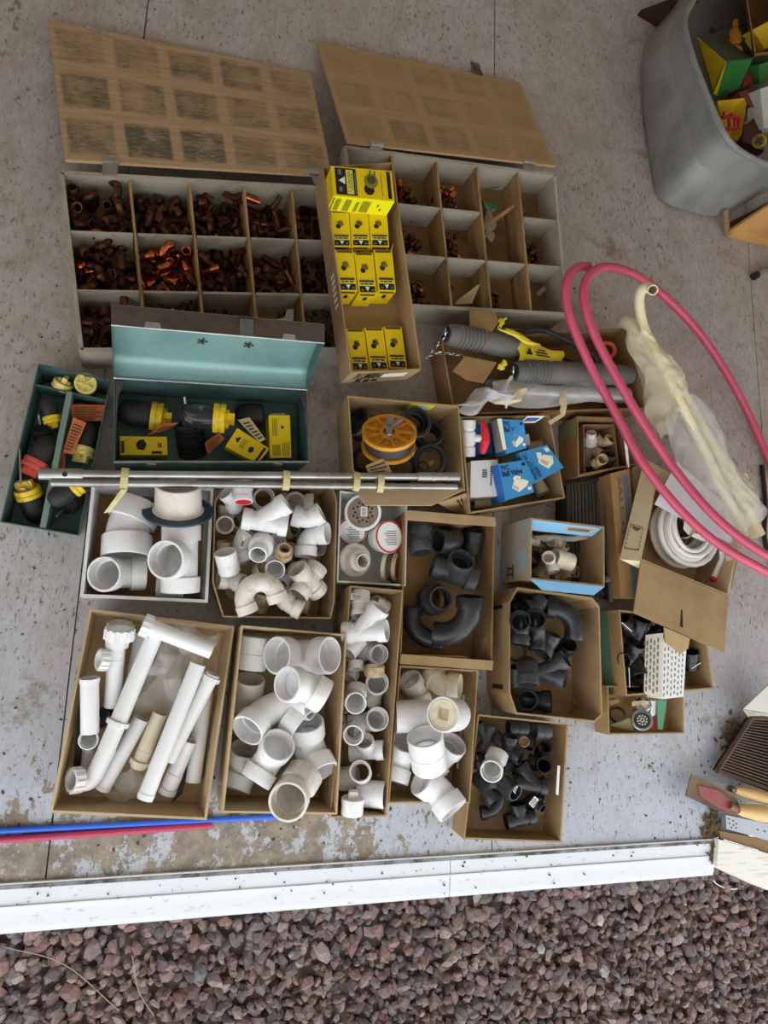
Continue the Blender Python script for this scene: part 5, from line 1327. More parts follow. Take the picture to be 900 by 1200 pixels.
n_('elbow45', PE, 335, 446, .1, 80, (-.12, -.34, .93), (.4, .8, .4), pvc, 'the only white elbow lying on top', 'A')
n_('tee', PTe, 300, 560, .06, 66, (.5, -.75, .2), (.8, .5, .3), black, 'black tee below the white elbow')
a_ = n_('coupling', PC, 460, 560, .08, 62, (.6, -.45, .5), None, black, 'black coupling with a small white sticker')
sticker([kN(487, 580), kN(508, 540), kN(522, 552), kN(502, 602)], .104, a_, bars=3)
n_('wye', PW, 640, 538, .075, 58, (-.95, .16, .2), (.1, 1, .15), black, 'black wye lying with its long arm to the left')
n_('sweep90', PE, 405, 715, .06, 50, (-.98, -.14, .15), (.35, 1, .1), black, 'glossy black sweeping elbow at the near left')
n_('tee', PTe, 535, 775, .06, 60, (-.93, -.2, .3), (-.05, .95, .35), black, 'black tee at the near wall, mouth to the left')
a_ = n_('reducer', PA, 665, 675, .07, 46, (.6, -.55, .45), None, black, 'black adapter with a barcode sticker by the right wall')
sticker([kN(598, 668), kN(640, 618), kN(668, 642), kN(628, 702)], .1, a_, bars=4)
ob = settle(box_N)
strew(ob, [bN[0].lerp(bN[3], .0), bN[1], bN[2].lerp(bN[1], .2), bN[3].lerp(bN[0], .25)], 24, ['coupling', 'elbow90', 'bell', 'elbow45'], .018, .024, [black, dgrey], 'half buried black fitting at the bottom of the near black box', 'buried small black fittings', (PC, PE, PA, PE))
# ------------------------------------------------------------------ I: box of big black elbows
kI = crop(6, 470, 590)
box_I, tI, bI = carton_box('cardboard_box', 'cardboard box with big black elbows and crumpled rims', 'box', [kI(25, 55), kI(450, 135), kI(660, 105), kI(640, 1165), kI(440, 1085), kI(150, 1075), kI(-10, 1120)], .12, card_d, t=.005, shrink=.97)
IB = 'in the crumpled black box'
flap(box_I, tI[0]+Vector((0, .003, 0)), tI[2]+Vector((0, .003, 0)), .03, 80, card_l, (.0, .0))
flap(box_I, tI[3]-Vector((0, .003, 0)), tI[6]-Vector((0, .003, 0)), .028, 80, card, (.0, .0))
sheet('inner_flap', [P(*kI(520, 945), .02), P(*kI(595, 945), .09), P(*kI(632, 1140), .1), P(*kI(510, 1100), .02)], .003, card, box_I)
def i_(tm, name, x, y, z, r, d, u, m, lab, anchor=(0, 0, 0)): return place(tm, name, *kI(x, y), z, r/6, d, u, m, lab+' '+IB, CF_, None, anchor)
i_('elbow90', PE, 262, 210, .075, 84, (-.85, .05, .52), (.5, .2, -.85), black, 'black elbow at the far wall, mouth left', 'A')
i_('coupling', PC, 515, 245, .05, 74, (.15, 1, .1), None, black, 'black coupling on end in the far right corner')
i_('elbow22', PE, 125, 255, .08, 82, (.18, -.93, .3), (1, .1, 0), dgrey, 'dark grey bent fitting by the left wall')
i_('tee', PTe, 375, 490, .07, 92, (-.93, .33, .15), (.42, .55, .72), dgrey, 'large dark grey tee with its mouth up in the middle')
i_('reducer', PA, 245, 672, .065, 112, (.3, .05, .95), None, dgrey, 'round stepped dark reducer with its mouth up')
i_('sweep90', PE, 70, 950, .06, 76, (1, -.04, .08), (.02, 1, .1), black, 'black sweeping elbow hugging the left wall')
i_('sweep90s', PE, 475, 935, .085, 100, (.06, .97, .2), (-.98, -.1, -.15), black, 'black sweeping elbow at the near right with its mouth up')
settle(box_I)
# ------------------------------------------------------------------ O: box of black elbows with hand holes
kO = crop(6.316, 580, 670)
box_O, tO, bO = carton_box('cardboard_box', 'die cut cardboard box of black elbows with slots in its left side', 'box',
    [kO(165, 115), kO(720, 190), kO(775, 260), kO(795, 1060), kO(740, 1115), kO(155, 1055), kO(103, 900), kO(103, 225)], .15, card, t=.005, shrink=.975)
OB = 'in the die cut box'
q = [bO[7], bO[6], tO[6], tO[7]]
qa = [P(563, 698, 0), P(564, 838, 0), tO[6], tO[7]]
ink(q, [(.02, .30, .06, .72), (.92, .30, .97, .75)], ink_k, box_O, 'hand_slot')
def o_(tm, name, x, y, z, r, d, u, m, lab, anchor=(0, 0, 0)): return place(tm, name, *kO(x, y), z, r/6.316, d, u, m, lab+' '+OB, CF_, None, anchor)
o_('elbow45', PE, 185, 205, .045, 68, (.4, .75, -.1), (-.5, -.6, .2), black, 'black elbow in the far left corner')
o_('elbow45', PE, 290, 205, .045, 68, (.6, .65, -.1), (-.6, -.5, .2), dgrey, 'dark grey elbow at the far wall')
o_('elbow90', PE, 140, 360, .15, 80, (-.05, .15, .98), (-.1, -1, 0), black, 'half hidden black elbow mouth at the upper left', 'A')
o_('sweep90s', PE, 300, 345, .165, 82, (-.05, .16, .98), (-.05, -1, 0), black, 'black elbow with a full round mouth up', 'A')
o_('sweep90s', PE, 372, 250, .1, 84, (-.95, .12, .25), (.3, -1, -.2), black, 'large black sweeping elbow at the far right', 'A')
o_('coupling', PC, 158, 590, .09, 72, (.05, .1, .98), None, black, 'black coupling mouth up by the left wall, in the middle')
o_('elbow45', PE, 395, 545, .09, 66, (.35, .85, .25), (-.4, -.6, .4), dgrey, 'dark grey elbow with a banded end in the middle')
o_('elbow45', PE, 545, 535, .07, 68, (.35, .55, .75), (-.6, -.5, 0), black, 'black elbow with a dark mouth on the right side', 'A')
o_('wye', PW, 345, 745, .075, 72, (.94, -.3, .2), (.2, 1, .12), dgrey, 'dark grey wye spreading its two arms to the right')
o_('elbow90', PE, 245, 840, .14, 84, (-.02, -.97, .25), (0, .2, -.97), dgrey, 'topmost dark grey elbow with a banded mouth', 'A')
o_('coupling', PC, 145, 770, .07, 66, (.05, .95, .3), None, dgrey, 'dark grey coupling by the left wall, near the hand slot')
o_('elbow90', PE, 230, 970, .11, 84, (-.1, .06, .99), (1, -.05, 0), black, 'black elbow with its mouth up at the near end', 'A')
sheet('tab', [P(*kO(585, 945), .02), P(*kO(705, 965), .02), P(*kO(700, 995), .02), P(*kO(582, 980), .02)], .003, card_l, box_O)

ob = settle(box_O)
strew(ob, [bO[0], bO[1].lerp(bO[0], .35), bO[4].lerp(bO[5], .35), bO[5], bO[6], bO[7]], 12, ['coupling', 'elbow45'], .028, .034, [black], 'half buried black fitting at the bottom of the die cut box', 'buried black elbows', (PC, PE))
# ------------------------------------------------------------------ blue and pink tubes by the threshold
for (a, b_, rp, m, lab) in (((-40, 975.5), (330, 956.5), 3.4, mat('blue tube', '#2f63d6', .4), 'long straight blue tube lying under the near boxes'), ((-40, 987), (248, 967), 4.0, mat('dark pink tube', '#b03a5c', .4), 'straight dark pink tube lying beside the blue one')):
    tubeto('water_tube', lab, a, b_, .009, .009, rp, m, seg=14)
CUR.clear()
# ------------------------------------------------------------------ S: box with the yellow reel
kS = crop(5.625, 390, 440)
box_S, tS, bS = carton_box('cardboard_box', 'cardboard box with a yellow wire reel and black rubber couplings', 'box', [kS(96, 132), kS(832, 198), kS(872, 752), kS(135, 745)], .15, card, t=.005, shrink=.96)
flap(box_S, tS[3], tS[2], .055, 72, card_l, (.03, .12))
q = [bS[2], bS[1], tS[1], tS[2]]
ap = flap(box_S, tS[2]-Vector((.0, .002, 0)), tS[2]+Vector((-.07, -.012, 0)), .07, 150, card, (-.01, .0), 'flap')
pp = [P(*kS(690, 838), .12), P(*kS(880, 775), .14), P(*kS(905, 880), .075), P(*kS(800, 905), .06)]
fl2 = sheet('flap', pp, .004, card, box_S); q = [pp[3], pp[2], pp[1], pp[0]]
ink(q, [(.55, .28, .85, .33), (.6, .36, .64, .8), (.74, .36, .78, .8)], ink_k, fl2, 'arrow_print', .0024); ink(q, [[(.56, .68), (.62, .88), (.68, .68)], [(.7, .68), (.76, .88), (.82, .68)]], ink_k, fl2, 'arrow_print', .0024)
q = [bS[0], bS[3], tS[3], tS[0]]
ink([tS[0]+(bS[0]-tS[0])*.5, tS[1]+(bS[1]-tS[1])*.5, tS[1], tS[0]], [(0, 0, .001, .001)], ink_k, box_S) if False else None
a, b_ = tS[0], tS[1]; nrm = (tS[3]-tS[0]).normalized(); nrm.z = 0
def wallq(u0, u1, z0, z1): return [a.lerp(b_, u0)+Vector((0, 0, z0))+nrm*.0062, a.lerp(b_, u1)+Vector((0, 0, z0))+nrm*.0062, a.lerp(b_, u1)+Vector((0, 0, z1))+nrm*.0062, a.lerp(b_, u0)+Vector((0, 0, z1))+nrm*.0062]
lbl = sheet('label', wallq(.56, .78, -.075, -.004), .001, yellow_b, box_S)
sheet('label_window', [p+nrm*.0012 for p in wallq(.64, .735, -.07, -.01)], .0006, mat('pale blue print', '#c3d3e6', .5), lbl)
sheet('screw_mark', [P(*kS(170, 300), .02)]*0+[P(*kS(-20, 60), .0), P(*kS(-10, 60), 0), P(*kS(-10, 65), 0)], .001, card, box_S) if False else None
# reel
t = thingM('wire_reel', 'yellow spoked reel of black wire with a grey crank', 'reel', M_at(*kS(372, 372), .17, 182/5.625, (.04, .78, .62), (1, 0, 0)))
reely = mat('golden yellow plastic', '#d9962b', .42, col2='#c27f1d', scale=3)
def rflange():
    v, f = lathe([(-.1, .97), (-.1, 1), (.05, 1), (.05, .88), (-.1, .88), (-.1, .97)], 40); g = G(); g.add(v, f)
    v, f = lathe([(-.1, .22), (-.1, .36), (.04, .36), (.04, .22), (-.1, .22)], 30); g.add(v, f)
    for k in range(9):
        a = 2*math.pi*k/9; c, s_ = math.cos(a), math.sin(a); r2 = lambda y, z: (y*c-z*s_, y*s_+z*c)
        g.hexa([(-.1, *r2(y, z)) for y, z in ((.34, -.035), (.9, -.05), (.9, .05), (.34, .035))], [(.03, *r2(y, z)) for y, z in ((.34, -.035), (.9, -.05), (.9, .05), (.34, .035))])
    v, f = lathe([(-.12, .05), (-.12, .97), (-.1, .97), (-.1, .05), (-.12, .05)], 40); g.add(v, f)
    return smoothmesh('reel_flange', g.v, g.f, 30)
RF = rflange(); sub('flange', RF, reely, t)
fo = sub('flange', RF, reely, t); fo.matrix_basis = fo.matrix_basis @ Matrix.Translation((-.62, 0, 0))
sub('wire_coil', smoothmesh('coil', *lathe([(-.66, 0), (-.66, .9)]+[(-.65+.045*k, .9+.012*(k % 2)) for k in range(12)]+[(-.125, .9), (-.125, 0)], 36), angle=20), mat('black wire', '#3b3a38', .45), t)
g = G(); g.sweep([(.0, 0, 0), (.3, 0, 0)], .12, 14); g.hexa([(.22, -.08, -.5), (.22, .08, -.5), (.22, .1, .6), (.22, -.1, .6)], [(.3, -.06, -.5), (.3, .06, -.5), (.3, .08, .6), (.3, -.08, .6)]); g.hexa([(.24, .0, .1), (.24, .12, .0), (.24, .5, .38), (.24, .4, .48)], [(.3, .0, .1), (.3, .12, .0), (.3, .5, .38), (.3, .4, .48)])
sub('crank', smoothmesh('crank', g.v, g.f, 30), mat('grey plastic', '#8b8d90', .4), t)
T['rubcoup'] = fit_tube('rubcoup', [(-.55, .94), (-.5, 1), (-.2, 1), (-.16, .95), (.16, .95), (.2, 1), (.5, 1), (.55, .94)], [(-.55, .76), (-.1, .76), (-.05, .66), (.05, .66), (.1, .76), (.55, .78)])
T['band'] = fit_tube('band', [(.22, 1.03), (.46, 1.03)], [(.22, 1.0), (.46, 1.0)])
for (x, y, z, r, d, bd, l) in ((640, 562, .085, 106, (.05, .15, .97), 0, 'round black rubber coupling facing up, right of the yellow reel'), (535, 320, .09, 100, (.42, .3, .85), 1, 'black rubber coupling with a steel clamp band behind the reel'),
        (630, 400, .07, 90, (.2, .5, .8), 1, 'black rubber coupling with a clamp, above the round one'), (185, 330, .075, 100, (-.6, .5, .55), 1, 'black rubber coupling left of the yellow reel'), (455, 610, .045, 100, (.1, -.25, .95), 0, 'black rubber coupling in front of the yellow reel'), (215, 560, .04, 90, (-.1, .1, .98), 0, 'black rubber coupling behind the torn tag')):
    t = thingM('rubber_coupling', l, 'rubber coupling', M_at(*kS(x, y), z, r/5.625, d)); sub('sleeve', T['rubcoup'], rubber, t)
    if bd: sub('clamp_band', T['band'], steel, t)
t = thingM('rubber_grommet', 'small black ring with a bright screw inside the round coupling', 'ring', M_at(*kS(590, 605), .1, 7, (-.2, .2, .95))); sub('ring_body', T['ring'], rubber, t); sub('screw', PT['bolt'], steel, t)
tag(sheet('tape_scrap', [P(*kS(628, 575), .115), P(*kS(655, 555), .12), P(*kS(670, 575), .12), P(*kS(640, 600), .115)], .003, paper_o), 'small pale tag lying in the round black coupling', 'tag')
settle(box_S)
# ------------------------------------------------------------------ T: ball valve box
kT = crop(5.625, 530, 470)
box_T, tT, bT = carton_box('cardboard_box', 'cardboard box of blue ball valve cartons', 'box', [kT(52, 104), kT(640, 92), kT(745, 640), kT(112, 742)], .135, card, t=.005, shrink=.975)
q = [P(*kT(445, 145), .125), P(*kT(545, 142), .125), P(*kT(612, 98), .14), P(*kT(495, 98), .14)]
sl = sheet('shipping_label', q, .001, paper, box_T); ink(q, [(.1, .25, .85, .75)], ink_blue, sl, 'label_print', .0012)
def prism(name, label, cat, top, zs, h, m, drop=(0, 0)):
    t = [P(x, y, z) for (x, y), z in zip(top, zs)]; n = (t[1]-t[0]).cross(t[3]-t[0]).normalized()
    if n.z > 0: n = -n
    b2 = [p+n*h for p in t]
    o = G().hexa([b2[3], b2[2], b2[1], b2[0]], [t[3], t[2], t[1], t[0]]).make(name, m); tag(o, label, cat); return o, t, b2
def valve_art(q, o, fl=False):
    text(q, 'PVC', (.06, .80, .34, .94), blue_d2, o, bold=.04); text(q, 'Ball Valve', (.06, .62, .78, .78), blue_d2, o, bold=.04)
    ink(q, [[(.3, .28), (.5, .12), (.82, .24), (.9, .36), (.72, .46), (.4, .44)], [(.42, .44), (.62, .4), (.68, .54), (.5, .6), (.4, .54)]], ink_w, o, 'valve_picture')
    ink(q, [[(.33, .28), (.48, .17), (.52, .24), (.38, .36)], [(.48, .5), (.6, .47), (.6, .5), (.5, .53)]], paper_o, o, 'valve_picture', .0014)
    ink(q, [(.82, .1, .94, .2)], ink_w, o, 'label_patch'); ink(q, [(.8, .84, .93, .93)], ink_k, o, 'mark')
blue_d2 = mat('deep blue print', '#173a70', .5)
VB = 'in the valve box'
o, t, b2 = prism('valve_carton', 'blue valve carton nearest the viewer, standing tilted '+VB, 'carton', [kT(302, 415), kT(485, 387), kT(540, 600), kT(350, 655)], (.16, .16, .155, .155), .09, bluebox)
valve_art([t[3], t[2], t[1], t[0]], o)
q2 = [b2[3], b2[2], t[2], t[3]]; ink(q2, [(.0, 0, 1, 1)], blue_d, o, 'side_print', .0004); ink(q2, [(.05, .4, .15, .8)], ink_w, o, 'label_patch', .0012)
q3 = [b2[0], b2[3], t[3], t[0]]; ink(q3, [(.0, 0, 1, 1)], blue_d, o, 'side_print', .0004)
o, t, b2 = prism('valve_carton', 'blue valve carton lying turned at the right '+VB, 'carton', [kT(440, 340), kT(625, 288), kT(735, 438), kT(530, 545)], (.155, .155, .16, .16), .05, bluebox)
q = [t[0], t[3], t[2], t[1]]; q = [t[3], t[2], t[1], t[0]]
text(q, 'PVC', (.05, .62, .2, .95), blue_d2, o, rot=90); text(q, 'Ball Valve', (.1, .05, .34, .6), blue_d2, o, rot=0)
ink(q, [[(.42, .5), (.6, .2), (.82, .3), (.92, .55), (.7, .7), (.5, .66)], [(.46, .62), (.6, .6), (.66, .8), (.52, .85)]], ink_w, o, 'valve_picture'); ink(q, [[(.48, .5), (.6, .3), (.7, .4), (.56, .58)]], paper_o, o, 'valve_picture', .0014); ink(q, [(.82, .75, .95, .92)], ink_w, o, 'label_patch')
q2 = [b2[3], b2[2], t[2], t[3]]; ink(q2, [(0, 0, 1, 1)], blue_d, o, 'side_print', .0004); ink(q2, [(.2, .2, .55, .55), (.68, .2, .85, .6)], ink_w, o, 'label_patch', .0012)
o, t, b2 = prism('valve_carton', 'blue valve carton with its grey end flap open '+VB, 'carton', [kT(325, 118), kT(470, 130), kT(492, 310), kT(355, 350)], (.16, .165, .15, .15), .08, bluebox)
valve_art([t[3], t[2], t[1], t[0]], o)
sheet('end_flap', [P(*kT(255, 135), .12), P(*kT(300, 118), .16), P(*kT(355, 320), .155), P(*kT(290, 345), .11)], .002, greycard, o)
sheet('end_flap', [P(*kT(295, 118), .165), P(*kT(325, 115), .168), P(*kT(357, 318), .162), P(*kT(335, 322), .158)], .002, ink_w, o)
prism('valve_carton', 'dark blue carton lying behind the red valve handle', 'carton', [kT(142, 128), kT(240, 124), kT(268, 345), kT(150, 352)], (.075, .075, .075, .075), .055, blue_d)
t = thingM('ball_valve', 'white ball valve with a red handle '+VB, 'valve', M_at(*kT(108, 245), .12, 46/5.625, (0, 1, .05), (1, 0, .1)))
T['vbody'] = fit_tube('vbody', [(-2.6, .95), (-2.55, 1), (-1.3, 1), (-1.25, .85), (-.9, .85), (-.85, 1.02), (.85, 1.02), (.9, .85), (1.25, .85), (1.3, 1), (2.55, 1), (2.6, .95)], [(-2.6, .8), (-1.2, .8), (-1.1, .6), (1.1, .6), (1.2, .8), (2.6, .8)])
sub('body', T['vbody'], pvc, t)
g = G().sweep([(0, .8, 0), (0, 1.9, 0)], .55, 18); sub('stem', smoothmesh('stem', g.v, g.f, 30), pvc, t)
g = G(); g.sweep(spline([(-2.2, 2.0, .1), (-1.5, 2.15, 0), (-.6, 2.3, 0), (.6, 2.3, 0), (1.5, 2.15, 0), (2.4, 1.9, .1)], 4), [.34, .42, .5, .55, .58, .6, .62, .66, .7, .72, .7, .66, .62, .6, .58, .55, .5, .45, .42, .38, .34], 14)
sub('red_handle', smoothmesh('handle', g.v, g.f, 40), redp, t)
o, tt_, b2 = prism('white_carton', 'worn white carton with printed letters '+VB, 'carton', [kT(125, 395), kT(300, 385), kT(298, 625), kT(118, 635)], (.115, .115, .115, .115), .08, paper)
q = [tt_[3], tt_[2], tt_[1], tt_[0]]; ink(q, [(.42, .52, .6, .56), (.42, .58, .6, .62), (.42, .64, .6, .68), (.42, .7, .58, .74)], ink_g, o, 'small_print'); ink(q, [(.72, .3+.06*k, .78, .34+.06*k) for k in range(9)], ink_b, o, 'small_print')
tubeto('pipe_stub', 'tan pipe stub below the white carton '+VB, kT(130, 668), kT(315, 662), .05, .05, 7.5, tan_p)
tubeto('pipe_stub', 'tan pipe stub under the turned blue carton '+VB, kT(560, 540), kT(600, 610), .06, .07, 8, tan_p)
tubeto('pipe_stub', 'tan pipe stub behind the turned blue carton '+VB, kT(480, 310), kT(590, 288), .06, .06, 6.5, tan_p)
tubeto('pipe_stub', 'tan pipe stub between the white and blue cartons '+VB, kT(310, 395), kT(400, 385), .04, .04, 7, tan_p)
prism('small_white_block', 'small white fitting end by the far carton '+VB, 'pipe fitting', [kT(475, 225), kT(505, 215), kT(515, 285), kT(485, 300)], (.1,)*4, .03, pvc)
CUR.clear()
# ------------------------------------------------------------------ U: wide box of grey inflatable plugs
kU = crop(2.368, 380, 370); ku = crop(5.294, 490, 360)
box_U, tU, bU = carton_box('cardboard_box', 'wide cardboard box with two grey inflatable plugs and plastic bags', 'box', [(517, 400), (733, 384), (760, 479), (532, 486)], .115, card_d, t=.005, shrink=.98)
def aird(a, b_, za, zb_, rp, lab):
    p, q = P(*a, za), P(*b_, zb_); L_ = (q-p).length; d = (q-p)/L_; r_ = rp*depth(p)/F
    pth, rad = [], []
    def add(s, r): pth.append(p+d*s); rad.append(r)
    add(0, r_*.78); add(.004, r_*.86); add(.02, r_*.95)
    for k in range(7):
        s = .035+k*.014; add(s, r_*.93); add(s+.004, r_*1.06); add(s+.009, r_*1.06); add(s+.0125, r_*.92)
    add(.15, r_*1.02); add(L_*.6, r_*1.06); add(L_*.9, r_*.98); add(L_, r_*.8)
    t = thing('inflatable_plug', lab, 'inflatable plug', p.lerp(q, .5)); G().sweep(pth, rad, 26).make('rubber_body', hose_g, t, smooth=True, angle=24)
    G().sweep([p-d*.002, p-d*.004], r_*.62, 20).make('end_face', rubber, t)
    e_ = G().sweep([p-d*.004, p-d*.014], r_*.2, 12); u = vdir(p, (.1, .3, 1)); pts = [p-d*.006+(u*math.sin(a)+vdir(p, (0, 1, 0))*math.cos(a))*r_*.42 for a in [k*.42 for k in range(16)]]
    e_.sweep(pts, r_*.09, 8); e_.make('eye_ring', chrome, t); return t, p, d, r_
def chain(pts, r, parent, name='chain'):
    s = spline(pts, 6); L_ = sum((b-a).length for a, b in zip(s, s[1:])); g = G(); n = int(L_/(r*3.2)); d_ = 0; i = 0
    for k in range(n):
        tgt = L_*(k+.5)/n; acc = 0
        for a, b in zip(s, s[1:]):
            l = (b-a).length
            if acc+l >= tgt: c = a.lerp(b, (tgt-acc)/l); d = (b-a).normalized(); break
            acc += l
        u = d.orthogonal().normalized(); w_ = d.cross(u); u2 = u if k % 2 else w_
        g.sweep([c+d*math.cos(x)*r*2.2+u2*math.sin(x)*r*1.2 for x in [2*math.pi*j/10 for j in range(10)]], r*.42, 6, closed=True)
    return g.make(name, chrome, parent, smooth=True, angle=60)
t1, p, d, r_ = aird(ku(178, 165), ku(640, 262), .15, .12, 13.5, 'grey ribbed inflatable plug with a hanging chain, left end of the wide box')
chain([p+Vector((0, 0, .01)), P(*ku(150, 205), .14), P(*ku(90, 270), .10), P(*ku(42, 328), .06)], .0045, t1); chain([P(*ku(60, 305), .08), P(*ku(130, 285), .10), P(*ku(280, 300), .115)], .0035, t1)
t2, p, d, r_ = aird(ku(598, 398), (738, 440), .145, .1, 13.5, 'grey ribbed inflatable plug passing under the pink tubing')
yw = mat('yellow printed film', '#d8c02a', .4, col2='#c9b85e', scale=6, lo=.5, hi=.7)
p4 = [P(*ku(615, 215), .155), P(*ku(900, 275), .14), (P(*ku(900, 370), .135)), P(*ku(620, 335), .15)]
ys = crumple(p4, .0015, yw, 'printed_bag', 'yellow printed plastic bag crumpled between the grey plugs', 'bag', 8, .007, 31)
q = [p4[3]+Vector((0, 0, .012)), p4[2]+Vector((0, 0, .012)), p4[1]+Vector((0, 0, .012)), p4[0]+Vector((0, 0, .012))]
ink(q, [[(.14, .35), (.22, .75), (.28, .35)], (.34, .5, .6, .58), (.4, .65, .55, .72), (.36, .35, .66, .42)], ink_k, ys, 'warning_print')
crumple([P(*ku(500, 140), .17), P(*ku(560, 135), .17), P(*ku(760, 235), .165), P(*ku(700, 245), .165)], .0015, yw, 'printed_bag', 'rolled yellow edge of plastic film above the printed bag', 'film', 6, .008, 33)
cf = lambda pts, lab, m=card_d: tag(sheet('cardboard_scrap', pts, .004, m), lab, 'cardboard')
cf([P(*ku(318, 20), .14), P(*ku(480, 30), .16), P(*ku(500, 95), .16), P(*ku(440, 175), .16), P(*ku(320, 130), .15)], 'brown cardboard scrap against the right wooden tray above the plugs')
sc1 = cf([P(*ku(290, 305), .15), P(*ku(490, 345), .17), P(*ku(405, 470), .165), P(*ku(300, 450), .15), P(*ku(215, 395), .14)], 'torn brown cardboard flap lying over the clear bag')
crumple([P(*ku(480, 385), .165), P(*ku(530, 322), .175), P(*ku(552, 350), .17), P(*ku(530, 388), .165)], .001, yw, 'printed_bag', 'small folded yellow film beside the torn cardboard flap', 'film', 4, .004, 35)
crumple([P(*ku(505, 70), .17), P(*ku(548, 68), .175), P(*ku(520, 125), .175), P(*ku(495, 128), .17)], .001, yw, 'printed_bag', 'small yellow film twist beside the brown scrap', 'film', 4, .004, 36)
# bag of pipes in clear film
tubeto('bagged_pipe', 'grey pipe inside the clear bag along the near wall of the wide box', ku(440, 500), (735, 464), .085, .085, 10, mat('silver pipe', '#a9aaab', .3, .4))
crumple([P(*ku(235, 590), .125), P(*ku(560, 470), .14), P(*ku(640, 560), .14), P(*ku(270, 675), .135)], .001, film_w, 'plastic_bag', 'clear plastic bag bulging out of the near left of the wide box', 'bag', 10, .022, 41)
crumple([P(*ku(440, 450), .13), P((700), 455, .12) if False else P(700, 452, .12), P(720, 476, .12), P(*ku(440, 610), .13)], .001, film, 'plastic_bag', 'clear plastic bag over the silver pipe in the wide box', 'bag', 12, .016, 42)
crumple([P(*ku(470, 590), .145), P(*ku(640, 500), .145), P(*ku(690, 530), .145), P(*ku(560, 625), .145)], .0015, paper_o, 'paper_wrap', 'crumpled cream paper in the clear bag of the wide box', 'paper', 8, .012, 43)
crumple([P(655, 462, .15), P(664, 459, .15), P(663, 486, .16), P(657, 484, .16)], .0015, paper_o, 'paper_knot', 'cream paper twist tied round the silver pipe', 'paper', 6, .004, 44)
tag(sheet('masking_tape', [P(642, 494, .16), P(660, 483, .16), P(662, 487, .16), P(645, 498, .16)], .0012, paper_o), 'loose tail of cream masking tape over the near wall', 'tape')
for pts, lab in (([(598, 392), (630, 386), (655, 394), (690, 412), (700, 424)], 'upper black hose arching at the back of the wide box'), ([(625, 408), (660, 420), (690, 430), (715, 436)], 'thin black cable beside the yellow bag in the wide box'), ([(575, 390), (590, 404), (603, 415)], 'short dark strap between the plugs of the wide box')):
    tag(G().sweep(spline([P(x, y, .13) for x, y in pts], 6), .009 if 'upper' in lab else .005, 10).make('black_hose', rubber, smooth=True), lab, 'hose')
t = thingM('orange_ring', 'orange red ring handle behind the pink tubing in the wide box', 'ring', M_at(711, 411, .09, 11, (.3, .1, .95))); sub('ring_body', fit_tube('oring', [(-.2, .95), (-.15, 1), (.15, 1), (.2, .95)], [(-.2, .62), (.2, .62)]), mat('orange red plastic', '#c4552f', .45), t)
CUR.clear()
# ------------------------------------------------------------------ V: carton with a smaller carton inside
kV = crop(7.5, 640, 470)
box_V, tV, bV = carton_box('cardboard_box', 'brown cardboard box with a smaller open box inside', 'box', [kV(270, 132), kV(700, 150), kV(800, 560), kV(282, 660)], .115, card_d, t=.005, shrink=.98)
ink([bV[0], bV[3], tV[3], tV[0]], [(.02, .1, .3, .95)], mat('faded green print', '#7f8a5a', .7), box_V, 'green_print')
box_v, tv, bv = carton_box('cardboard_box', 'small brown box nested inside the brown cardboard box', 'box', [kV(325, 205), kV(600, 205), kV(640, 580), kV(335, 640)], .075, card_d, zb=.012, t=.004, shrink=.97)
VBx = 'in the nested brown box'
place('reducer', PA, *kV(390, 330), .06, 8, (.1, .8, .5), None, pvc_o, 'whitish stepped fitting with a wide rim '+VBx, CF_); place('elbow45', PE, *kV(465, 540), .05, 6.5, (.4, .2, .85), (-.6, -.6, 0), tan_p, 'tan elbow near the near wall '+VBx, CF_)
place('coupling', PC, *kV(540, 510), .04, 7.5, (.3, .7, .5), None, dgrey, 'dark coupling on the right side '+VBx, CF_); place('elbow90', PE, *kV(540, 390), .045, 6.5, (.6, .5, .4), (-.5, .6, .3), tan_p, 'tan elbow at the far right '+VBx, CF_)
place('coupling', PC, *kV(440, 450), .035, 7, (.7, -.5, .4), None, tan_p, 'tan coupling in the middle '+VBx, CF_); place('coupling', PC, *kV(375, 580), .035, 6.5, (0, .4, .9), None, dgrey, 'dark coupling beside the printed card '+VBx, CF_)
settle(box_v)
tag(sheet('printed_card', [P(*kV(345, 420), .06), P(*kV(385, 390), .06), P(*kV(410, 600), .05), P(*kV(345, 610), .04)], .002, greycard), 'dark printed card leaning '+VBx, 'card')
tubeto('thin_rod', 'thin white rod standing between the brown box and the tall carton', kV(684, 215), kV(722, 585), .15, .11, 1.7, white_m)
CUR.clear()
# ------------------------------------------------------------------ W: dark crate and tall cartons behind
blackp = mat('dusty black plastic', '#2b2926', .6, col2='#3b3731', scale=6)
cq = [kV(180, 735), kV(470, 655), kV(585, 640), kV(600, 1150), kV(480, 1180), kV(100, 1100)]
cr = [(664, 568), (706, 560), (714, 706), (664, 690)]
cb, ct, cbt = carton_box('plastic_crate', 'dusty black plastic crate behind the blue box', 'crate', cr, .07, blackp, t=.006, shrink=.98)
g = G(); z = .055
for k in range(9):
    u = .12+k*.095; p, q = ct[0].lerp(ct[1], u), ct[3].lerp(ct[2], u); p = Vector((p.x, p.y, z)); q = Vector((q.x, q.y, z)); w_ = Vector((.005, 0, 0)); g.slab([p-w_, p+w_, q+w_, q-w_], .006)
for k in range(12):
    u = .06+k*.08; p, q = ct[0].lerp(ct[3], u), ct[1].lerp(ct[2], u); p = Vector((p.x, p.y, z-.003)); q = Vector((q.x, q.y, z-.003)); w_ = Vector((0, .006, 0)); g.slab([p-w_, q-w_, q+w_, p+w_], .004)
g.make('lattice', mat('dusty black lattice', '#45413b', .7), cb)
G().sweep([P(708, 560, .085), P(713, 640, .085), P(716, 705, .08)], .008, 8).make('rim_bar', mat('grey plastic bar', '#55534f', .5), cb)
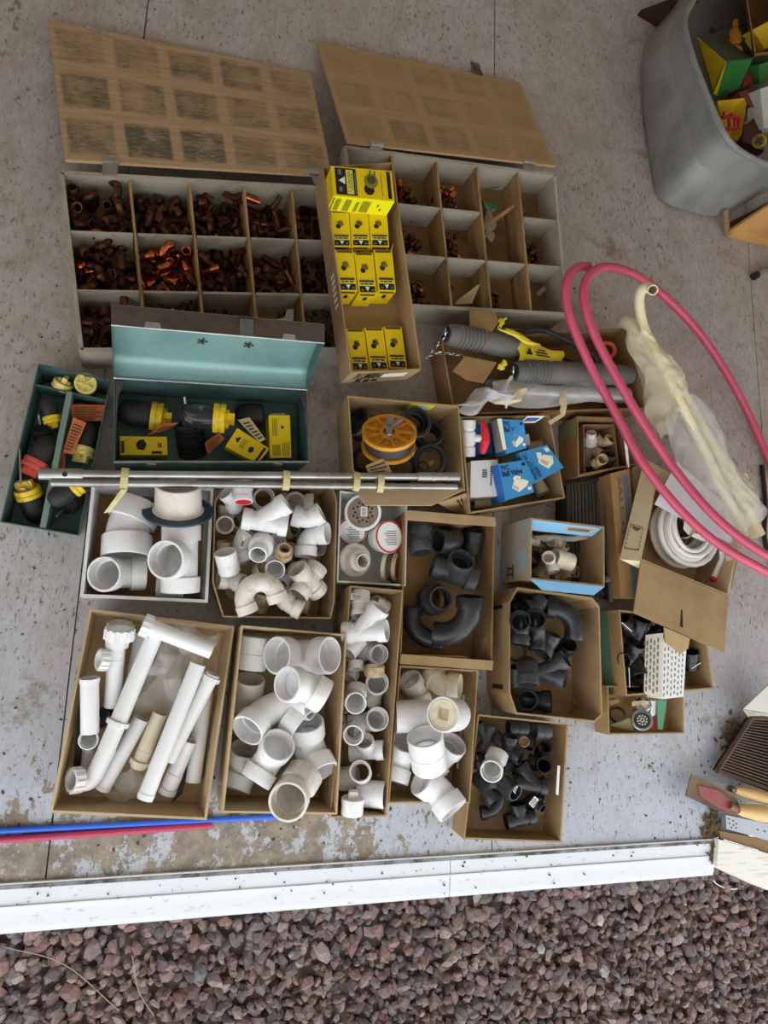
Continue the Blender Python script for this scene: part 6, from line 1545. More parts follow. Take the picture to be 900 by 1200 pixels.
G().sweep([P(709, 678, .08), P(728, 683, .08)], .011, 10).make('cross_bar', mat('grey plastic rail', '#6b6a68', .5), cb)
# tall carton with letters
kW = crop(6.667, 700, 540)
o, t, b2 = prism('tall_carton', 'tall brown carton with blue lettering standing behind the tubing box', 'carton', [kW(100, 100), kW(250, 62), kW(330, 1075), kW(182, 1068)], (.13, .13, .13, .13), .125, card_d)
q = [t[3], t[2], t[1], t[0]]; ink(q, [(.62, .3, .88, .96), (.62, .02, .88, .26)], mat('dull blue band', '#5d6570', .7), o, 'blue_band'); text(q, 'SALE-O-L8', (.34, .3, .54, .95), mat('dull blue letters', '#565a58', .7), o, rot=-90, bold=.02)
o, t, b2 = prism('tall_carton', 'second brown carton standing behind the lettered one', 'carton', [kW(275, 55), kW(345, 5), kW(330, 360), kW(285, 370)], (.115,)*4, .11, card)
# ------------------------------------------------------------------ P: blue box of small fittings
kP = crop(7.5, 600, 600)
bluec = mat('sky blue card', '#7fb6df', .5); bluew = mat('worn blue print', '#8cb2c6', .6, col2='#b3936a', scale=3, lo=.42, hi=.56)
box_P, tP, bP = carton_box('cardboard_box', 'blue printed cardboard box of small tan and white fittings', 'box', [kP(165, 50), kP(812, 130), kP(815, 655), kP(155, 588)], .185, card, t=.005, shrink=1.)
a = [bP[0]-Vector((.0015, 0, 0)), bP[3]-Vector((.0015, 0, 0)), tP[3]-Vector((.0015, 0, 0)), tP[0]-Vector((.0015, 0, 0))]
e_ = sheet('blue_side', a, .001, bluew, box_P); q = [a[1], a[0], a[3], a[2]]; q = [a[0], a[1], a[2], a[3]]
ink([a[1], a[2], a[3], a[0]], [(.28, .1, .5, .14), (.28, .2, .5, .24), (.28, .06, .31, .28), (.47, .06, .5, .28)], ink_b, box_P, 'arrow_print', .0025)
flap(box_P, tP[3], tP[2], .03, 95, bluec, (.045, .04))
ff = sheet('inner_flap', [P(*kP(168, 52), .183), P(*kP(808, 128), .183), P(*kP(700, 212), .15), P(*kP(170, 160), .15)], .003, bluec, box_P)
q = [P(*kP(170, 160), .15), P(*kP(700, 212), .15), P(*kP(808, 128), .183), P(*kP(168, 52), .183)]
ink(q, [(.5, .3, .92, .66)], card_l, ff, 'label_patch', .002); ink(q, [(.55+.025*k, .36, .565+.025*k, .6) for k in range(13)], ink_b, ff, 'barcode', .0028)
PBx = 'in the blue box'
crumple([P(*kP(170, 205), .1), P(*kP(680, 200), .11), P(*kP(690, 250), .1), P(*kP(270, 260), .1)], .001, film_w, 'plastic_bag', 'milky plastic film along the far wall '+PBx, 'bag', 8, .008, 51)
for (tm, nm_, x, y, z, r, d, u, m, l, an) in (('coupling', PC, 190, 258, .09, 40, (-.8, .1, .5), None, pvc_o, 'whitish coupling by the far left corner', 0), ('elbow45', PE, 345, 262, .095, 46, (-.25, .1, .95), (.8, 0, -.3), pvc_o, 'whitish elbow mouth up at the far wall', 'A'),
        ('elbow90', PE, 320, 395, .1, 58, (-.1, .25, .95), (.3, -1, 0), pvc_o, 'whitish elbow with its mouth up in the middle', 'A'), ('coupling', PC, 445, 425, .075, 84, (-.75, .25, .5), None, cream, 'ridged cream coupling, the widest piece', 0),
        ('coupling', PC, 185, 420, .06, 62, (.2, .4, .9), None, dgrey, 'dark grey coupling by the left wall', 0), ('elbow90s', PE, 300, 545, .06, 62, (-.45, -.8, .3), (.8, .4, .2), tan_p, 'tan elbow with its dark mouth to the near left', 0),
        ('tee', PTe, 440, 560, .05, 50, (-.7, -.4, .3), (.4, -.7, .5), tan_p, 'tan tee at the near wall', 0), ('elbow45', PE, 520, 530, .05, 54, (.7, -.1, .3), (-.4, .8, .2), tan_p, 'tan elbow at the right of the heap', 0), ('elbow45', PE, 420, 330, .06, 50, (.6, .5, .3), (0, .5, .5), cream, 'cream elbow behind the ridged coupling', 0)):
    place(tm, nm_, *kP(x, y), z, r/7.5, d, u, m, l+' '+PBx, CF_, None, an or (0, 0, 0))
ob = settle(box_P)
strew(ob, [bP[0].lerp(bP[1], .02), bP[0].lerp(bP[1], .6), bP[3].lerp(bP[2], .6), bP[3].lerp(bP[2], .02)], 12, ['elbow45', 'coupling', 'tee'], .016, .022, [tan_p, pvc_o, cream], 'half buried tan or cream fitting at the bottom of the blue box', 'buried fittings in the blue box', (PE, PC, PTe))
# ------------------------------------------------------------------ Q: box with a patterned paper parcel, R: box of sink strainers
kQ = crop(5.625, 690, 690)
box_Q, tQ, bQ = carton_box('cardboard_box', 'cardboard box with a green striped left side and black bagged valves', 'box', [kQ(198, 138), kQ(752, 190), kQ(825, 660), kQ(245, 708)], .115, card, t=.005, shrink=.99)
a = [bQ[0]-Vector((.0015, 0, 0)), bQ[3]-Vector((.0015, 0, 0)), tQ[3]-Vector((.0015, 0, 0)), tQ[0]-Vector((.0015, 0, 0))]
gs = sheet('green_stripe', [a[0], a[1], a[1].lerp(a[2], .48), a[0].lerp(a[3], .48)], .001, mat('green card', '#5e8a72', .6), box_Q)
blf = mat('black bagged plastic', '#1c1c1e', .25, col2='#3c3c3e', scale=2.5)
QB = 'in the green striped box'
for (tm, x, y, z, r, d, u, l) in (('wye', 300, 330, .07, 62, (.3, .8, .3), (-.9, .1, .3), 'black bagged wye'), ('elbow90', 270, 440, .09, 50, (-.5, -.3, .8), (.5, .7, .2), 'black elbow by the left wall'), ('coupling', 320, 520, .06, 56, (.2, -.9, .3), None, 'black coupling left of the paper parcel'),
        ('coupling', 290, 620, .05, 48, (.1, -.9, .3), None, 'black coupling at the near left'), ('elbow45', 430, 290, .06, 50, (.8, .3, .3), (-.2, .8, .3), 'black elbow behind the paper parcel'), ('coupling', 680, 470, .07, 56, (.1, .9, .4), None, 'black coupling right of the paper parcel')):
    place(tm, 'black_fitting', *kQ(x, y), z, r/5.625, d, u, blf, l+' '+QB, CF_)
settle(box_Q)
for (a_, b_, l) in ((kQ(218, 222), kQ(285, 282), 'far'), (kQ(265, 520), kQ(270, 650), 'near left'), (kQ(680, 525), kQ(735, 488), 'right')):
    tag(G().sweep([P(*a_, .13), P(*b_, .135)], .0014, 6).make('zip_tie', white_m), 'thin pale zip tie at the %s of the green striped box' % l, 'zip tie')
pm = mat('patterned white paper', '#e7e2d4', .6, col2='#d8cba6', scale=4)
top = [kQ(375, 305), kQ(640, 420), kQ(622, 715), kQ(490, 728)]
o, t, b2 = prism('paper_parcel', 'white carton printed with rows of small words, standing in the green striped box', 'carton', [kQ(490, 330), kQ(642, 405), kQ(625, 712), kQ(480, 728)], (.155, .155, .15, .15), .07, paper)
l_ = sheet('side_panel', [P(*kQ(375, 305), .115), P(*kQ(492, 290), .157), P(*kQ(482, 728), .152), P(*kQ(362, 690), .11)], .002, pm, o)
q = [t[3], t[2], t[1], t[0]]; ink(q, [(.06+.155*k, .04+.11*j+.03*(k % 2), .105+.155*k, .1+.11*j+.03*(k % 2)) for k in range(6) for j in range(8)], ink_g, o, 'word_pattern')
q = [P(*kQ(362, 690), .112), P(*kQ(482, 728), .154), P(*kQ(492, 290), .159), P(*kQ(375, 305), .117)]; ink(q, [(.08+.2*k, .05+.11*j+.04*(k % 2), .16+.2*k, .12+.11*j+.04*(k % 2)) for k in range(4) for j in range(8)], ink_g, l_, 'word_pattern', .0016)
box_R, tR, bR = carton_box('cardboard_box', 'small cardboard box of sink strainers under the green striped box', 'box', [kQ(122, 640), kQ(622, 640), kQ(630, 955), kQ(130, 963)], .075, card, t=.004, shrink=.98)
RBx = 'in the small strainer box'
t = thingM('sink_strainer', 'round chrome sink strainer with a pierced basket '+RBx, 'strainer', M_at(*kQ(352, 865), .05, 68/5.625, (-.05, .1, .99)))
sub('rim', fit_tube('strim', [(-.3, .85), (-.05, .9), (0, 1), (.08, 1), (.1, .95)], [(-.3, .7), (.0, .72), (.1, .78)]), mat('bluish chrome', '#a9b4c4', .2, .9), t)
sub('basket', smoothmesh('basket', *lathe([(-.25, 0), (-.25, .7), (-.2, .72), (-.12, .5), (-.12, 0)]), angle=30), dsteel, t)
g = G()
for rr_, n in ((.18, 5), (.42, 10)):
    for k in range(n): c = Vector((-.118, rr_*math.cos(2*math.pi*k/n), rr_*math.sin(2*math.pi*k/n))); g.sweep([c, c+Vector((.02, 0, 0))], .075, 8)
sub('pierced_hole', smoothmesh('sholes', g.v, g.f, 30), ink_w, t)
place('ring', 'strainer_cup', *kQ(190, 830), .035, 52/5.625, (.1, .3, .9), None, dsteel, 'dark steel strainer cup at the left '+RBx, 'strainer'); place('cap', 'strainer_cup', *kQ(350, 780), .03, 60/5.625, (.1, .6, .7), None, chrome, 'bright strainer cup behind the pierced one '+RBx, 'strainer')
prism('strainer_card', 'green and white blister card '+RBx, 'card', [kQ(452, 735), kQ(515, 735), kQ(488, 930), kQ(455, 925)], (.07,)*4, .004, mat('green print card', '#4f8f6c', .5))
prism('strainer_card', 'white blister card behind the green one '+RBx, 'card', [kQ(330, 742), kQ(448, 738), kQ(440, 830), kQ(410, 850)], (.06,)*4, .004, paper); prism('strainer_card', 'small red printed card beside the pierced strainer '+RBx, 'card', [kQ(425, 845), kQ(450, 835), kQ(446, 930), kQ(405, 930)], (.055,)*4, .003, ink_r)
prism('card_divider', 'olive card divider at the near left '+RBx, 'card', [kQ(135, 900), kQ(270, 850), kQ(305, 945), kQ(285, 945)], (.045, .06, .06, .05), .003, mat('olive card', '#8d8455', .7))
prism('card_divider', 'pale card strip at the far side '+RBx, 'card', [kQ(285, 745), kQ(365, 735), kQ(375, 752), kQ(290, 775)], (.07,)*4, .003, card_l); prism('card_divider', 'brown card block at the far left '+RBx, 'card', [kQ(130, 738), kQ(195, 725), kQ(202, 750), kQ(140, 770)], (.06,)*4, .02, card_d)

settle(box_R)
# ------------------------------------------------------------------ X: box of white tubing
k3 = crop(3, 640, 290); kX = crop(5.625, 740, 540)
box_X, tX, bX = carton_box('cardboard_box', 'cardboard box with wide open flaps holding a coil of white tubing', 'box', [(772, 547), (876, 592), (853, 698), (750, 656)], .165, card_l, t=.005, shrink=.96)
lf = sheet('flap', [P(755, 537, .15), P(772, 547, .166), P(750, 658, .166), P(726, 655, .15)], .004, mat('grey tan card', '#b4a482', .75), box_X)
q = [P(726, 655, .153), P(750, 658, .169), P(772, 547, .169), P(755, 537, .153)]
dash = []
for i in range(7): dash += [(.12+.012+.1*i, .10, .17+.1*i, .115), (.12+.012+.1*i, .33, .17+.1*i, .345)] if i < 7 else []
for i in range(6): dash += [(.10, .105+.04*i, .13, .13+.04*i), (.80, .105+.04*i, .83, .13+.04*i)]
ink(q, dash, ink_k, lf, 'dashed_print', .0002); ink(q, [(.25, .31, .68, .322), (.36, .295, .6, .304)], ink_k, lf, 'small_print', .0002)
sheet('flap_end', [P(726, 655, .152), P(750, 657, .167), P(749, 666, .15)], .003, mat('bare pale card', '#e3d8b4', .8), box_X)
nf = sheet('flap', [P(751, 657, .166), P(853, 699, .168), P(848, 765, .172), P(742, 718, .172)], .004, card, box_X)
sheet('flap_tongue', [P(778, 735, .174), P(808, 748, .174), P(806, 760, .165), P(797, 766, .162), P(779, 752, .168)], .004, card, nf)
q = [P(742, 718, .1745), P(848, 765, .1745), P(853, 699, .1705), P(751, 657, .1685)]; ink(q, [[(.5, .12), (.53, .12), (.505, .42), (.49, .42)]], ink_k, nf, 'slot', .0006)
T_ = mat('translucent white tube', '#eeeeea', .25, coat=.3)
c0 = P(804, 622, .1); pts = []
for lay, (n, z) in enumerate(((3, .045), (3, .066), (3, .087), (3, .108), (2, .128))):
    for i in range(n*22):
        a = 2*math.pi*i/22; r_ = .112-.0215*i/22*(1 if lay % 2 == 0 else 1); r_ = .106-.0205*((i/22) if lay % 2 == 0 else (n-1-i/22))*.85
        pts.append(Vector((c0.x+r_*math.cos(a)+.004*math.sin(a*1.7+lay), c0.y+r_*math.sin(a), z+.002*math.sin(a*2.3+lay))))
pts += [P(845, 640, .12), P(846, 655, .11), P(840, 668, .1), P(836, 677, .1)]
o = G().sweep(pts, .0098, 10).make('tubing_coil', T_, smooth=True, angle=70); tag(o, 'coil of white plastic tubing in the box with open flaps', 'tubing')
e1 = pts[-1]; G().sweep([e1-Vector((0, 0.0, 0)), e1+(pts[-1]-pts[-2])*.35], .0112, 12).make('red_tip', redp, o)
core = G().sweep([P(800, 616, .05), P(800, 616, .13)], .045, 24, inner=.041).make('card_core', card_l, smooth=True); tag(core, 'pale cardboard core standing inside the tubing coil', 'cardboard')
lt = sheet('hang_tag', [P(*kX(350, 380), .135), P(*kX(430, 400), .142), P(*kX(497, 470), .142), P(*kX(485, 530), .14), P(*kX(460, 528), .14), P(*kX(375, 488), .135), P(*kX(342, 450), .133)], .0015, paper); tag(lt, 'white card tag with a black slot on the tubing coil', 'tag')
q = [P(*kX(375, 488), .1365), P(*kX(485, 530), .1415), P(*kX(497, 440), .1435), P(*kX(350, 380), .137)]
ink(q, [(.44, .35, .52, .8), (.36, .3, .6, .36)], ink_k, lt, 'slot', .0008)
tag(sheet('paper_sheet', [P(793, 541, .178), P(868, 606, .176), P(856, 637, .176), P(767, 591, .176)], .0012, mat('lilac white paper', '#e6e4ee', .6)), 'sheet of white paper lying over the tubing box', 'paper')
sheet('flap', [P(872, 592, .166), P(877, 594, .166), P(866, 650, .15), P(857, 690, .158)], .003, card, box_X)
# ------------------------------------------------------------------ pink tubing
pex = mat('pink tubing', '#c64e6c', .35, col2='#b54260', scale=2, coat=.15)
def tubing(pts, r_, lab, seg=14):
    s = spline([P(x, y, z) for x, y, z in pts], 8); o = G().sweep(s, r_, seg).make('pink_tube', pex, smooth=True, angle=70); return tag(o, lab, 'tubing')
tubing([(690, 312, .24), (676, 314, .245), (666, 325, .25), (663, 345, .245), (669, 375, .235), (681, 405, .225), (698, 441, .215), (722, 485, .21), (752, 541, .215), (795, 595, .23), (840, 636, .24), (900, 671, .24), (960, 702, .2)], .0148, 'pink tube with the lower sweep, looping up at the corner of the right wooden tray')
tubing([(940, 690-62, .2)]*0+[(960, 680, .2), (900, 652, .26), (845, 612, .26), (795, 556, .235), (750, 490, .235), (717, 432, .24), (695, 388, .25), (685, 355, .26), (685, 335, .265), (694, 319, .265), (712, 313, .255), (740, 320, .23), (770, 340, .19), (800, 368, .15), (832, 407, .105), (866, 463, .06), (890, 513, .03), (915, 570, .02)], .0148, 'pink tube with the upper sweep, arching over to the right across the floor')
# ------------------------------------------------------------------ bagged white pipes
k5b = crop(5, 720, 320)
creamp = mat('ivory pvc', '#ece3c4', .35, col2='#dccf9f', scale=2)
s = spline([P(765, 340, .345), P(764, 339, .32), P(757.5, 337, .298), P(750.5, 343, .285), P(749.5, 360, .265), P(755, 385, .235), P(770, 415, .235), P(801, 478, .235), P(839, 556, .23), P(873, 628, .22)], 7)
r_ = .0165; o = G().sweep(s, r_, 20, inner=r_*.8).make('bent_pipe', creamp, smooth=True, angle=60); tag(o, 'ivory pipe with a hooked open end sticking out of the plastic bag', 'pipe')
s = spline([P(731, 376, .16), P(740, 382, .185), P(755, 398, .195), P(780, 432, .2), P(815, 490, .2), P(858, 565, .205), P(889, 628, .205)], 7)
o = G().sweep(s, [.016]+[.0225]*(len(s)-1), 20).make('bagged_pipe', creamp, smooth=True, angle=60); tag(o, 'thick ivory pipe with a rounded end inside the plastic bag', 'pipe')
crumple([P(735, 392, .25), P(765, 384, .29), P(815, 470, .245), P(770, 520, .16)], .001, film_y, 'plastic_bag', 'yellowed plastic bag around the upper part of the ivory pipes', 'bag', 14, .02, 61)
crumple([P(775, 500, .2), P(815, 462, .25), P(893, 600, .26), P(850, 660, .2)], .001, film, 'plastic_bag', 'clear plastic bag around the lower part of the ivory pipes', 'bag', 14, .022, 62)
crumple([P(850, 540, .24), P(876, 560, .22), P(897, 600, .16), P(880, 618, .2)], .001, film_y, 'plastic_bag', 'loose flap of plastic bag to the right of the ivory pipes', 'bag', 8, .014, 63)
# ------------------------------------------------------------------ grey tote and its contents
tote_m = mat('scuffed grey plastic', '#8b8b89', .42, col2='#767675', scale=5, bump=.05, bscale=30)
rimp = [(845, -75, .27), (816, 0, .29), (807, 18, .3), (804.5, 34, .3), (812, 62, .31), (825, 97, .32), (838, 131, .33), (848, 153, .335), (858, 167, .325), (874, 179, .295), (900, 192, .22), (935, 208, .15)]
basep = [(832, -66), (793, 6), (763, 46), (752, 76), (753, 110), (758, 155), (763, 195), (769, 226), (782, 239), (806, 246), (838, 250), (900, 217)]
top = [P(x, y, z) for x, y, z in rimp]; bot = [P(x, y, .004) for x, y in basep]
far_t = [P(1020, 150, .15), P(1010, -90, .2)]; far_b = [P(1005, 175, .004), P(990, -80, .004)]
top = spline(top, 4); bot = spline(bot, 4); top += far_t; bot += far_b; n = len(top); rings = []
for f_, bul in ((0, 0), (.06, .02), (.58, .012), (.62, -.004), (.93, .0), (.94, .012), (1, .014)):
    ring = []
    cx = sum(p.x for p in top)/n; cy = sum(p.y for p in top)/n
    for a, b_ in zip(bot, top):
        p = a.lerp(b_, f_); o_ = Vector((p.x-cx, p.y-cy, 0)).normalized(); ring.append(p+o_*bul)
    rings.append(ring)
inner = [[p+Vector((cx-p.x, cy-p.y, 0)).normalized()*.012 for p in rings[-1]], [p+Vector((cx-p.x, cy-p.y, 0)).normalized()*.012 for p in rings[2]], [p+Vector((cx-p.x, cy-p.y, 0)).normalized()*.02+Vector((0, 0, .008)) for p in rings[1]]]
allr = rings+inner; V = [p for r in allr for p in r]; Fc = []
for i in range(len(allr)-1):
    for k in range(n): Fc.append((i*n+k, i*n+(k+1) % n, (i+1)*n+(k+1) % n, (i+1)*n+k))
Fc += [tuple(range(n)), tuple((len(allr)-1)*n+k for k in range(n))]
tote = mk('storage_tote', V, Fc, tote_m, smooth=True, angle=50); tag(tote, 'large scuffed grey plastic tote full of coloured odds and ends', 'tote')
lip = [p+Vector((0, 0, .003)) for p in rings[-1]]; G().sweep(lip[:-2], .011, 10).make('rim', tote_m, tote, smooth=True)
kt = crop(6.311, 810, 0)
green = mat('green plastic', '#2f7a3a', .45, col2='#276a32', scale=3); olive = mat('dark olive plastic', '#33381f', .6); orange_y = mat('orange yellow plastic', '#e0932a', .45)
t = thing('ribbed_bin', 'green and yellow plastic box with a ribbed green side in the grey tote', 'plastic box', P(850, 80, .05))
A = P(*kt(45, 270), .2); B = P(*kt(255, 455), .25); Cc = P(*kt(450, 435), .22); D = P(*kt(210, 265), .18)
A2 = P(*kt(95, 420), .14); B2 = P(*kt(165, 690), .12); C2 = P(*kt(350, 660), .1)
G().slab([A, B, Cc, D], .004).make('lid_panel', olive, t)
G().slab([A, B, B2, P(*kt(100, 470), .1)], .004).make('yellow_side', ycap, t)
G().slab([B, P(*kt(258, 460), .25), P(*kt(190, 700), .118), B2], .008).make('yellow_edge', ycap, t)
G().slab([B, Cc, C2, P(*kt(180, 720), .1)], .004).make('green_side', green, t)
g = G(); b0 = P(*kt(180, 720), .1)
for k in range(13):
    u = .06+.07*k; p = B.lerp(Cc, u); q_ = b0.lerp(C2, u); tw = (EYEV-p).normalized()*.003; g.sweep([p+tw, q_+tw], .003, 6)
g.make('rib', green, t)
g = G(); g.slab([B+Vector((0, 0, .004)), Cc+Vector((0, 0, .004)), P(*kt(395, 425), .225), P(*kt(270, 462), .25)], .003); g.make('grey_edge', dsteel, t)
t = thing('yellow_tray', 'yellow plastic tray holding a red rack in the grey tote', 'tray', P(858, 140, .05))
oq = [P(*kt(195, 745), .14), P(*kt(395, 725), .15), P(*kt(408, 770), .15), P(*kt(375, 985), .14), P(*kt(345, 1040), .14), P(*kt(250, 1000), .14)]
ctr = sum(oq, Vector())/6; iq = [p.lerp(ctr, .3)-Vector((0, 0, .05)) for p in oq]
V = oq+iq+[p-Vector((0, 0, .004)) for p in oq]+[p-Vector((0, 0, .004)) for p in iq]; Fc = []
for k in range(6): k2 = (k+1) % 6; Fc += [(k, k2, 6+k2, 6+k), (12+k, 18+k, 18+k2, 12+k2), (k, 12+k, 12+k2, k2)]
Fc += [tuple(range(6, 12)), tuple(range(18, 24))]; mk('tray_body', V, Fc, ycap, t)
t = thing('red_rack', 'small red ladder rack lying in the yellow tray of the tote', 'rack', P(855, 142, .1)); g = G()
for a, b_ in (((230, 865), (370, 870)), ((255, 955), (355, 945)), ((240, 830), (245, 880)), ((355, 870), (350, 950)), ((275, 850), (285, 960)), ((320, 855), (325, 955)), ((295, 840), (300, 870))): g.sweep([P(*kt(*a), .15), P(*kt(*b_), .15)], .006, 8)
g.make('rack_bars', mat('red enamel', '#b52a36', .4), t)
t = thingM('spool_wheel', 'yellow wheel with a grey hub at the near end of the tote', 'wheel', M_at(*kt(503, 1045), .16, 47/6.311, (-.1, .1, .99))); sub('wheel_rim', T['ring'], ycap, t).scale; sub('wheel_disc', T['lidface'], ycap, t); sub('hub', PT['wing'], dsteel, t)
t = thing('machine_toy', 'orange yellow toy machine with grey tracks at the back of the tote', 'toy', P(862, 45, .1)); g = G()
for a, b_, w_ in (((325, 150), (330, 195), 11), ((305, 225), (345, 225), 12), ((320, 250), (325, 320), 26), ((330, 330), (375, 370), 9), ((300, 225), (300, 300), 9)):
    g.sweep([P(*kt(*a), .16), P(*kt(*b_), .16)], w_*.00032*2.8, 4)
g.make('body', orange_y, t); g = G()
for k in range(7): g.sweep([P(*kt(155+k*22, 225-k*10), .14), P(*kt(175+k*22, 200-k*10), .14)], .014, 8)
for a, b_ in (((240, 300), (410, 180)), ((330, 215), (400, 180)), ((370, 250), (395, 300))): g.sweep([P(*kt(*a), .15), P(*kt(*b_), .15)], .006, 6)
g.make('tracks', mat('dark grey plastic', '#4a463e', .6), t)
maroon = mat('maroon plastic', '#5a2020', .5, col2='#40191a', scale=4)
for pts, z, h, m, nm, lab in (([(400, 560), (440, 500), (450, 620), (385, 640)], .12, .1, mat('dull red plastic', '#8d2c33', .5), 'red_block', 'dull red plastic piece beside the ribbed green box in the tote'), ([(345, 680), (460, 660), (470, 790), (405, 770)], .12, .1, mat('brown plastic', '#7a3f2c', .5), 'brown_block', 'brown red plastic piece behind the yellow tray in the tote'),
        ([(400, 880), (510, 870), (540, 1120), (380, 1040)], .1, .08, maroon, 'maroon_block', 'dark maroon plastic slab right of the yellow tray in the tote'), ([(420, 800), (460, 790), (465, 870), (415, 890)], .13, .1, greycard, 'grey_block', 'small grey plastic piece above the maroon slab in the tote')):
    prism(nm, lab, 'plastic piece', [kt(*p) for p in pts], (z,)*4, h, m)
bq = [(871, -25), (935, -35), (950, 55), (885, 64)]
box_Z, tZ, bZ = carton_box('cardboard_box', 'cardboard box standing inside the grey tote at the frame edge', 'box', bq, .2, card_d, zb=.055, t=.005, base=[(867, -28), (930, -40), (945, 58), (880, 69)])
prism('yellow_book', 'yellow flat box standing in the carton at the top right corner', 'box', [(882, 35), (925, 12), (930, 30), (897, 58)], (.2, .2, .17, .17), .05, ycap); prism('green_book', 'green flat box in the grey tote at the right edge of the photo', 'box', [(889, 76), (930, 62), (930, 84), (890, 98)], (.16, .16, .12, .12), .05, green)
prism('white_block', 'greyish white block at the right edge of the tote', 'block', [(891, 104), (930, 92), (930, 150), (895, 150)], (.17, .17, .12, .12), .06, mat('chalky white', '#c9cdc9', .6))
# ------------------------------------------------------------------ wooden crate, rod and dark board at the right edge
wood_o = mat('orange pine', '#b98a4e', .55, col2='#8d5f2e', scale=3, stretch=(1, 6, 1))
t = thing('wooden_crate', 'weathered open wooden crate in front of the grey tote', 'crate', P(880, 262, 0))
G().slab([P(850, 273, .02), P(912, 232, .17), P(912, 291, .0), P(853, 278, .0)], .012).make('front_board', wood_o, t); G().slab([P(848, 247, .05), P(852, 246, .05), P(855, 275, .02), P(850, 275, .02)], .01).make('corner_post', ply, t)
G().slab([P(852, 262, .004), P(905, 235, .004), P(910, 280, .004), P(855, 276, .004)], .006).make('crate_floor', mat('dark wood', '#4b3520', .8), t)
p, q = P(885, 323, .02), P(912, 309, .02); t = thing('chrome_post', 'bright round metal leg with a black rubber tip at the right edge', 'leg', p); G().sweep([p, q], .0125, 16).make('tube', steel, t, smooth=True); G().sweep([p-(q-p).normalized()*.012, p+(q-p).normalized()*.012], .0155, 16).make('rubber_tip', rubber, t)
prism('dark_board', 'dark reddish board lying at the far right behind the tote', 'board', [(752, 11), (815, -12), (818, 3), (775, 25)], (.03,)*4, .03, mat('dark red wood', '#3f1f18', .7)); tag(G().sweep(spline([P(893, 545, .01), P(897, 590, .01), P(896, 630, .01), P(905, 665, .01)], 5), .008, 8).make('black_cable', rubber), 'black cable on the floor at the right edge beside the plastic bag', 'cable')
# ------------------------------------------------------------------ tools at the lower right
kB = crop(4, 780, 760)
whitep = mat('cracked white paint', '#e3e1da', .6, col2='#b9b2a3', scale=8, stretch=(1, 14, 1), lo=.55, hi=.7)
prism('white_post', 'white painted post end with cracked paint beside the threshold', 'post', [kB(250, 895), kB(520, 975), kB(520, 1150), kB(240, 1022)], (.03,)*4, .14, whitep)
prism('brown_board', 'narrow brown board between the white post and the metal bar', 'board', [kB(255, 855), kB(520, 905), kB(520, 972), kB(258, 890)], (.02,)*4, .018, mat('brown board', '#8a6d48', .7))
o, t_, b2 = prism('metal_bar', 'grey metal bar with drilled holes under the tools', 'metal bar', [kB(282, 780), kB(520, 830), kB(520, 912), kB(285, 845)], (.045,)*4, .02, mat('grey zinc', '#9aa1a8', .4, .6)); q = [t_[3], t_[2], t_[1], t_[0]]
for u, v in ((.06, .75), (.06, .45), (.1, .2), (.14, .7), (.14, .4), (.2, .55), (.19, .25), (.62, .5), (.76, .5)): ink(q, [ring_pts(u, v, .012, .06, 8)], ink_k, o, 'drill_hole')
rustb = mat('rusty blade', '#7a6552', .55, .4, col2='#5d4a3c', scale=5); redb = mat('red paint on steel', '#9a3c46', .5, .1, col2='#7a6552', scale=3, lo=.58, hi=.7); handw = mat('pale wooden handle', '#d9b87e', .5, col2='#c49d60', scale=3)
def tool(pts, z, m, h0, h1, hr, lab, spot=None):
    P3 = [P(*kB(*p), z) for p in pts]; c = sum(P3, Vector())/len(P3); t = thing('hand_trowel', lab, 'trowel', c); G().slab(P3, .004).make('blade', m, t)
    if spot: G().slab([P(*kB(*p), z+.004) for p in spot], .003).make('painted_patch', redb, t)
    a, b_ = P(*kB(*h0), z+.012), P(*kB(*h1), z+.012); s = [a.lerp(b_, k/8) for k in range(9)]; G().sweep(s, [hr*x for x in (.55, .8, .9, 1, 1.08, 1.1, 1.05, 1, .9)], 16).make('handle', handw, t, smooth=True); G().sweep([a.lerp(c, .35), a.lerp(b_, .04)], hr*.5, 10).make('ferrule', m, t)
tool([(165, 608), (330, 645), (340, 665), (300, 710), (225, 660)], .055, mat('dull grey blade', '#77706a', .4, .6), (325, 660), (520, 715), .020, 'trowel with a bare wooden handle lying under the grate')
tool([(120, 588), (178, 612), (330, 700), (348, 740), (332, 785), (245, 762), (92, 690)], .065, rustb, (338, 755), (530, 785), .025, 'trowel with a red stained blade and thick wooden handle', [(150, 640), (250, 665), (330, 735), (320, 775), (250, 750), (160, 690)])
t = thing('floor_grate', 'dark rusty grate with narrow slats at the right edge', 'grate', P(*kB(400, 500), .03)); gm = mat('rusty dark iron', '#54443a', .7, .3, col2='#6b5541', scale=6)
c4 = [P(*kB(400, 325), .05), P(*kB(560, 330), .05), P(*kB(560, 690), .05), P(*kB(242, 572), .05)]
g = G()
for i in range(4): g.sweep([c4[i], c4[(i+1) % 4]], .009, 6)
g.make('frame', gm, t); g = G()
for k in range(22):
    u = (k+.5)/22; p = c4[0].lerp(c4[3], u); q_ = c4[1].lerp(c4[2], u); g.slab([p+Vector((0, 0, -.008)), q_+Vector((0, 0, -.008)), q_+Vector((0, 0, .006)), p+Vector((0, 0, .006))], .005)
g.make('slats', gm, t); sheet('dirt_pan', [p-Vector((0, 0, .02)) for p in c4], .004, mat('black dirt', '#231c16', .95), t)
tag(sheet('metal_sheet', [P(*kB(362, 282), .09), P(*kB(520, 130), .1), P(*kB(520, 318), .06), P(*kB(470, 300), .085)], .006, mat('pale sheet metal', '#cfcdc6', .45)), 'pale metal panel corner above the dark grate', 'panel'); sheet('x', [P(0, 0, 0)]*3, .001, ply) if False else None
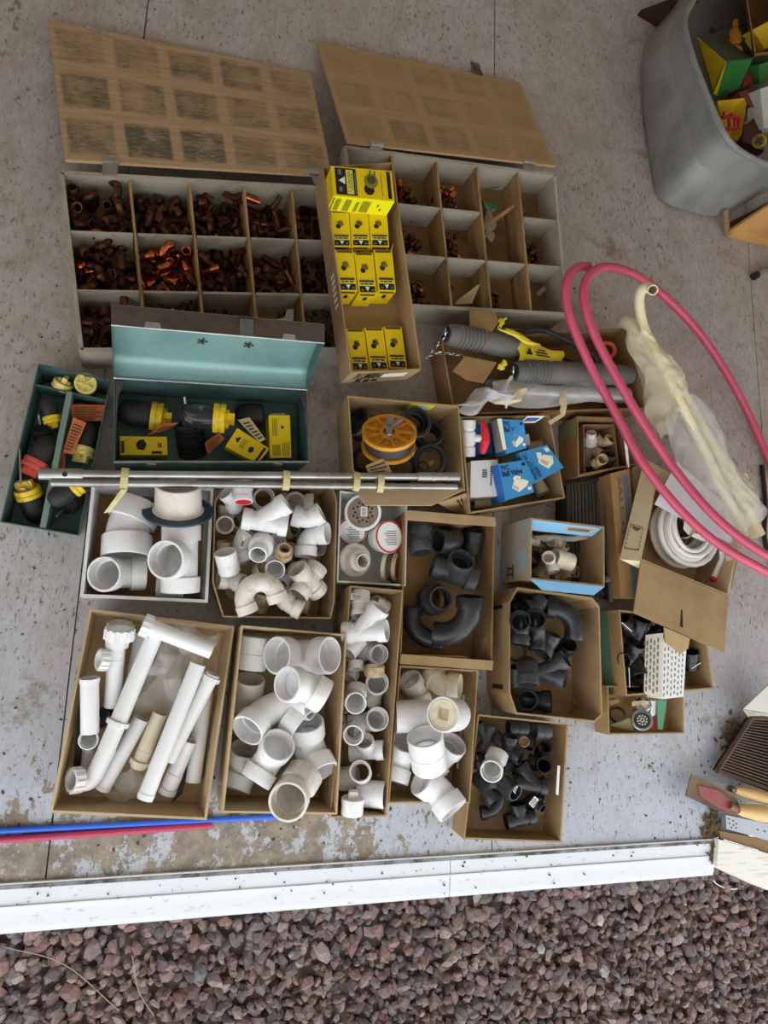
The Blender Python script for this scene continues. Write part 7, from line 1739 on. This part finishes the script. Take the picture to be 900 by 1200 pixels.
tag(G().slab([P(*kB(362, 284), .088), P(*kB(470, 302), .083), P(*kB(520, 318), .058), P(*kB(520, 335), .03), P(*kB(385, 318), .05)], .004).make('panel_edge_strip', ply_g), 'wooden edge strip below the pale metal panel', 'strip')
tag(G().sweep(spline([P(831, 1024, -.1), P(840, 1036, -.1), P(858, 1042, -.098), P(874, 1038, -.1)], 6), .0018, 6).make('loose_string', white_m), 'thin white cord curling on the gravel by the white post', 'cord')
leafm = mat('dry leaf litter', '#5b4932', .9, col2='#8a7550', scale=4); g = G(); r = random.Random(4)
for cx_, cy_, sx, sy, n_, z in ((300, 410, 50, 70, 46, .012), (215, 830, 42, 75, 90, .008), (230, 960, 20, 45, 40, .012), (330, 360, 40, 30, 20, .02)):
    for k in range(n_):
        p = P(*kB(cx_+r.gauss(0, sx*.6), cy_+r.gauss(0, sy*.6)), z*r.uniform(.4, 1.2)); a = r.uniform(0, 6.3); l_ = r.uniform(.006, .018); w_ = l_*r.uniform(.25, .5); ex = Vector((math.cos(a), math.sin(a), r.uniform(-.3, .3))); ey = Vector((-math.sin(a), math.cos(a), r.uniform(-.3, .3)))
        g.slab([p-ex*l_, p+ey*w_, p+ex*l_, p-ey*w_], .001)
tag(g.make('leaf_litter', leafm), 'dry leaf litter swept against the grate and threshold end', 'leaves', kind='stuff')
g = G()
for k in range(260):
    x, y = r.uniform(0, 900), r.choice([r.uniform(300, 990), r.uniform(880, 1000)]); p = P(x, y, .001)
    if p.y < -.57: continue
    a = r.uniform(0, 6.3); l_ = r.uniform(.0015, .005); ex = Vector((math.cos(a), math.sin(a), 0)); ey = Vector((-math.sin(a), math.cos(a), 0)); g.slab([p-ex*l_-ey*l_*.6, p+ex*l_-ey*l_*.5, p+ex*l_*.8+ey*l_*.7, p-ex*l_+ey*l_*.4], .002)
tag(g.make('floor_crumbs', mat('dark crumbs', '#4a4038', .9)), 'dark crumbs of dirt scattered over the painted floor', 'dirt', kind='stuff')
g = G()
for k in range(80):
    x = r.uniform(5, 830); t_ = x/835; y = 1035-53*t_+r.gauss(6, 16); p = P(x, y, .0); 
    if not -.68 < p.y < -.58: continue
    p.z = .0125; l_ = r.uniform(.0005, .002); g.box((p.x-l_, p.y-l_, .006), (p.x+l_*1.3, p.y+l_, .0135))
tag(g.make('threshold_specks', mat('brown specks', '#5a4c40', .9)), 'brown specks of grit lying on the white threshold', 'grit', kind='stuff')
for x, y, rr_, lab, c in ((235, 1140, .024, 'large blue grey stone on the reddish gravel', '#4d565c'), (703, 1030+48, .02, 'pale stone on the gravel at the right', '#b0a099'), (634, 1112, .018, 'pale grey flat stone on the gravel at the centre right', '#98989c'), (708, 1150-12, .02, 'lilac grey flat stone near the bottom right', '#a9a6ab')):
    p = P(x, y, -.075); bm = bmesh.new(); bmesh.ops.create_icosphere(bm, subdivisions=1, radius=rr_); rs = random.Random(int(x))
    for v in bm.verts: v.co = Vector((v.co.x*rs.uniform(.7, 1.05), v.co.y*rs.uniform(.8, 1.2), v.co.z*.6*rs.uniform(.7, 1.1)))
    vv = [p+v.co for v in bm.verts]; ff_ = [tuple(v.index for v in f.verts) for f in bm.faces]; bm.free(); tag(mk('loose_stone', vv, ff_, mat('stone '+c, c, .7, col2='#6c6a6a', scale=20)), lab, 'stone')
for pts, lab in (([(5, 1060+50), (75, 1130), (140, 1185)], 'dry grass stalk on the gravel at the far left'), ([(300, 1060), (320, 1075)], 'short dry stalk on the gravel'), ([(155, 1120), (162, 1160), (180, 1190)], 'curved pale stalk near the bottom left')):
    tag(G().sweep(spline([P(x, y, -.085) for x, y in pts], 5), .0012, 5).make('dry_stalk', mat('straw '+lab[:6], '#a5977c', .8)), lab, 'stalk')
